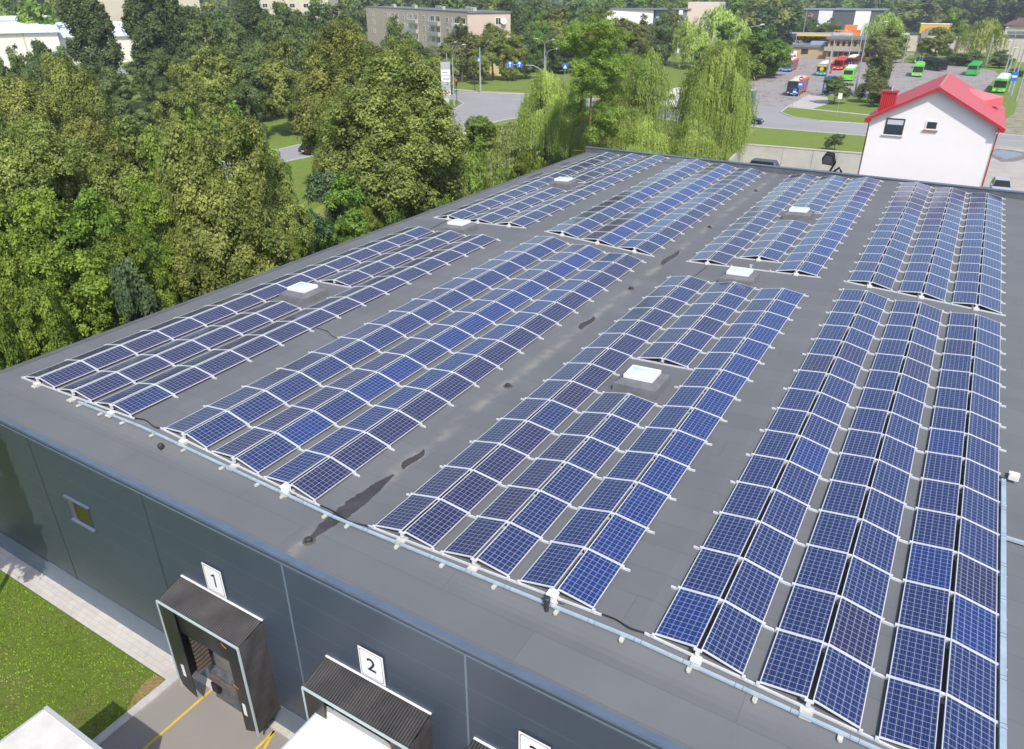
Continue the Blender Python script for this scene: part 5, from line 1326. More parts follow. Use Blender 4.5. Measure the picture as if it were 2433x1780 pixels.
 ('far', 0, -16.6, 593.7, 17.9, 8.68, 'leafy broadleaf tree, number-88 from left in the far band of trees', 'far band of trees'),
 ('far', 0, -9.4, 634.6, 18.4, 8.84, 'leafy broadleaf tree, number-89 from left in the far band of trees', 'far band of trees'),
 ('far', 3, -6.7, 675.3, 18.0, 11.99, 'leafy broadleaf tree, number-90 from left in the far band of trees', 'far band of trees'),
 ('far', 2, 2.9, 655.5, 18.9, 9.04, 'leafy broadleaf tree, number-91 from left in the far band of trees', 'far band of trees'),
 ('far', 0, 7.9, 599.0, 17.3, 7.07, 'leafy broadleaf tree, number-92 from left in the far band of trees', 'far band of trees'),
 ('far', 3, 12.5, 610.9, 17.5, 8.34, 'leafy broadleaf tree, number-93 from left in the far band of trees', 'far band of trees'),
 ('far', 3, 20.9, 667.2, 17.7, 11.37, 'leafy broadleaf tree, number-94 from left in the far band of trees', 'far band of trees'),
 ('far', 3, 24.8, 601.9, 18.0, 8.13, 'leafy broadleaf tree, number-95 from left in the far band of trees', 'far band of trees'),
 ('tall', 0, -14.7, -6.1, 11.8, 2.00, 'shade-casting broadleaf tree in the lawn just left of the picture', 'lawn just left of the picture'),
]
for i, (kind, var, x, y, h, r, label, group) in enumerate(TREES): plant(kind, var, x, y, h, r, label, group)

# far woods that close the view under the top edge: one mass nobody could count
rs = np.random.RandomState(77)
src_me = [KIND['far'][3][i][0] for i in range(4)]
P_ = []; T_ = []
for me_ in src_me:
    a_ = np.empty(len(me_.vertices) * 3, np.float32); me_.vertices.foreach_get('co', a_); a_ = a_.reshape(-1, 4, 3)
    t_ = np.empty(len(me_.vertices), np.float32); me_.attributes['tint'].data.foreach_get('value', t_); t_ = t_.reshape(-1, 4)
    P_.append(a_); T_.append(t_)
V_, TT = [], []
for i in range(260):
    az = math.radians(-72 + 82 * (i + rs.rand()) / 260); d_ = rs.uniform(640, 1150)
    q_ = i % 4; sub_ = rs.choice(len(P_[q_]), 420, replace=False)
    sc_ = rs.uniform(1.3, 2.0)
    pts = P_[q_][sub_]; c_ = pts.mean(1, keepdims=True); pts = c_ + (pts - c_) * 2.4
    V_.append(pts * sc_ * np.array([1.25, 1.25, 1.0]) + np.array([11.43 + math.sin(az) * d_, -11.75 + math.cos(az) * d_, G - .5])); TT.append(T_[q_][sub_])
V_ = np.concatenate(V_); n_ = len(V_)
me = bpy.data.meshes.new('distant_woods')
me.vertices.add(4 * n_); me.loops.add(4 * n_); me.polygons.add(n_)
me.vertices.foreach_set('co', V_.astype(np.float32).ravel()); me.loops.foreach_set('vertex_index', np.arange(4 * n_, dtype=np.int32))
me.polygons.foreach_set('loop_start', np.arange(0, 4 * n_, 4, dtype=np.int32)); me.polygons.foreach_set('loop_total', np.full(n_, 4, dtype=np.int32))
at_ = me.attributes.new('tint', 'FLOAT', 'POINT'); at_.data.foreach_set('value', np.concatenate(TT).ravel())
me.materials.append(LM['dark']); me.update(calc_edges=True)
tag(link('distant_woods', me), 'distant woods closing the view along the top edge', 'woods', kind='stuff')

# the tall pine that stands with a bare orange trunk in front of the willows
def pine(x, y, h):
    t = thing('pine_tree', 'tall pine with a bare orange trunk between the weeping willows', 'pine tree', (x, y, G))
    rs = random.Random(5)
    mb = MB(); pts = [(.12 * math.sin(i * .9), .1 * math.cos(i), h * .93 * i / 8) for i in range(9)]
    mb.tube(pts, [.21 - .02 * i for i in range(9)], 10)
    ends = []
    for i in range(36):
        f = rs.uniform(.26, .97); a = rs.uniform(0, 6.28); L = (1.7 + 3.2 * (1 - abs(f - .62) * 1.5)) * rs.uniform(.6, 1.1)
        q = (math.cos(a) * L, math.sin(a) * L, f * h + L * rs.uniform(-.05, .35))
        mb.tube([(0, 0, f * h), (q[0] * .5, q[1] * .5, (f * h + q[2]) / 2 - .1), q], [.055, .04, .012], 6)
        if f > .36: ends.append((q, f))
    mb.build('trunk', PINEBARK, t)
    C, Nn, S, T = [], [], [], []
    r2 = np.random.RandomState(8)
    for q, f in ends:
        for e in (1.0, .72, .5):
            for _ in range(3):
                c = np.array([q[0] * e, q[1] * e, f * h + (q[2] - f * h) * e]) + r2.normal(size=3) * .45
                n = 300; d = r2.normal(size=(n, 3)); d /= np.linalg.norm(d, axis=1)[:, None]
                C.append(c + d * (r2.uniform(.1, 1, n) * .85)[:, None] * np.array([1, 1, .7])); Nn.append(d + np.array([0, 0, .5])); S.append(.055 * r2.uniform(.6, 1.3, n)); T.append(np.clip(r2.uniform(.35, 1.0) + r2.normal(size=n) * .15, 0, 1))
    link('crown', leaves_mesh('crown', np.concatenate(C), np.concatenate(Nn), np.concatenate(S), 1.8, np.concatenate(T), LM['bright']), t)
pine(*(-25.8, 68.0, 18.1))

# small blades and tufts in the near lawn and in the rough meadow
def tufts(name, poly, n, s0, m, seed, label, hz):
    rs = np.random.RandomState(seed)
    xs_ = [p[0] for p in poly]; ys_ = [p[1] for p in poly]
    P = []
    while len(P) < n:
        x, y = rs.uniform(min(xs_), max(xs_)), rs.uniform(min(ys_), max(ys_))
        c = False
        for i in range(len(poly)):
            (x1, y1), (x2, y2) = poly[i], poly[i - 1]
            if (y1 > y) != (y2 > y) and x < (x2 - x1) * (y - y1) / (y2 - y1) + x1: c = not c
        if c: P.append((x, y, 0))
    C = np.array(P, float); S = s0 * rs.uniform(.5, 1.4, n)
    C[:, 2] = G + S * hz
    Nn = rs.normal(size=(n, 3)); Nn[:, 2] = np.abs(Nn[:, 2]) * .5 + .25
    T = np.clip(.5 + .35 * np.sin(C[:, 0] * .9) * np.cos(C[:, 1] * 1.1) + rs.normal(size=n) * .22, 0, 1)
    tag(link(name, leaves_mesh(name, C, Nn, S, 1.9, T, m, up=(0, 0, 1))), label, 'grass', kind='stuff')
LM['turf'] = leaf_mat('turf_blades', lin(.17, .22, .026), lin(.30, .42, .055))
LM['rough'] = leaf_mat('rough_grass_blades', lin(.20, .26, .06), lin(.36, .42, .13))
tufts('grass', [(-20, -3.0), (-20, -13), (-7.5, -13), (-7.5, -3.0)], 30000, .022, LM['turf'], 3, 'short green grass of the lawn below the warehouse wall', .8)
tufts('meadow_grass', [(-60, 96), (-60, 112), (-54, 120), (-30, 122), (-20, 112), (-20, 40), (-30, 38), (-45, 50), (-58, 70)], 60000, .17, LM['rough'], 4, 'tall rough grass of the meadow between warehouse and road', .9)

# ------------------------------------------------------------------ buildings in the background
M_RENDER = mat('white_render', lin(.80, .775, .78), .85, var=.025, vscale=.5, bump=.1, bscale=12)
M_RED = mat('red_roof_sheet', lin(.50, .085, .105), .36, var=.10, vscale=1.2)
M_REDTRIM = mat('red_trim', lin(.40, .025, .035), .45)
M_BEIGE = mat('beige_panels', lin(.56, .45, .37), .85, var=.06, vscale=.3)
M_CREAM = mat('cream_wall', lin(.55, .50, .40), .85, var=.06, vscale=.4)
M_TAN = mat('tan_brick', lin(.42, .31, .18), .85, var=.12, vscale=1)
M_FELT = mat('grey_felt_roof', lin(.16, .17, .18), .8, var=.15, vscale=.4)
M_CWALL = mat('concrete_wall', lin(.40, .395, .36), .9, col2=lin(.50, .49, .45), vscale=.5, bump=.25, bscale=6)
M_WGLASS = mat('dark_window_glass', lin(.025, .03, .038), .08, spec=.9)
M_BROWN = mat('brown_window_frame', lin(.06, .03, .025), .5)

hs = thing('house', 'white gabled house with a bright red metal roof behind the rear parapet', 'house', (3.72, 64.0, G))
HW, HL, HE, HR = 9.85, 14.0, 10.92, 13.62
MB().prism([(0, 0), (HW, 0), (HW, HE), (HW * .488, HR), (0, HE)], 0, HL, 'y').build('wall', M_RENDER, hs)
rm = MB()
rx, ov = HW * .488, .5
sl, sr = (HR - HE) / rx, (HR - HE) / (HW - rx)
el, er = HE - sl * .42, HE - sr * .5
for (xa, za, xb, zb) in ((-.42, el, rx, HR), (HW + .5, er, rx, HR)):
    v = [(xa, -.62, za + .10), (xb, -.62, zb + .10), (xb, HL + .6, zb + .10), (xa, HL + .6, za + .10)]
    v += [(q[0], q[1], q[2] + .09) for q in v]
    rm.add(v, [(0, 1, 2, 3), (7, 6, 5, 4), (0, 4, 5, 1), (1, 5, 6, 2), (2, 6, 7, 3), (3, 7, 4, 0)])
roof = rm.build('roof', M_RED, hs)
rb = MB()
for (xa, za, xb, zb) in ((-.42, el, rx, HR), (HW + .5, er, rx, HR)):
    n = 16
    for i in range(1, n):
        f = i / n; yy = -.6 + (HL + 1.2) * f
        rb.tube([(xa, yy, za + .20), (xb, yy, zb + .20)], .018, 4)
rb.build('standing_seams', M_RED, roof)
MB().tube([(rx, -.64, HR + .2), (rx, HL + .62, HR + .2)], .1, 8).build('ridge_cap', mat('pale_red_ridge', lin(.45, .2, .2), .5), roof)
bg = MB()
for (xa, za, xb, zb) in ((-.44, el, rx, HR), (HW + .52, er, rx, HR)):
    bg.add([(xa, -.66, za - .06), (xb, -.66, zb - .06), (xb, -.66, zb + .2), (xa, -.66, za + .2), (xa, -.60, za - .06), (xb, -.60, zb - .06), (xb, -.60, zb + .2), (xa, -.60, za + .2)],
           [(0, 1, 2, 3), (7, 6, 5, 4), (0, 4, 5, 1), (1, 5, 6, 2), (2, 6, 7, 3), (3, 7, 4, 0)])
bg.build('barge_board', M_REDTRIM, roof)
MB().box(HW - .02, HW + .5, -.64, HL, er - .12, er + .12).build('eaves_box', M_REDTRIM, roof)
MB().box(-.42, 0.02, -.64, HL, el - .10, el + .12).build('eaves_box', M_REDTRIM, roof)
chm = MB()
wavy(chm, (.35, .6, HE + .1), (1.25, 0, 0), (0, 0, 2.05), 48, 1, .05, 8, (0, 1, 0))
chm.box(.37, 1.58, .63, 1.5, HE + .05, HE + 2.1)
chm = chm.build('chimney', M_REDTRIM, roof)
MB().box(.28, 1.67, .52, 1.58, HE + 2.1, HE + 2.25).build('chimney_cap', M_REDTRIM, chm)
MB().tube([(1.1, 1.0, HE + 2.2), (1.1, 1.0, HE + 2.75)], .09, 10).build('flue', M_GALV, chm)
MB().add([(rx + 2.1, 8.6, HE + .6), (HW, 8.6, HE + .6), (rx + 2.1, 10.2, HE + .6), (HW, 10.2, HE + .6), (rx + 2.2, 9.4, HE + 2.0), (HW, 9.4, HE + 1.4)],
         [(0, 1, 5, 4), (3, 2, 4, 5), (0, 4, 2), (1, 3, 5)]).build('dormer', M_RED, roof)
for x0, x1, z0, z1, lab in ((1.28, 2.8, 9.62, 11.0, 0), (4.45, 5.4, 10.25, 11.0, 1)):
    w = MB()
    for a in ((x0, x0 + .09, z0, z1), (x1 - .09, x1, z0, z1), (x0 + .09, x1 - .09, z0, z0 + .09), (x0 + .09, x1 - .09, z1 - .09, z1)): w.box(a[0], a[1], -.05, .05, a[2], a[3])
    w = w.build('window', M_BROWN if not lab else M_WHITE, hs)
    MB().box(x0 + .09, x1 - .09, -.012, .02, z0 + .09, z1 - .09).build('pane', M_WGLASS, w)
    MB().box(x0 - .12, x1 + .1, -.16, .01, z0 - .09, z0 - .02).build('sill', M_WHITE if not lab else mat('brick_red_sill', lin(.42, .16, .1), .7), w)
    if not lab: MB().box(x0 + .12, x1 - .12, -.02, -.013, z0 + .85, z1 - .12).build('blind', mat('pale_blind', lin(.45, .55, .6), .6), w)
MB().tube([(HW + .25, .2, er), (HW + .08, -.06, er - .35), (HW + .08, -.06, .2)], .055, 8).build('downpipe', M_REDTRIM, hs)
MB().tube([(-.25, .2, el), (-.07, -.06, el - .35), (-.07, -.06, .2)], .05, 8).build('downpipe', M_BROWN, hs)
st = MB()
for yy in (1.2, 2.4, 3.6, 4.8): st.tube([(HW + 1.0, yy, 0), (HW + 1.0, yy, 5.6 - (yy - 1.2) * .5)], .05, 6)
for zz in (2.6, 3.6): st.tube([(HW + 1.0, 1.2, zz + 2), (HW + 1.0, 4.8, zz)], .04, 6)
st.box(HW, HW + 1.05, 1.1, 5.0, 2.4, 2.5)
st.build('stair_railing', M_REDTRIM, hs)

cw = thing('concrete_wall', 'tall pale concrete yard wall with a slanted return beside the white house', 'wall', (0, 0, G))
MB().slab([(-13.5, 90.0), (3.4, 91.4), (3.4, 91.7), (-13.6, 90.35)], 0, 3.1).build('wall', M_CWALL, cw)
MB().slab([(-13.5, 90.0), (-12.2, 79.0), (-12.45, 79.0), (-13.75, 90.2)], 0, 3.1).build('return_wall', M_CWALL, cw)
MB().slab([(-13.55, 89.95), (3.4, 91.32), (3.4, 91.76), (-13.75, 90.42)], 3.1, 3.2).build('coping', M_CONC, cw)
for xx in (-8.6, -2.0, -4.9): MB().box(xx - .015, xx + .015, 90.0 + (xx + 13.5) * .083 - .02, 90.2 + (xx + 13.5) * .083, .02, 3.1).build('panel_joint', mat('dark_joint', lin(.12, .12, .11), .9), cw)

def facade_windows(parent, o, u, nrm, items, frame, glass):
    """window frames and panes on a wall through o along u; items = (s0, s1, z0, z1)"""
    o, u, nrm = Vector(o), Vector(u), Vector(nrm)
    def Q(s, z, d): return o + u * s + nrm * d + Vector((0, 0, z))
    for s0, s1, z0, z1 in items:
        mb = MB()
        def bar(a, b, c, d, p=.06):
            v = [Q(a, c, 0), Q(b, c, 0), Q(b, d, 0), Q(a, d, 0), Q(a, c, p), Q(b, c, p), Q(b, d, p), Q(a, d, p)]
            mb.add(v, [(3, 2, 1, 0), (4, 5, 6, 7), (0, 1, 5, 4), (1, 2, 6, 5), (2, 3, 7, 6), (3, 0, 4, 7)])
        t = .11
        bar(s0, s0 + t, z0, z1); bar(s1 - t, s1, z0, z1); bar(s0 + t, s1 - t, z0, z0 + t); bar(s0 + t, s1 - t, z1 - t, z1)
        if s1 - s0 > 1.0: bar((s0 + s1) / 2 - .05, (s0 + s1) / 2 + .05, z0 + t, z1 - t)
        w = mb.build('window', frame, parent)
        MB().add([Q(s0 + t, z0 + t, .03), Q(s1 - t, z0 + t, .03), Q(s1 - t, z1 - t, .03), Q(s0 + t, z1 - t, .03)], [(0, 1, 2, 3)]).build('pane', glass, w)

def block(parent, o, u, L, D, H, m, roof_m=None):
    """box building body from the near corner o, along u for L, back for D (left-hand normal)"""
    o, u = Vector((o[0], o[1])), Vector((u[0], u[1])).normalized(); b = Vector((-u.y, u.x))
    if D < 0: pass
    q = [o, o + u * L, o + u * L + b * D, o + b * D]
    MB().slab([tuple(p) for p in q], 0, H).build('wall', m, parent)
    if roof_m:
        c = sum(q, Vector((0, 0))) / 4
        q2 = [c + (p - c) * 1.0 + (p - c).normalized() * .35 for p in q]
        MB().slab([tuple(p) for p in q2], H, H + .35).build('roof', roof_m, parent)
    return o, u, b

# five-storey apartment block
ap = thing('apartment_block', 'long beige five-storey apartment block with white loggias and flat roof', 'building', (0, 0, G))
co, uu = Vector((-114.5, 174.7)), Vector((-.814, .581))
bb = Vector((.581, .814))                        # along the gable, away from the viewer
q = [co, co + uu * 118, co + uu * 118 + bb * 13, co + bb * 13]
MB().slab([tuple(p) for p in q], 0, 16.4).build('wall', M_BEIGE, ap)
c = sum(q, Vector((0, 0))) / 4
MB().slab([tuple(p + (p - c).normalized() * .4) for p in q], 16.4, 16.75).build('roof', M_FELT, ap)
uo, ub, un = (co.x, co.y, 0), (uu.x, uu.y, 0), (-bb.x, -bb.y, 0)
P0 = Vector(uo)
def along(s, z, d): return P0 + Vector(ub) * s + Vector(un) * d + Vector((0, 0, z))
items, small = [], []
for f in range(1, 5):
    z0 = 1.6 + f * 2.95
    for k0 in range(5):
        s = k0 * 23
        items += [(s + 12.2, s + 13.7, z0, z0 + 1.6), (s + 15.8, s + 18.3, z0, z0 + 1.6)] if f > 1 else []
    for k0 in range(4):
        s = k0 * 23 + (0 if k0 else .6)
        bx = MB()
        v = [along(a, z, d) for z in (z0 - .95, z0 + .1) for a, d in ((s + .6, 0), (s + 10.4, 0), (s + 10.4, .9), (s + .6, .9))]
        bx.add(v, [(3, 2, 1, 0), (4, 5, 6, 7), (0, 1, 5, 4), (1, 2, 6, 5), (2, 3, 7, 6), (3, 0, 4, 7)])
        bx.build('balcony', mat('white_balcony_panel', lin(.72, .72, .72), .6) if k0 == 0 else mat('grey_balcony_panel', lin(.42, .40, .38), .7), ap)
        if f > 1:
            items += [(s + .8, s + 4.4, z0 + .12, z0 + 1.75), (s + 6.2, s + 10.0, z0 + .12, z0 + 1.75)]
facade_windows(ap, uo, ub, un, items, M_WHITE, M_WGLASS)
facade_windows(ap, (co.x, co.y, 0), (bb.x, bb.y, 0), (-uu.x, -uu.y, 0), [(8.4, 10.0, 13.3, 15.2), (8.4, 10.0, 10.4, 12.2), (8.4, 10.0, 7.4, 9.2)], M_WHITE, M_WGLASS)
dp = co + bb * 10.6 - uu * .5
MB().tube([(dp.x, dp.y, 14.2), (dp.x - uu.x * -.0 + .35, dp.y - .35, 14.25)], [.75, .8], 18).build('satellite_dish', M_WHITE, ap)
for i in range(12):
    s = 5 + i * 9.4
    p = co + uu * s + bb * (4 + (i % 3) * 2.5)
    MB().cbox((p.x, p.y, 17.2), (1.2 + (i % 2) * 2.4, 1.0, .9), Matrix.Rotation(2.52, 3, 'Z')).build('roof_vent_box', mat('pale_roof_box', lin(.42, .40, .36), .8), ap)
e = MB()
p = [co + uu * 2 - bb * .05, co + uu * 4 - bb * .05]
pl = [co + bb * .4 - uu * .04, co + bb * 12.6 - uu * .04, co + bb * 12.6 - uu * .10, co + bb * .4 - uu * .10]
MB().slab([tuple(q_) for q_ in pl], 0, 3.4).build('painted_plinth', mat('pale_yellow_plinth', lin(.62, .52, .26), .8), ap)

def simple_building(name, label, o, u, L, D, H, m, roof_m, wins=(), frame=M_WHITE):
    t = thing(name, label, 'building', (0, 0, G))
    o2, u2, b2 = block(t, o, u, L, D, H, m, roof_m)
    if wins: facade_windows(t, (o2.x, o2.y, 0), (u2.x, u2.y, 0), (-b2.x, -b2.y, 0) if D > 0 else (b2.x, b2.y, 0), wins, frame, M_WGLASS)
    return t
# white hall at upper left: low-pitched bright roofs
hl = thing('industrial_hall', 'wide white hall with pale metal roof behind the poplars at upper left', 'building', (0, 0, G))
M_HROOF = mat('pale_metal_roof', lin(.66, .72, .82), .45, var=.05, vscale=.15)
a, u = Vector((-262, 112)), Vector((.42, .907)); b = Vector((-.907, .42))
def hq(s, d): p = a + u * s + b * d; return (p.x, p.y)
MB().slab([hq(-40, 0), hq(28, 0), hq(28, 46), hq(-40, 46)], 0, 10.0).build('wall', mat('white_hall_wall', lin(.72, .70, .66), .8, var=.04), hl)
MB().add([hq(-41, -1) + (10.05,), hq(29, -1) + (10.05,), hq(29, 23) + (14.6,), hq(-41, 23) + (14.6,), hq(29, 47) + (10.05,), hq(-41, 47) + (10.05,)], [(0, 1, 2, 3), (3, 2, 4, 5), (1, 4, 2), (0, 3, 5)]).build('roof', M_HROOF, hl)
MB().slab([hq(28, 4), hq(75, 4), hq(75, 40), hq(28, 40)], 0, 8.2).build('wall', MATS['white_hall_wall'], hl)
MB().add([hq(28, 3) + (8.25,), hq(76, 3) + (8.25,), hq(76, 22) + (12.4,), hq(28, 22) + (12.4,), hq(76, 41) + (8.25,), hq(28, 41) + (8.25,)], [(0, 1, 2, 3), (3, 2, 4, 5), (1, 4, 2), (0, 3, 5)]).build('roof', M_HROOF, hl)
for s in (-30, -18, -6, 6, 18): MB().slab([hq(s, -.1), hq(s + .5, -.1), hq(s + .5, 0), hq(s, 0)], 0, 10).build('wall_post', M_CREAM, hl)
MB().slab([hq(-12, 10.5), hq(-11.3, 10.5), hq(20, 15.5), hq(20, 14.8)], 12.05, 13.4).build('roof_pipe', mat('grey_roof_strip', lin(.4, .43, .48), .6), hl)
# slab block with yellow balconies far behind the hall
wz = [(s, s + w_, z, z + 1.7) for z in (4, 7, 10, 13, 16, 19) for s, w_ in ((2, 2.6), (9, 1.8), (22, 2.6), (29, 1.8), (42, 2.6), (49, 1.8))]
t = simple_building('apartment_block', 'cream apartment block with yellow balconies far behind the white hall', (-344, 190), (.42, .907), 60, -14, 25, M_CREAM, M_FELT)
o2, u2 = Vector((-344, 190)), Vector((.42, .907)).normalized()
facade_windows(t, (o2.x, o2.y, 0), (u2.x, u2.y, 0), (u2.y, -u2.x, 0), wz, M_WHITE, M_WGLASS)
for z in (6.0, 9, 12, 15, 18):
    for s in (14, 34): 
        p0 = o2 + u2 * s; n_ = Vector((u2.y, -u2.x)); MB().slab([tuple(p0), tuple(p0 + u2 * 6), tuple(p0 + u2 * 6 + n_ * 1.2), tuple(p0 + n_ * 1.2)], z, z + 1.3).build('balcony', mat('yellow_balcony', lin(.62, .40, .06), .7), t)
wz = [(s, s + 2.4, z, z + 1.7) for z in (7, 10, 13, 16, 19) for s in (3, 9, 15, 21, 27)]
simple_building('apartment_block', 'pale apartment block glimpsed between dark treetops left of centre', (-262, 232), (.9, .43), 32, 14, 22.5, M_CREAM, M_FELT, wz)
# white and blue block behind the junction trees
t = thing('apartment_block', 'white and blue panel block with dark flat roof behind the junction trees', 'building', (0, 0, G))
MB().slab([(-124, 289), (-107, 296), (-110, 306), (-128, 300)], 0, 15.6).build('wall', M_WHITE, t)
MB().slab([(-107, 297.5), (-93, 300.5), (-95, 312), (-110, 308)], 0, 15.4).build('wall', mat('slate_blue_panels', lin(.16, .20, .27), .7), t)
MB().slab([(-94.5, 300), (-83, 303), (-85, 318), (-97, 314)], 0, 18.4).build('wall', mat('pale_pinkish_wall', lin(.62, .52, .46), .85), t)
MB().slab([(-125, 288.5), (-93, 300), (-95, 313), (-129, 301)], 15.6, 16.1).build('roof', M_FELT, t)
MB().slab([(-97.4, 298.4), (-96.0, 298.8), (-96.2, 300), (-97.6, 299.6)], 0, 15.5).build('lift_shaft', M_WHITE, t)
for z in (3, 6, 9, 12): MB().slab([(-106, 296.6), (-98.5, 298.6), (-98.8, 299.8), (-106.3, 298)], z, z + 1.2).build('balcony', mat('pale_blue_balcony', lin(.42, .55, .70), .6), t)
facade_windows(t, (-107, 297.5, 0), (.978, .2095, 0), (.2095, -.978, 0), [(s, s + 2, z + 1.3, z + 2.7) for z in (3, 6, 9) for s in (1, 4.5, 12)], M_WHITE, M_WGLASS)
# grey retail building with pale panels and a round yellow-black emblem
t = thing('retail_building', 'dark grey shop hall with white panels and a small emblem at top right', 'building', (0, 0, G))
MB().slab([(-75.5, 420), (-36, 426), (-38, 446), (-77, 440)], 0, 14.2).build('wall', mat('slate_cladding', lin(.085, .095, .115), .6), t)
MB().slab([(-76, 419.4), (-35.5, 425.4), (-37.5, 446.6), (-77.6, 440.6)], 14.2, 14.7).build('roof', mat('grey_blue_roof', lin(.22, .26, .31), .6), t)
for x0, x1 in ((-67.0, -60.6), (-50.2, -43.2)):
    f = lambda x: 420 + (x + 75.5) * .1519
    MB().slab([(x0, f(x0) - .3), (x1, f(x1) - .3), (x1, f(x1) + .1), (x0, f(x0) + .1)], 3.0 if x0 < -60 else .5, 14.0).build('white_panel', M_WHITE, t)
MB().tube([(-70.7, 420.3, 11.6), (-70.7, 420.7, 11.6)], 1.05, 18).build('emblem', mat('emblem_orange', lin(.62, .36, .08), .6), t)
for zz in (11.1, 12.1): MB().box(-71.3, -70.1, 420.1, 420.3, zz - .18, zz + .18).build('emblem_bar', M_BLACK, t)
# petrol station canopy, kiosk
gs = thing('petrol_station', 'filling station canopy with yellow edge and blue corner beyond the bus lot', 'building', (0, 0, G))
MB().slab([(-71.5, 377.5), (-52.6, 381), (-54, 396), (-73.5, 392)], 4.1, 5.0).build('canopy', mat('canopy_grey', lin(.35, .38, .42), .6), gs)
MB().slab([(-67.5, 377.9), (-52.5, 380.7), (-52.5, 381), (-67.5, 378.2)], 3.95, 4.75).build('yellow_fascia', mat('yellow_fascia_paint', lin(.78, .48, .02), .5), gs)
MB().slab([(-71.7, 377.1), (-67.5, 377.9), (-67.5, 378.2), (-71.7, 377.4)], 4.0, 4.9).build('blue_fascia', mat('blue_fascia_paint', lin(.03, .05, .25), .5), gs)
MB().slab([(-52.4, 380.5), (-43.5, 382.2), (-43.5, 383), (-52.4, 381.3)], 3.6, 4.3).build('yellow_fascia', MATS['yellow_fascia_paint'], gs)
MB().slab([(-61, 386), (-52, 381), (-43.5, 383), (-46, 392)], 4.3, 5.3).build('kiosk_roof', mat('kiosk_roof_sheet', lin(.42, .47, .55), .5), gs)
MB().slab([(-58.5, 384.5), (-46.5, 385), (-46.5, 391), (-58.5, 391)], 0, 4.3).build('kiosk', mat('kiosk_glass', lin(.06, .07, .09), .3), gs)
for px_, py_ in ((-68.2, 384.5), (-60.5, 386)): MB().box(px_ - .35, px_ + .35, py_ - .35, py_ + .35, 0, 4.2).build('pillar', M_DGREY, gs)
# bus terminal: low wing, two-storey part, hipped wing
tm = thing('bus_terminal', 'tan two-storey bus terminal with concrete canopy and low left wing', 'building', (0, 0, G))
MB().slab([(-51.2, 296.2), (-38.5, 298.2), (-38.5, 310), (-52, 308)], 0, 3.75).build('low_wing', M_TAN, tm)
MB().slab([(-52, 295.4), (-39.5, 297.4), (-39.5, 311), (-53, 309)], 3.75, 4.5).build('low_wing_roof', M_FELT, tm)
MB().slab([(-46, 299), (-40.2, 300), (-40.4, 305), (-46.2, 304)], 4.5, 5.6).build('plant_room', mat('bluish_sheet', lin(.30, .36, .43), .5), tm)
MB().slab([(-39.4, 296.2), (-26.6, 298), (-27.5, 312), (-40.5, 310)], 0, 6.6).build('wall', M_TAN, tm)
MB().slab([(-40.1, 295), (-26.2, 297), (-27, 313), (-41, 311)], 6.6, 7.35).build('roof', M_FELT, tm)
MB().slab([(-40.2, 294.6), (-26.8, 296.6), (-26.8, 297.6), (-40.2, 295.8)], 2.85, 4.2).build('canopy', mat('weathered_concrete', lin(.36, .33, .29), .9, var=.1), tm)
hipw = MB().slab([(-27.2, 301), (-21.5, 302), (-22, 314), (-28, 313)], 0, 5.8).build('hip_wing', M_CREAM, tm)
MB().add([(-28, 300.2, 5.8), (-20.8, 301.4, 5.8), (-21.2, 315, 5.8), (-28.6, 314, 5.8), (-25.8, 306, 8.2), (-24.2, 308.5, 8.2)], [(0, 1, 4), (1, 5, 4), (1, 2, 5), (2, 3, 5), (3, 4, 5), (3, 0, 4), (3, 2, 1, 0)]).build('hip_roof', mat('faded_red_tiles', lin(.34, .17, .13), .8), tm)
MB().slab([(-27.8, 300), (-21.2, 301.1), (-21.2, 302.0), (-27.8, 301)], 2.9, 3.3).build('hip_eave', MATS['faded_red_tiles'], tm)
u_ = Vector((12.8, 1.8, 0)).normalized()
facade_windows(tm, (-39.4, 296.2, 0), u_, (u_.y, -u_.x, 0), [(s, s + 1.0, 4.5, 6.0) for s in (.9, 2.9, 4.8, 6.7, 8.6, 10.6)] + [(s, s + 1.2, .9, 2.4) for s in (.8, 2.6, 6.0, 7.8, 9.4, 11)], M_BROWN, M_WGLASS)
u_ = Vector((12.7, 2.0, 0)).normalized()
facade_windows(tm, (-51.2, 296.2, 0), u_, (u_.y, -u_.x, 0), [(2.9, 5.3, 1.4, 3.2)], M_BROWN, M_WGLASS)
u_ = Vector((5.7, 1, 0)).normalized()
facade_windows(tm, (-27.2, 301, 0), u_, (u_.y, -u_.x, 0), [(.7, 1.6, 4.0, 5.3), (2.9, 3.8, 4.0, 5.3), (.4, 1.7, .8, 2.4), (2.2, 3.4, .8, 2.4)], M_BROWN, M_WGLASS)
MB().box(-51.0, -49.6, 295.95, 296.3, 0, 2.4).build('door', M_WHITE, tm)
MB().box(-35.2, -33.9, 296.6, 297.0, 0, 2.6).build('door', M_BROWN, tm)
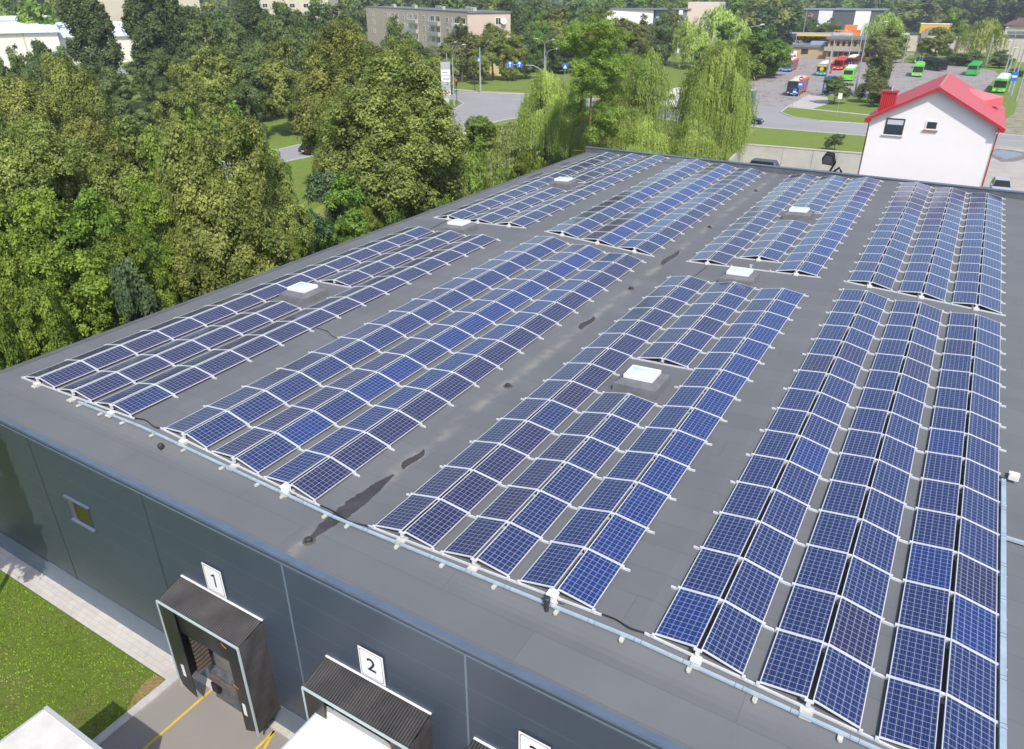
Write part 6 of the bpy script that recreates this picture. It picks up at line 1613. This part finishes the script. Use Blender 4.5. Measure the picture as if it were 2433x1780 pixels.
# garages, yellow hall, orange building, brown house
t = simple_building('garage_row', 'long beige garage row with dark roof beyond the bus lot', (-18.5, 362), (.999, .02), 36, 12, 6.0, mat('beige_garage_wall', lin(.55, .49, .42), .85, var=.08, vscale=.3), mat('dark_roof', lin(.07, .072, .08), .7))
for i, xx in enumerate((-13.5, -12.9, -.6, .2, -14.6)): MB().box(xx - .13, xx + .13, 361.7, 362.0, 0, 5.9).build('drain_pipe', mat('rust_pipe', lin(.28, .13, .08), .7) if i % 2 else M_DGREY, t)
MB().box(-14.4, -12.0, 360.9, 362.0, 4.9, 7.7).build('sign_box', mat('grey_box', lin(.3, .28, .27), .7), t)
t = simple_building('warehouse_shed', 'pale shed with dark band at the right edge beyond the lamp row', (15.6, 318), (1, 0), 26, 14, 9.0, MATS['beige_garage_wall'], M_FELT)
MB().box(15.5, 41, 317.8, 318.0, 7.6, 8.6).build('dark_band', mat('dark_glazing', lin(.08, .1, .12), .3), t)
t = simple_building('warehouse_shed', 'bright yellow shed with white roof edge at upper right', (-25.8, 507), (.999, .06), 15.4, 9, 6.1, mat('yellow_cladding', lin(.70, .40, .02), .5, var=.05), M_WHITE)
MB().box(-22.3, -20.0, 505.8, 506.9, .5, 4.2).build('portal', mat('grey_portal', lin(.28, .27, .29), .6), t)
t = thing('house', 'bright orange building site house beyond the filling station', 'house', (0, 0, G))
MOR = mat('orange_blockwork', lin(.75, .22, .05), .8, var=.1, vscale=.8)
MB().slab([(-52.0, 400), (-43.4, 401.2), (-43.8, 407), (-52.4, 406)], 0, 6.0).build('wall', MOR, t)
MB().slab([(-50.4, 400.6), (-45.4, 401.3), (-45.6, 406), (-50.6, 405.4)], 6.0, 8.2).build('upper_wall', MOR, t)
MB().slab([(-55, 400), (-43, 401), (-43, 402.6), (-55, 401.6)], 5.6, 6.0).build('slab', MOR, t)
for xx in (-54.5, -53): MB().box(xx - .18, xx + .18, 400.2, 400.6, 0, 5.6).build('column', M_CREAM, t)
for xx in (-49.6, -46.8): MB().box(xx, xx + 1.1, 400.1, 400.55, 2.6, 4.3).build('opening', mat('dark_opening', lin(.2, .09, .04), .8), t)
t = thing('house', 'brown hip-roofed house at the far right edge', 'house', (0, 0, G))
MB().box(15, 30, 389, 399, 0, 9.5).build('wall', M_CREAM, t)
MB().add([(14, 388, 9.5), (31, 388, 9.5), (31, 400, 9.5), (14, 400, 9.5), (18.5, 394, 12.3), (27, 394, 12.3)], [(0, 1, 5, 4), (1, 2, 5), (2, 3, 4, 5), (3, 0, 4), (3, 2, 1, 0)]).build('roof', mat('brown_tiles', lin(.13, .075, .075), .8), t)
MB().box(17.5, 18.2, 392, 392.8, 11, 13.3).build('chimney', M_DGREY, t)
for lab, x0, x1, y, h, m_ in (('brown-roofed shed under the top edge beyond the grey shop', -66, -40, 640, 11, mat('dull_brown_sheet', lin(.16, .12, .12), .7)), ('low white shed at the top edge right of centre', -118, -92, 690, 15, M_WHITE), ('pale shed with yellow end at the top edge', -112, -84, 600, 11, M_CREAM)):
    t = thing('warehouse_shed', lab, 'building', (0, 0, G)); MB().box(x0, x1, y, y + 20, 0, h).build('wall', m_, t); MB().box(x0 - .5, x1 + .5, y - .5, y + 20.5, h, h + .5).build('roof', M_FELT, t)

# ------------------------------------------------------------------ vehicles (front towards -Y)
M_TYRE = mat('tyre_rubber', lin(.015, .015, .016), .8)
M_RIM = mat('wheel_rim', lin(.30, .31, .32), .4, .5)
M_VGLASS = mat('vehicle_glass', lin(.015, .018, .022), .08, spec=.9)
M_LAMP = mat('headlamp_lens', lin(.75, .75, .72), .2)
M_TAIL = mat('tail_lens', lin(.45, .02, .02), .25)
def paint(n, c): return mat(n, c, .3, var=.04, vscale=1.0)
P_RED, P_BLUE, P_LIME, P_GREEN = paint('bus_red', lin(.62, .035, .025)), paint('bus_blue', lin(.05, .20, .62)), paint('bus_lime', lin(.16, .60, .05)), paint('bus_green', lin(.04, .42, .10))
P_WHITE, P_MAROON, P_BLACK, P_TEAL = paint('vehicle_white', lin(.78, .77, .74)), paint('bus_maroon', lin(.22, .02, .035)), paint('vehicle_black', lin(.02, .023, .028)), paint('bus_teal', lin(.02, .36, .27))
P_NAVY, P_SILVER, P_CREAM = paint('vehicle_navy', lin(.025, .035, .05)), paint('vehicle_silver', lin(.42, .45, .48)), paint('bus_cream', lin(.66, .58, .40))
def wheelset(t, xs_, ys_, r, w):
    for yy in ys_:
        for sx in (-1, 1):
            wl = MB().wheel((sx * xs_, yy, r), r, w).build('wheel', M_TYRE, t)
            MB().wheel((sx * (xs_ + w * .42), yy, r), r * .6, w * .25).build('rim', M_RIM, wl)
def bus(label, x, y, rz, L, side, roof, front, rear, trolley=False, lower=None, sc=1.1):
    t = thing('bus', label, 'bus', (x, y, G + .016), rz, 'buses in the bus lot'); t.scale = (sc, sc, sc)
    w, H = 1.27, 2.95
    prof = [(-w, .35), (w, .35), (w, H - .45), (w - .12, H - .12), (w - .4, H), (-w + .4, H), (-w + .12, H - .12), (-w, H - .45)]
    MB().prism(prof, -L / 2 + .12, L / 2 - .12, 'y').build('body', side, t)
    fr = [(px_ * .985, .33 if pz == .35 else pz) for px_, pz in prof]
    MB().prism(fr, -L / 2, -L / 2 + .13, 'y').build('front_panel', front, t)
    MB().prism(fr, L / 2 - .13, L / 2, 'y').build('rear_panel', rear, t)
    MB().box(-w + .28, w - .28, -L / 2 + .1, L / 2 - .1, H + .004, H + .05).build('roof', roof, t)
    for sx in (-1, 1):
        MB().box(*sorted((sx * (w + .004), sx * (w + .02))), -L / 2 + .35, L / 2 - .5, 1.35, 2.45).build('side_windows', M_VGLASS, t)
        if lower: MB().box(*sorted((sx * (w + .004), sx * (w + .014))), -L / 2 + .2, L / 2 - .2, .45, 1.2).build('side_skirt', lower, t)
        MB().box(*sorted((sx * .7, sx * 1.08)), -L / 2 - .02, -L / 2, .62, .8).build('headlight', M_LAMP, t)
        MB().box(*sorted((sx * .9, sx * 1.14)), L / 2, L / 2 + .02, .75, 1.1).build('tail_light', M_TAIL, t)
        MB().tube([(sx * w, -L / 2 + .1, 2.4), (sx * (w + .3), -L / 2 - .15, 2.35), (sx * (w + .3), -L / 2 - .15, 1.95)], .05, 6).build('mirror', M_BLACK, t)
    MB().box(-w + .12, w - .12, -L / 2 - .025, -L / 2 - .001, 1.15, 2.55).build('windscreen', M_VGLASS, t)
    MB().box(-w + .25, w - .25, L / 2 + .001, L / 2 + .02, 1.55, 2.5).build('rear_window', M_VGLASS, t)
    for yy in (-L * .36, -L * .02, L * .25): MB().box(w + .021, w + .034, yy - .6, yy + .6, .42, 2.42).build('door', M_VGLASS, t)
    wheelset(t, w - .16, (-L / 2 + 2.7, L / 2 - 3.2), .48, .3)
    MB().box(-.8, .8, -L * .2, L * .05, H + .05, H + .32).build('roof_unit', roof, t)
    MB().box(-.7, .7, L * .2, L * .36, H + .05, H + .26).build('roof_unit', roof, t)
    if trolley:
        for sx in (-1, 1): MB().tube([(sx * .3, L * .05, H + .35), (sx * .3, L * .5 + .8, H + 1.5)], .045, 6).build('trolley_pole', M_GALV, t)
    MB().box(-.35, .35, -L / 2 - .035, -L / 2 - .026, .45, .58).build('number_plate', P_WHITE, t)
    return t
bus('red and black bus partly hidden behind the blue-fronted bus', -44.4, 257.4, .06, 12, P_RED, P_WHITE, P_BLACK, P_RED)
bus('red bus with bright blue front and white roof at lot\'s left edge', -40.6, 243.2, .05, 12, P_RED, P_WHITE, P_BLUE, P_RED)
b_ = bus('teal and yellow fronted red bus with white roof', -28.9, 235.2, .03, 12, P_RED, P_WHITE, P_TEAL, P_RED)
MB().box(-1.2, 1.2, -6.04, -6.0, 2.3, 2.75).build('yellow_header', paint('bus_yellow', lin(.72, .42, .05)), b_)
MB().tube([(0, -6.06, 1.75), (0, -6.02, 1.75)], .5, 14).build('painted_roundel', MATS['bus_yellow'], b_)
bus('plain red bus between the teal-fronted and maroon buses', -28.0, 257.0, .05, 12, P_RED, P_RED, P_RED, P_RED)
bus('maroon and white bus nearest the terminal doors', -25.9, 266.0, .03, 13, P_MAROON, P_WHITE, P_MAROON, P_RED)
bus('lime green trolleybus seen from behind near the island tree', -20.3, 223.6, math.pi + .07, 12, P_LIME, P_WHITE, P_LIME, P_LIME, True)
bus('white and red bus with dark front waiting at the lot exit', -25.6, 182.0, .05, 12.3, P_RED, P_CREAM, P_BLACK, P_RED, False)
bus('dark green bus half hidden behind the drooping birch', -18.4, 268.5, .1, 11, P_GREEN, P_WHITE, P_BLACK, P_GREEN)
bus('lime green trolleybus facing the camera left of the black bus', -5.0, 245.5, .05, 11, P_LIME, P_LIME, P_LIME, P_LIME, True)
bus('black bus parked askew before the hedge', -3.2, 268.0, math.pi + .62, 11.5, P_BLACK, P_BLACK, P_BLACK, P_BLACK)
bus('emerald green trolleybus seen from behind with raised poles', 8.8, 257.6, math.pi - .06, 11.5, P_GREEN, P_GREEN, P_GREEN, P_GREEN, True)
bus('long lime green and white trolleybus beside the lamp row', 15.9, 214.5, -.05, 15, P_LIME, P_WHITE, P_LIME, P_GREEN, True)
bus('orange-red bus peeking out right of the big willow', -39.3, 173.0, .05, 12, P_RED, P_WHITE, P_RED, P_RED)

def car(name, cat, label, x, y, rz, m, L=4.3, H=1.45, kind='saloon', sc=1.08):
    t = thing(name, label, cat, (x, y, G + .016), rz); t.scale = (sc, sc, sc)
    w = .87
    low = [(-L / 2, .35), (-L / 2 + .05, .62), (-L / 2 + .5, .76), (-L / 2 + 1.25, .88), (L / 2 - .65, .93), (L / 2 - .05, .86), (L / 2, .5), (L / 2 - .08, .32), (-L / 2 + .1, .25)]
    MB().prism(low, -w, w, 'x').build('body', m, t, bevel=.05)
    a, b_ = (-L / 2 + 1.2, L / 2 - (.55 if kind == 'saloon' else .18))
    v = [(-w + .04, a, .87), (w - .04, a, .87), (w - .04, b_, .9), (-w + .04, b_, .9), (-w + .2, a + .75, H - .03), (w - .2, a + .75, H - .03), (w - .2, b_ - .6, H - .03), (-w + .2, b_ - .6, H - .03)]
    MB().add(v, [(3, 2, 1, 0), (4, 5, 6, 7), (0, 1, 5, 4), (1, 2, 6, 5), (2, 3, 7, 6), (3, 0, 4, 7)]).build('glasshouse', M_VGLASS, t)
    MB().box(-w + .2, w - .2, a + .72, b_ - .56, H - .035, H + .015).build('roof', m, t, bevel=.02)
    for sx in (-1, 1):
        for yy in (a + .78, (a + b_) / 2 + .1, b_ - .62):
            MB().tube([(sx * (w - .05), yy + (.0 if yy != a + .78 else -.72) + (.55 if yy == b_ - .62 else 0), .88), (sx * (w - .2), yy, H - .02)], .03, 4).build('pillar', m, t)
        MB().cbox((sx * .62, -L / 2 + .04, .62), (.32, .1, .14)).build('headlight', M_LAMP, t)
        MB().cbox((sx * .66, L / 2 - .03, .72), (.28, .1, .16)).build('tail_light', M_TAIL, t)
        MB().cbox((sx * (w + .08), a + .3, .98), (.16, .1, .12)).build('mirror', m, t)
    wheelset(t, w - .1, (-L / 2 + .82, L / 2 - .85), .31, .2)
    MB().box(-.25, .25, L / 2 - .01, L / 2 + .015, .5, .6).build('number_plate', P_WHITE, t)
    return t
E_ = math.pi / 2
car('parked_car', 'car', 'black saloon car on the street below the blue trailer', -22.9, 129.9, E_ - .02, P_BLACK)
car('parked_car', 'car', 'black car with lit tail lamps driving away on the left street', -70.6, 68.6, math.pi - .03, P_BLACK, kind='hatch')
car('parked_car', 'car', 'silver-grey car parked right of the white house', 16.3, 91.6, .05, P_SILVER, kind='hatch')
car('parked_car', 'car', 'dark car whose roof shows over the rear parapet', -8.6, 84.0, E_, P_NAVY, H=1.9, L=4.8, kind='hatch', sc=1.3)
for lab, x, y, m in (('dark car at the left of those parked before the apartment block', -117.6, 158.6, P_NAVY), ('maroon car parked before the apartment block', -113.8, 165.5, P_MAROON), ('black car behind the leaning birch before the apartment block', -119.0, 175.6, P_BLACK), ('dark car nearest the gable of the apartment block', -112.0, 172.6, P_NAVY)):
    car('parked_car', 'car', lab, x, y, 1.0, m)
car('parked_car', 'car', 'white car below the garage row', -11.1, 332.5, .3, P_WHITE, sc=1.4)
car('parked_car', 'car', 'white car beside the yellow shed', -33.5, 500, 1.4, P_WHITE, sc=1.7)
car('parked_car', 'car', 'white car under the filling station canopy', -64.8, 374.5, 1.2, P_WHITE, sc=1.4)
car('parked_car', 'car', 'grey car on the far street between the willows', -101.0, 246.0, .9, P_SILVER, sc=1.2)
v_ = car('parked_van', 'van', 'dark green van at the back of the bus lot', -9.3, 294.0, .2, P_GREEN, L=4.8, H=2.3, kind='hatch', sc=1.2)

# pickup with a folded black loader frame in the yard
pk = thing('pickup_truck', 'silver pickup with a black loader frame raised on its bed', 'pickup', (-3.1, 82.0, G + .016), E_ * 3 + .05)
pk.scale = (1.1, 1.1, 1.1)
MB().prism([(-2.5, .4), (-2.45, .95), (-1.3, 1.1), (2.5, 1.1), (2.5, .45)], -.9, .9, 'x').build('body', P_SILVER, pk, bevel=.04)
MB().add([(-.85, -1.4, 1.08), (.85, -1.4, 1.08), (.85, .5, 1.08), (-.85, .5, 1.08), (-.7, -.7, 1.98), (.7, -.7, 1.98), (.7, .35, 1.98), (-.7, .35, 1.98)], [(4, 5, 6, 7), (0, 1, 5, 4), (1, 2, 6, 5), (2, 3, 7, 6), (3, 0, 4, 7)]).build('glasshouse', M_VGLASS, pk)
MB().box(-.72, .72, -.75, .4, 1.97, 2.04).build('cab_roof', P_SILVER, pk, bevel=.02)
MB().box(-.9, .9, .55, 2.55, 1.1, 2.0).build('bed_box', P_BLACK, pk, bevel=.03)
ld = MB().tube([(-.5, 1.6, 2.0), (-.5, 1.95, 3.0), (-.5, 1.7, 3.9), (-.5, 1.0, 4.0), (-.5, .75, 3.5), (-.5, .8, 3.0), (-.5, 1.8, 2.9)], .1, 8).tube([(.5, 1.6, 2.0), (.5, 1.95, 3.0), (.5, 1.7, 3.9), (.5, 1.0, 4.0), (.5, .75, 3.5), (.5, .8, 3.0), (.5, 1.8, 2.9)], .1, 8)
ld.build('loader_frame', M_BLACK, pk)
MB().add([(-.5, .78, 3.0), (.5, .78, 3.0), (.5, .95, 3.95), (-.5, .95, 3.95), (-.5, 1.75, 2.95), (.5, 1.75, 2.95), (.5, 1.65, 3.85), (-.5, 1.65, 3.85)], [(0, 1, 2, 3), (0, 4, 5, 1), (0, 3, 7, 4), (1, 5, 6, 2)]).build('bucket', mat('dark_bucket', lin(.06, .058, .06), .6), pk)
MB().tube([(0, 1.9, 2.0), (0, 2.5, 2.6), (0, 2.75, 2.2), (0, 2.7, 1.4)], .12, 8).build('hose', M_BLACK, pk)
wheelset(pk, .8, (-1.6, 1.6), .38, .25)

# lorries
def lorry(label, x, y, rz, cab, box, rear, Lt, sc=1.1, artic=True):
    t = thing('lorry', label, 'lorry', (x, y, G + .012), rz); t.scale = (sc,) * 3
    c = MB().prism([(0, .5), (-.08, 1.4), (.05, 1.9), (.45, 3.2), (1.0, 3.65), (2.2, 3.75), (2.2, .5)], -1.22, 1.22, 'x').build('cab', cab, t, bevel=.06)
    MB().add([(-1.1, -.06, 1.75), (1.1, -.06, 1.75), (1.05, .36, 2.95), (-1.05, .36, 2.95)], [(0, 1, 2, 3)]).build('windscreen', M_VGLASS, t)
    for sx in (-1, 1):
        MB().box(*sorted((sx * 1.225, sx * 1.245)), .5, 1.5, 1.8, 2.7).build('side_window', M_VGLASS, t)
        MB().box(*sorted((sx * .75, sx * 1.1)), -.14, -.06, .75, .95).build('headlight', M_LAMP, t)
        MB().box(*sorted((sx * 1.25, sx * 1.45)), .05, .2, 2.0, 2.7).build('mirror', M_BLACK, t)
    MB().box(-1.15, 1.15, -.1, -.05, .9, 1.5).build('grille', M_DGREY, t)
    y0 = 2.9 if artic else 2.4
    MB().box(-1.25, 1.25, y0, y0 + Lt, 1.15, 4.0).build('box_body', box, t)
    MB().box(-1.27, 1.27, y0 - .02, y0 + Lt + .02, 4.0, 4.06).build('box_roof', mat('grey_tarpaulin', lin(.55, .53, .48), .6), t)
    MB().box(-1.2, 1.2, y0 + Lt + .005, y0 + Lt + .04, 1.2, 3.95).build('rear_door', rear, t)
    for i in range(1, 9): MB().box(-1.27, 1.27, y0 + Lt * i / 9 - .02, y0 + Lt * i / 9 + .02, 1.2, 3.95).build('side_strap', paint('strap_blue', lin(.03, .08, .32)), t)
    MB().box(-.5, .5, .6, y0 + Lt - .2, .75, 1.1).build('chassis', M_DGREY, t)
    wheelset(t, 1.05, (1.0,) + ((2.9 + Lt - 4.6, 2.9 + Lt - 3.3, 2.9 + Lt - 2.0, 4.0) if artic else (2.4 + Lt - 2,)), .5, .34)
    return t
lorry('white-cabbed lorry with a long blue trailer on the street behind the willows', -42.6, 141.0, -E_ + .03, P_WHITE, paint('tarp_blue', lin(.025, .07, .42)), paint('trailer_rear_blue', lin(.12, .25, .50)), 12.6)
b_ = lorry('small white lorry with a blue box seen between the two willows', -76.5, 203.0, E_ + .5, P_WHITE, P_BLUE, P_BLUE, 5.5, 1.1, False)

# ------------------------------------------------------------------ poles, lamps, signals, signs
M_POLE = mat('grey_pole', lin(.34, .36, .39), .55, .2, var=.1)
M_WOOD = mat('weathered_wood_pole', lin(.30, .24, .18), .9, var=.2)
def pole(style, x, y, h, ax, ay, label):
    d = {'plain': ('utility_pole', 'pole'), 'wood': ('utility_pole', 'pole')}.get(style, ('street_lamp', 'street lamp'))
    t = thing(d[0], label, d[1], (x, y, G))
    m = M_WOOD if style == 'wood' else M_POLE
    r = .20 if style in ('plain', 'wood') else .17
    MB().tube([(0, 0, 0), (0, 0, h * .35), (0, 0, h * .36), (0, 0, h)], [r * 1.25, r * 1.15, r * .9, r * .65], 10).build('pole', m, t)
    if style in ('arm', 'double'):
        for s in ((1,) if style == 'arm' else (1, -1)):
            L = math.hypot(ax, ay); ux, uy = ax / L * s, ay / L * s
            MB().tube([(0, 0, h - .1), (ux * L * .12, uy * L * .12, h + L * .35), (ux * L * .45, uy * L * .45, h + L * .62), (ux * L, uy * L, h + L * .72)], .06, 6).build('arm', M_POLE, t)
            hd = MB().tube([(ux * L, uy * L, h + L * .72), (ux * (L + .25), uy * (L + .25), h + L * .74), (ux * (L + .9), uy * (L + .9), h + L * .76)], [.07, .16, .1], 8).build('lamp_head', mat('lamp_head_grey', lin(.55, .56, .57), .4), t)
    else: MB().tube([(0, 0, h), (0, 0, h + .12)], [r * .8, r * .5], 8).build('cap', m, t)
    return t
for p in [('plain', -51.8, 301.3, 7.9, 0, 0, 'plain grey pole at the left end of the terminal'), ('double', -66.6, 388.4, 15.0, 1.2, 0.2, 'tall white mast with a board top by the filling station'), ('plain', -19.3, 180.7, 9.4, 0, 0, 'plain grey pole left of the blue notice board'), ('arm', -24.1, 212.3, 10.1, 2.2, -0.3, 'curved street lamp just behind the blue notice board pole'), ('arm', -26.8, 262.0, 9.5, -1.6, -0.3, 'curved street lamp behind the lime trolleybus rear'), ('arm', -13.0, 183.4, 13.3, 3.0, -0.3, 'tall street lamp with long arm in the middle of the bus lot'), ('plain', -26.5, 280.8, 10.2, 0, 0, 'plain grey pole beside the terminal doors'), ('plain', -9.5, 184.3, 7.4, 0, 0, 'plain grey pole left of the red chimney'), ('plain', -25.6, 320.0, 7.5, 0, 0, 'plain grey pole before the hip-roofed wing'), ('plain', -9.0, 206.9, 4.7, 0, 0, 'plain grey pole above the red chimney'), ('plain', -13.3, 291.2, 9.0, 0, 0, 'plain grey pole left of the front-facing trolleybus'), ('plain', -1.1, 311.5, 8.8, 0, 0, 'plain grey pole behind the black bus'), ('plain', 11.4, 289.3, 9.3, 0, 0, 'plain grey pole right of the emerald trolleybus'), ('arm', 16.9, 267.6, 10.6, -2.2, 0.1, 'thick dark-based street lamp, farthest in the right-hand row'), ('plain', 17.8, 268.2, 8.0, 0, 0, 'thin plain pole beside the thick dark-based lamp'), ('arm', 17.6, 211.1, 9.6, -2.2, 0.1, 'street lamp, middle one of the right-hand row'), ('plain', 18.1, 203.1, 10.9, 0, 0, 'plain pole nearest the bus stop sign on the right'), ('arm', 19.0, 190.6, 8.9, -2.4, 0.1, 'street lamp, nearest one of the right-hand row'), ('arm', -91.5, 132.0, 9.3, 3.0, -1.2, 'taller of two curved lamps behind the totem sign'), ('arm', -83.0, 122.2, 9.4, 3.2, -1.0, 'lamp with straight arm at the tip of the junction island'), ('plain', -90.6, 144.1, 9.8, 0, 0, 'grey post with violet disc beyond the junction'), ('double', -105.9, 288.0, 7.1, 2.2, -0.4, 'double-armed street lamp left of the blue-balcony block'), ('double', -102.9, 318.9, 7.8, 2.2, -0.4, 'double-armed street lamp before the pale pinkish wall'), ('arm', -33.0, 147.2, 11.9, 5.0, 0.5, 'lamp arm rising over the big willow crown'), ('double', -86.5, 168.3, 9.1, 2.2, -0.4, 'double-armed street lamp right of the dark lindens'), ('arm', -79.1, 155.3, 7.7, 2.4, 0.2, 'low curved lamp beside the double-armed lamp'), ('wood', -95.5, 79.9, 7.5, 0, 0, 'leaning wooden utility pole above the left street')]: pole(*p)

def board(label, x, y, h, w, hh, m, face=0.0, cat='sign', name='road_sign', glyph=None, r=.05):
    t = thing(name, label, cat, (x, y, G), face)
    MB().tube([(0, .05, 0), (0, .05, h)], r, 8).build('post', M_POLE, t)
    MB().box(-w / 2, w / 2, -.03, .0, h - hh, h).build('plate', m, t)
    if glyph: glyph(t, w, hh, h)
    return t
S_BLUE = mat('sign_blue', lin(.02, .16, .62), .4); S_RED = mat('sign_red', lin(.55, .02, .02), .4); S_WHITE = M_WHITE
def arrow(t, w, hh, h):
    MB().box(-.06 * w, .06 * w, -.045, -.031, h - hh * .85, h - hh * .35).add([(-.25 * w, -.045, h - hh * .45), (.25 * w, -.045, h - hh * .45), (0, -.045, h - hh * .12)], [(0, 1, 2)]).box(.06 * w, .35 * w, -.045, -.031, h - hh * .72, h - hh * .6).build('arrow', S_WHITE, t)
def zebra(t, w, hh, h):
    MB().add([(-.36 * w, -.045, h - hh * .85), (.36 * w, -.045, h - hh * .85), (0, -.045, h - hh * .18)], [(0, 1, 2)]).build('triangle', S_WHITE, t)
def busstop(t, w, hh, h):
    MB().box(-w * .38, w * .38, -.045, -.031, h - hh * .62, h - hh * .38).build('white_band', S_WHITE, t)
board('blue and white bus stop sign at the kerb of the lot exit', -21.1, 156.2, 3.6, .75, 1.2, S_BLUE, .15, glyph=busstop)
ne = board('bus stop sign under a red no-entry disc by the lot exit', -22.4, 168.0, 4.0, .95, 1.3, S_BLUE, .15, glyph=busstop)
MB().tube([(0, -.03, 4.5), (0, .02, 4.5)], .48, 20).build('no_entry_disc', S_RED, ne)
MB().box(-.33, .33, -.045, -.031, 4.42, 4.58).build('white_bar', S_WHITE, ne)
board('blue and white bus stop sign among the right-hand poles', 17.4, 190.0, 6.0, 1.2, 1.8, S_BLUE, .0, glyph=busstop)
board('small white plate on a thin post on the grass island', -10.6, 145.0, 4.4, .7, 1.0, S_WHITE, .1)
nb = thing('notice_board', 'blue notice board standing beside the round island tree', 'notice board', (-18.9, 181.0, G), .1)
MB().box(-.95, .95, -.12, .12, .1, 4.3).build('panel', S_BLUE, nb)
MB().box(-.7, .5, -.15, -.125, 2.6, 3.0).box(-.7, .6, -.15, -.125, 1.7, 2.1).box(-.7, .3, -.15, -.125, .9, 1.2).build('dark_marks', P_NAVY, nb)
tt = thing('totem_sign', 'tall white and grey shop totem sign on the junction island', 'totem sign', (-86.6, 124.6, G), .62)
MB().box(-1.0, 1.0, -.35, .35, 1.2, 8.2).build('body', mat('totem_grey', lin(.38, .40, .42), .5), tt)
MB().box(-.6, .6, -.3, .3, 0, 1.2).build('base', M_CONC, tt)
for i, (za, zb, m_) in enumerate(((6.9, 8.0, MATS['totem_grey']), (5.6, 6.75, M_WHITE), (4.3, 5.45, M_WHITE), (1.7, 2.6, M_WHITE))): MB().box(-.95, .95, -.40, -.355, za, zb).build('sign_panel', m_, tt)
MB().box(-.6, .7, -.42, -.405, 4.8, 5.0).box(-.7, .4, -.42, -.405, 6.1, 6.25).build('lettering_strip', mat('grey_ink', lin(.2, .22, .26), .6), tt)
MB().box(-.8, .7, -.42, -.405, 1.95, 2.2).build('red_strip', S_RED, tt)
def signal(label, x, y, h, red=False, rz=0.0):
    t = thing('traffic_light', label, 'traffic light', (x, y, G), rz)
    MB().tube([(0, 0, 0), (0, 0, h)], .07, 8).build('post', M_DGREY, t)
    MB().box(-.22, .22, -.25, .12, h - .3, h + 1.0).build('housing', M_BLACK, t)
    for i, zz in enumerate((.75, .35, -.05)):
        lit = red and i == 0
        MB().tube([(0, -.30, h + zz), (0, -.24, h + zz)], .15 if not lit else .2, 12).build('lens', mat('lit_red_lens', lin(.9, .03, .02), .4, emit=1.2) if lit else mat('dark_lens', lin(.03, .03, .03), .3), t)
    return t
signal('traffic light showing red on the junction island', -83.4, 123.9, 4.1, True, .6)
signal('dark traffic light by the crossing beyond the junction', -94.1, 146.9, 3.6, False, .6)
mast = thing('signal_mast', 'curved signal mast with two blue arrow signs over the far grass', 'signal mast', (-78.0, 152.0, G), .5)
MB().tube([(0, 0, 0), (0, 0, 4.0), (-.6, 0, 5.2), (-2.2, 0, 6.0), (-9.5, 0, 6.3)], [.14, .12, .1, .09, .06], 8).build('arm', M_POLE, mast)
for xx in (-4.4, -9.2): MB().box(xx - .25, xx + .25, -.25, .1, 5.6, 6.9).build('signal_head', M_BLACK, mast)
for xx in (-5.6, -7.8):
    p_ = MB().box(xx - .6, xx + .6, -.16, -.1, 5.6, 6.9).build('arrow_sign', S_BLUE, mast)
    MB().box(xx - .08, xx + .08, -.19, -.165, 5.7, 6.5).add([(xx - .4, -.19, 6.35), (xx + .4, -.19, 6.35), (xx, -.19, 6.85)], [(0, 1, 2)]).build('arrow', S_WHITE, p_)
board('blue crossing sign near the violet-marked lamp post', -95.0, 150.5, 7.3, 1.0, 1.0, S_BLUE, .6, glyph=zebra)
board('blue crossing sign right of the curved signal mast', -75.5, 158.5, 6.0, 1.1, 1.1, S_BLUE, .5, glyph=zebra)
vm = thing('signal_mast', 'curved signal mast left of the totem sign beside parked cars', 'signal mast', (-109.5, 143.0, G), .6)
MB().tube([(0, 0, 0), (0, 0, 4.5), (.5, 0, 6.2), (2.0, 0, 7.4), (4.5, 0, 7.6)], [.14, .12, .1, .08, .06], 8).build('arm', M_POLE, vm)
MB().box(4.3, 4.9, -.2, .15, 7.0, 8.3).build('signal_head', M_BLACK, vm)
MB().box(-.6, .6, -.2, -.14, 3.6, 4.8).build('sign_plate', mat('grey_sign_back', lin(.4, .42, .44), .5), vm)
tk = thing('skip_bin', 'small yellow bin before the terminal hip wing', 'bin', (-24.0, 291.0, G), .1)
MB().prism([(-1, 0), (1, 0), (1.3, 1.4), (-1.3, 1.4)], -.8, .8, 'y').build('bin', paint('bin_yellow', lin(.75, .5, .03)), tk)
MB().box(-1.32, 1.32, -.82, .82, 1.4, 1.5).build('lid', MATS['bin_yellow'], tk)
hd = tag(MB().box(-10.5, 14.5, 292.8, 294.2, G, G + 2.2).build('kerb_bank', MATS['grass_ground']), None, None)
hd['kind'] = 'structure'

# ------------------------------------------------------------------ light haze in the air over the town
hz = MB().box(-1505, 605, -125, 1405, G - 1.0, 27.0).build('haze', None)
hz['kind'] = 'stuff'; hz['label'] = 'thin pale summer haze in the air over the town'
hm = bpy.data.materials.new('haze_air'); hm.use_nodes = True
hn, hl_ = hm.node_tree.nodes, hm.node_tree.links
hn.remove(hn['Principled BSDF'])
pv = hn.new('ShaderNodeVolumePrincipled')
pv.inputs['Color'].default_value = (.86, .92, 1.0, 1)
pv.inputs['Density'].default_value = 0.00028
pv.inputs['Anisotropy'].default_value = 0.2
hl_.new(pv.outputs[0], hn['Material Output'].inputs['Volume'])
hz.data.materials.append(hm)
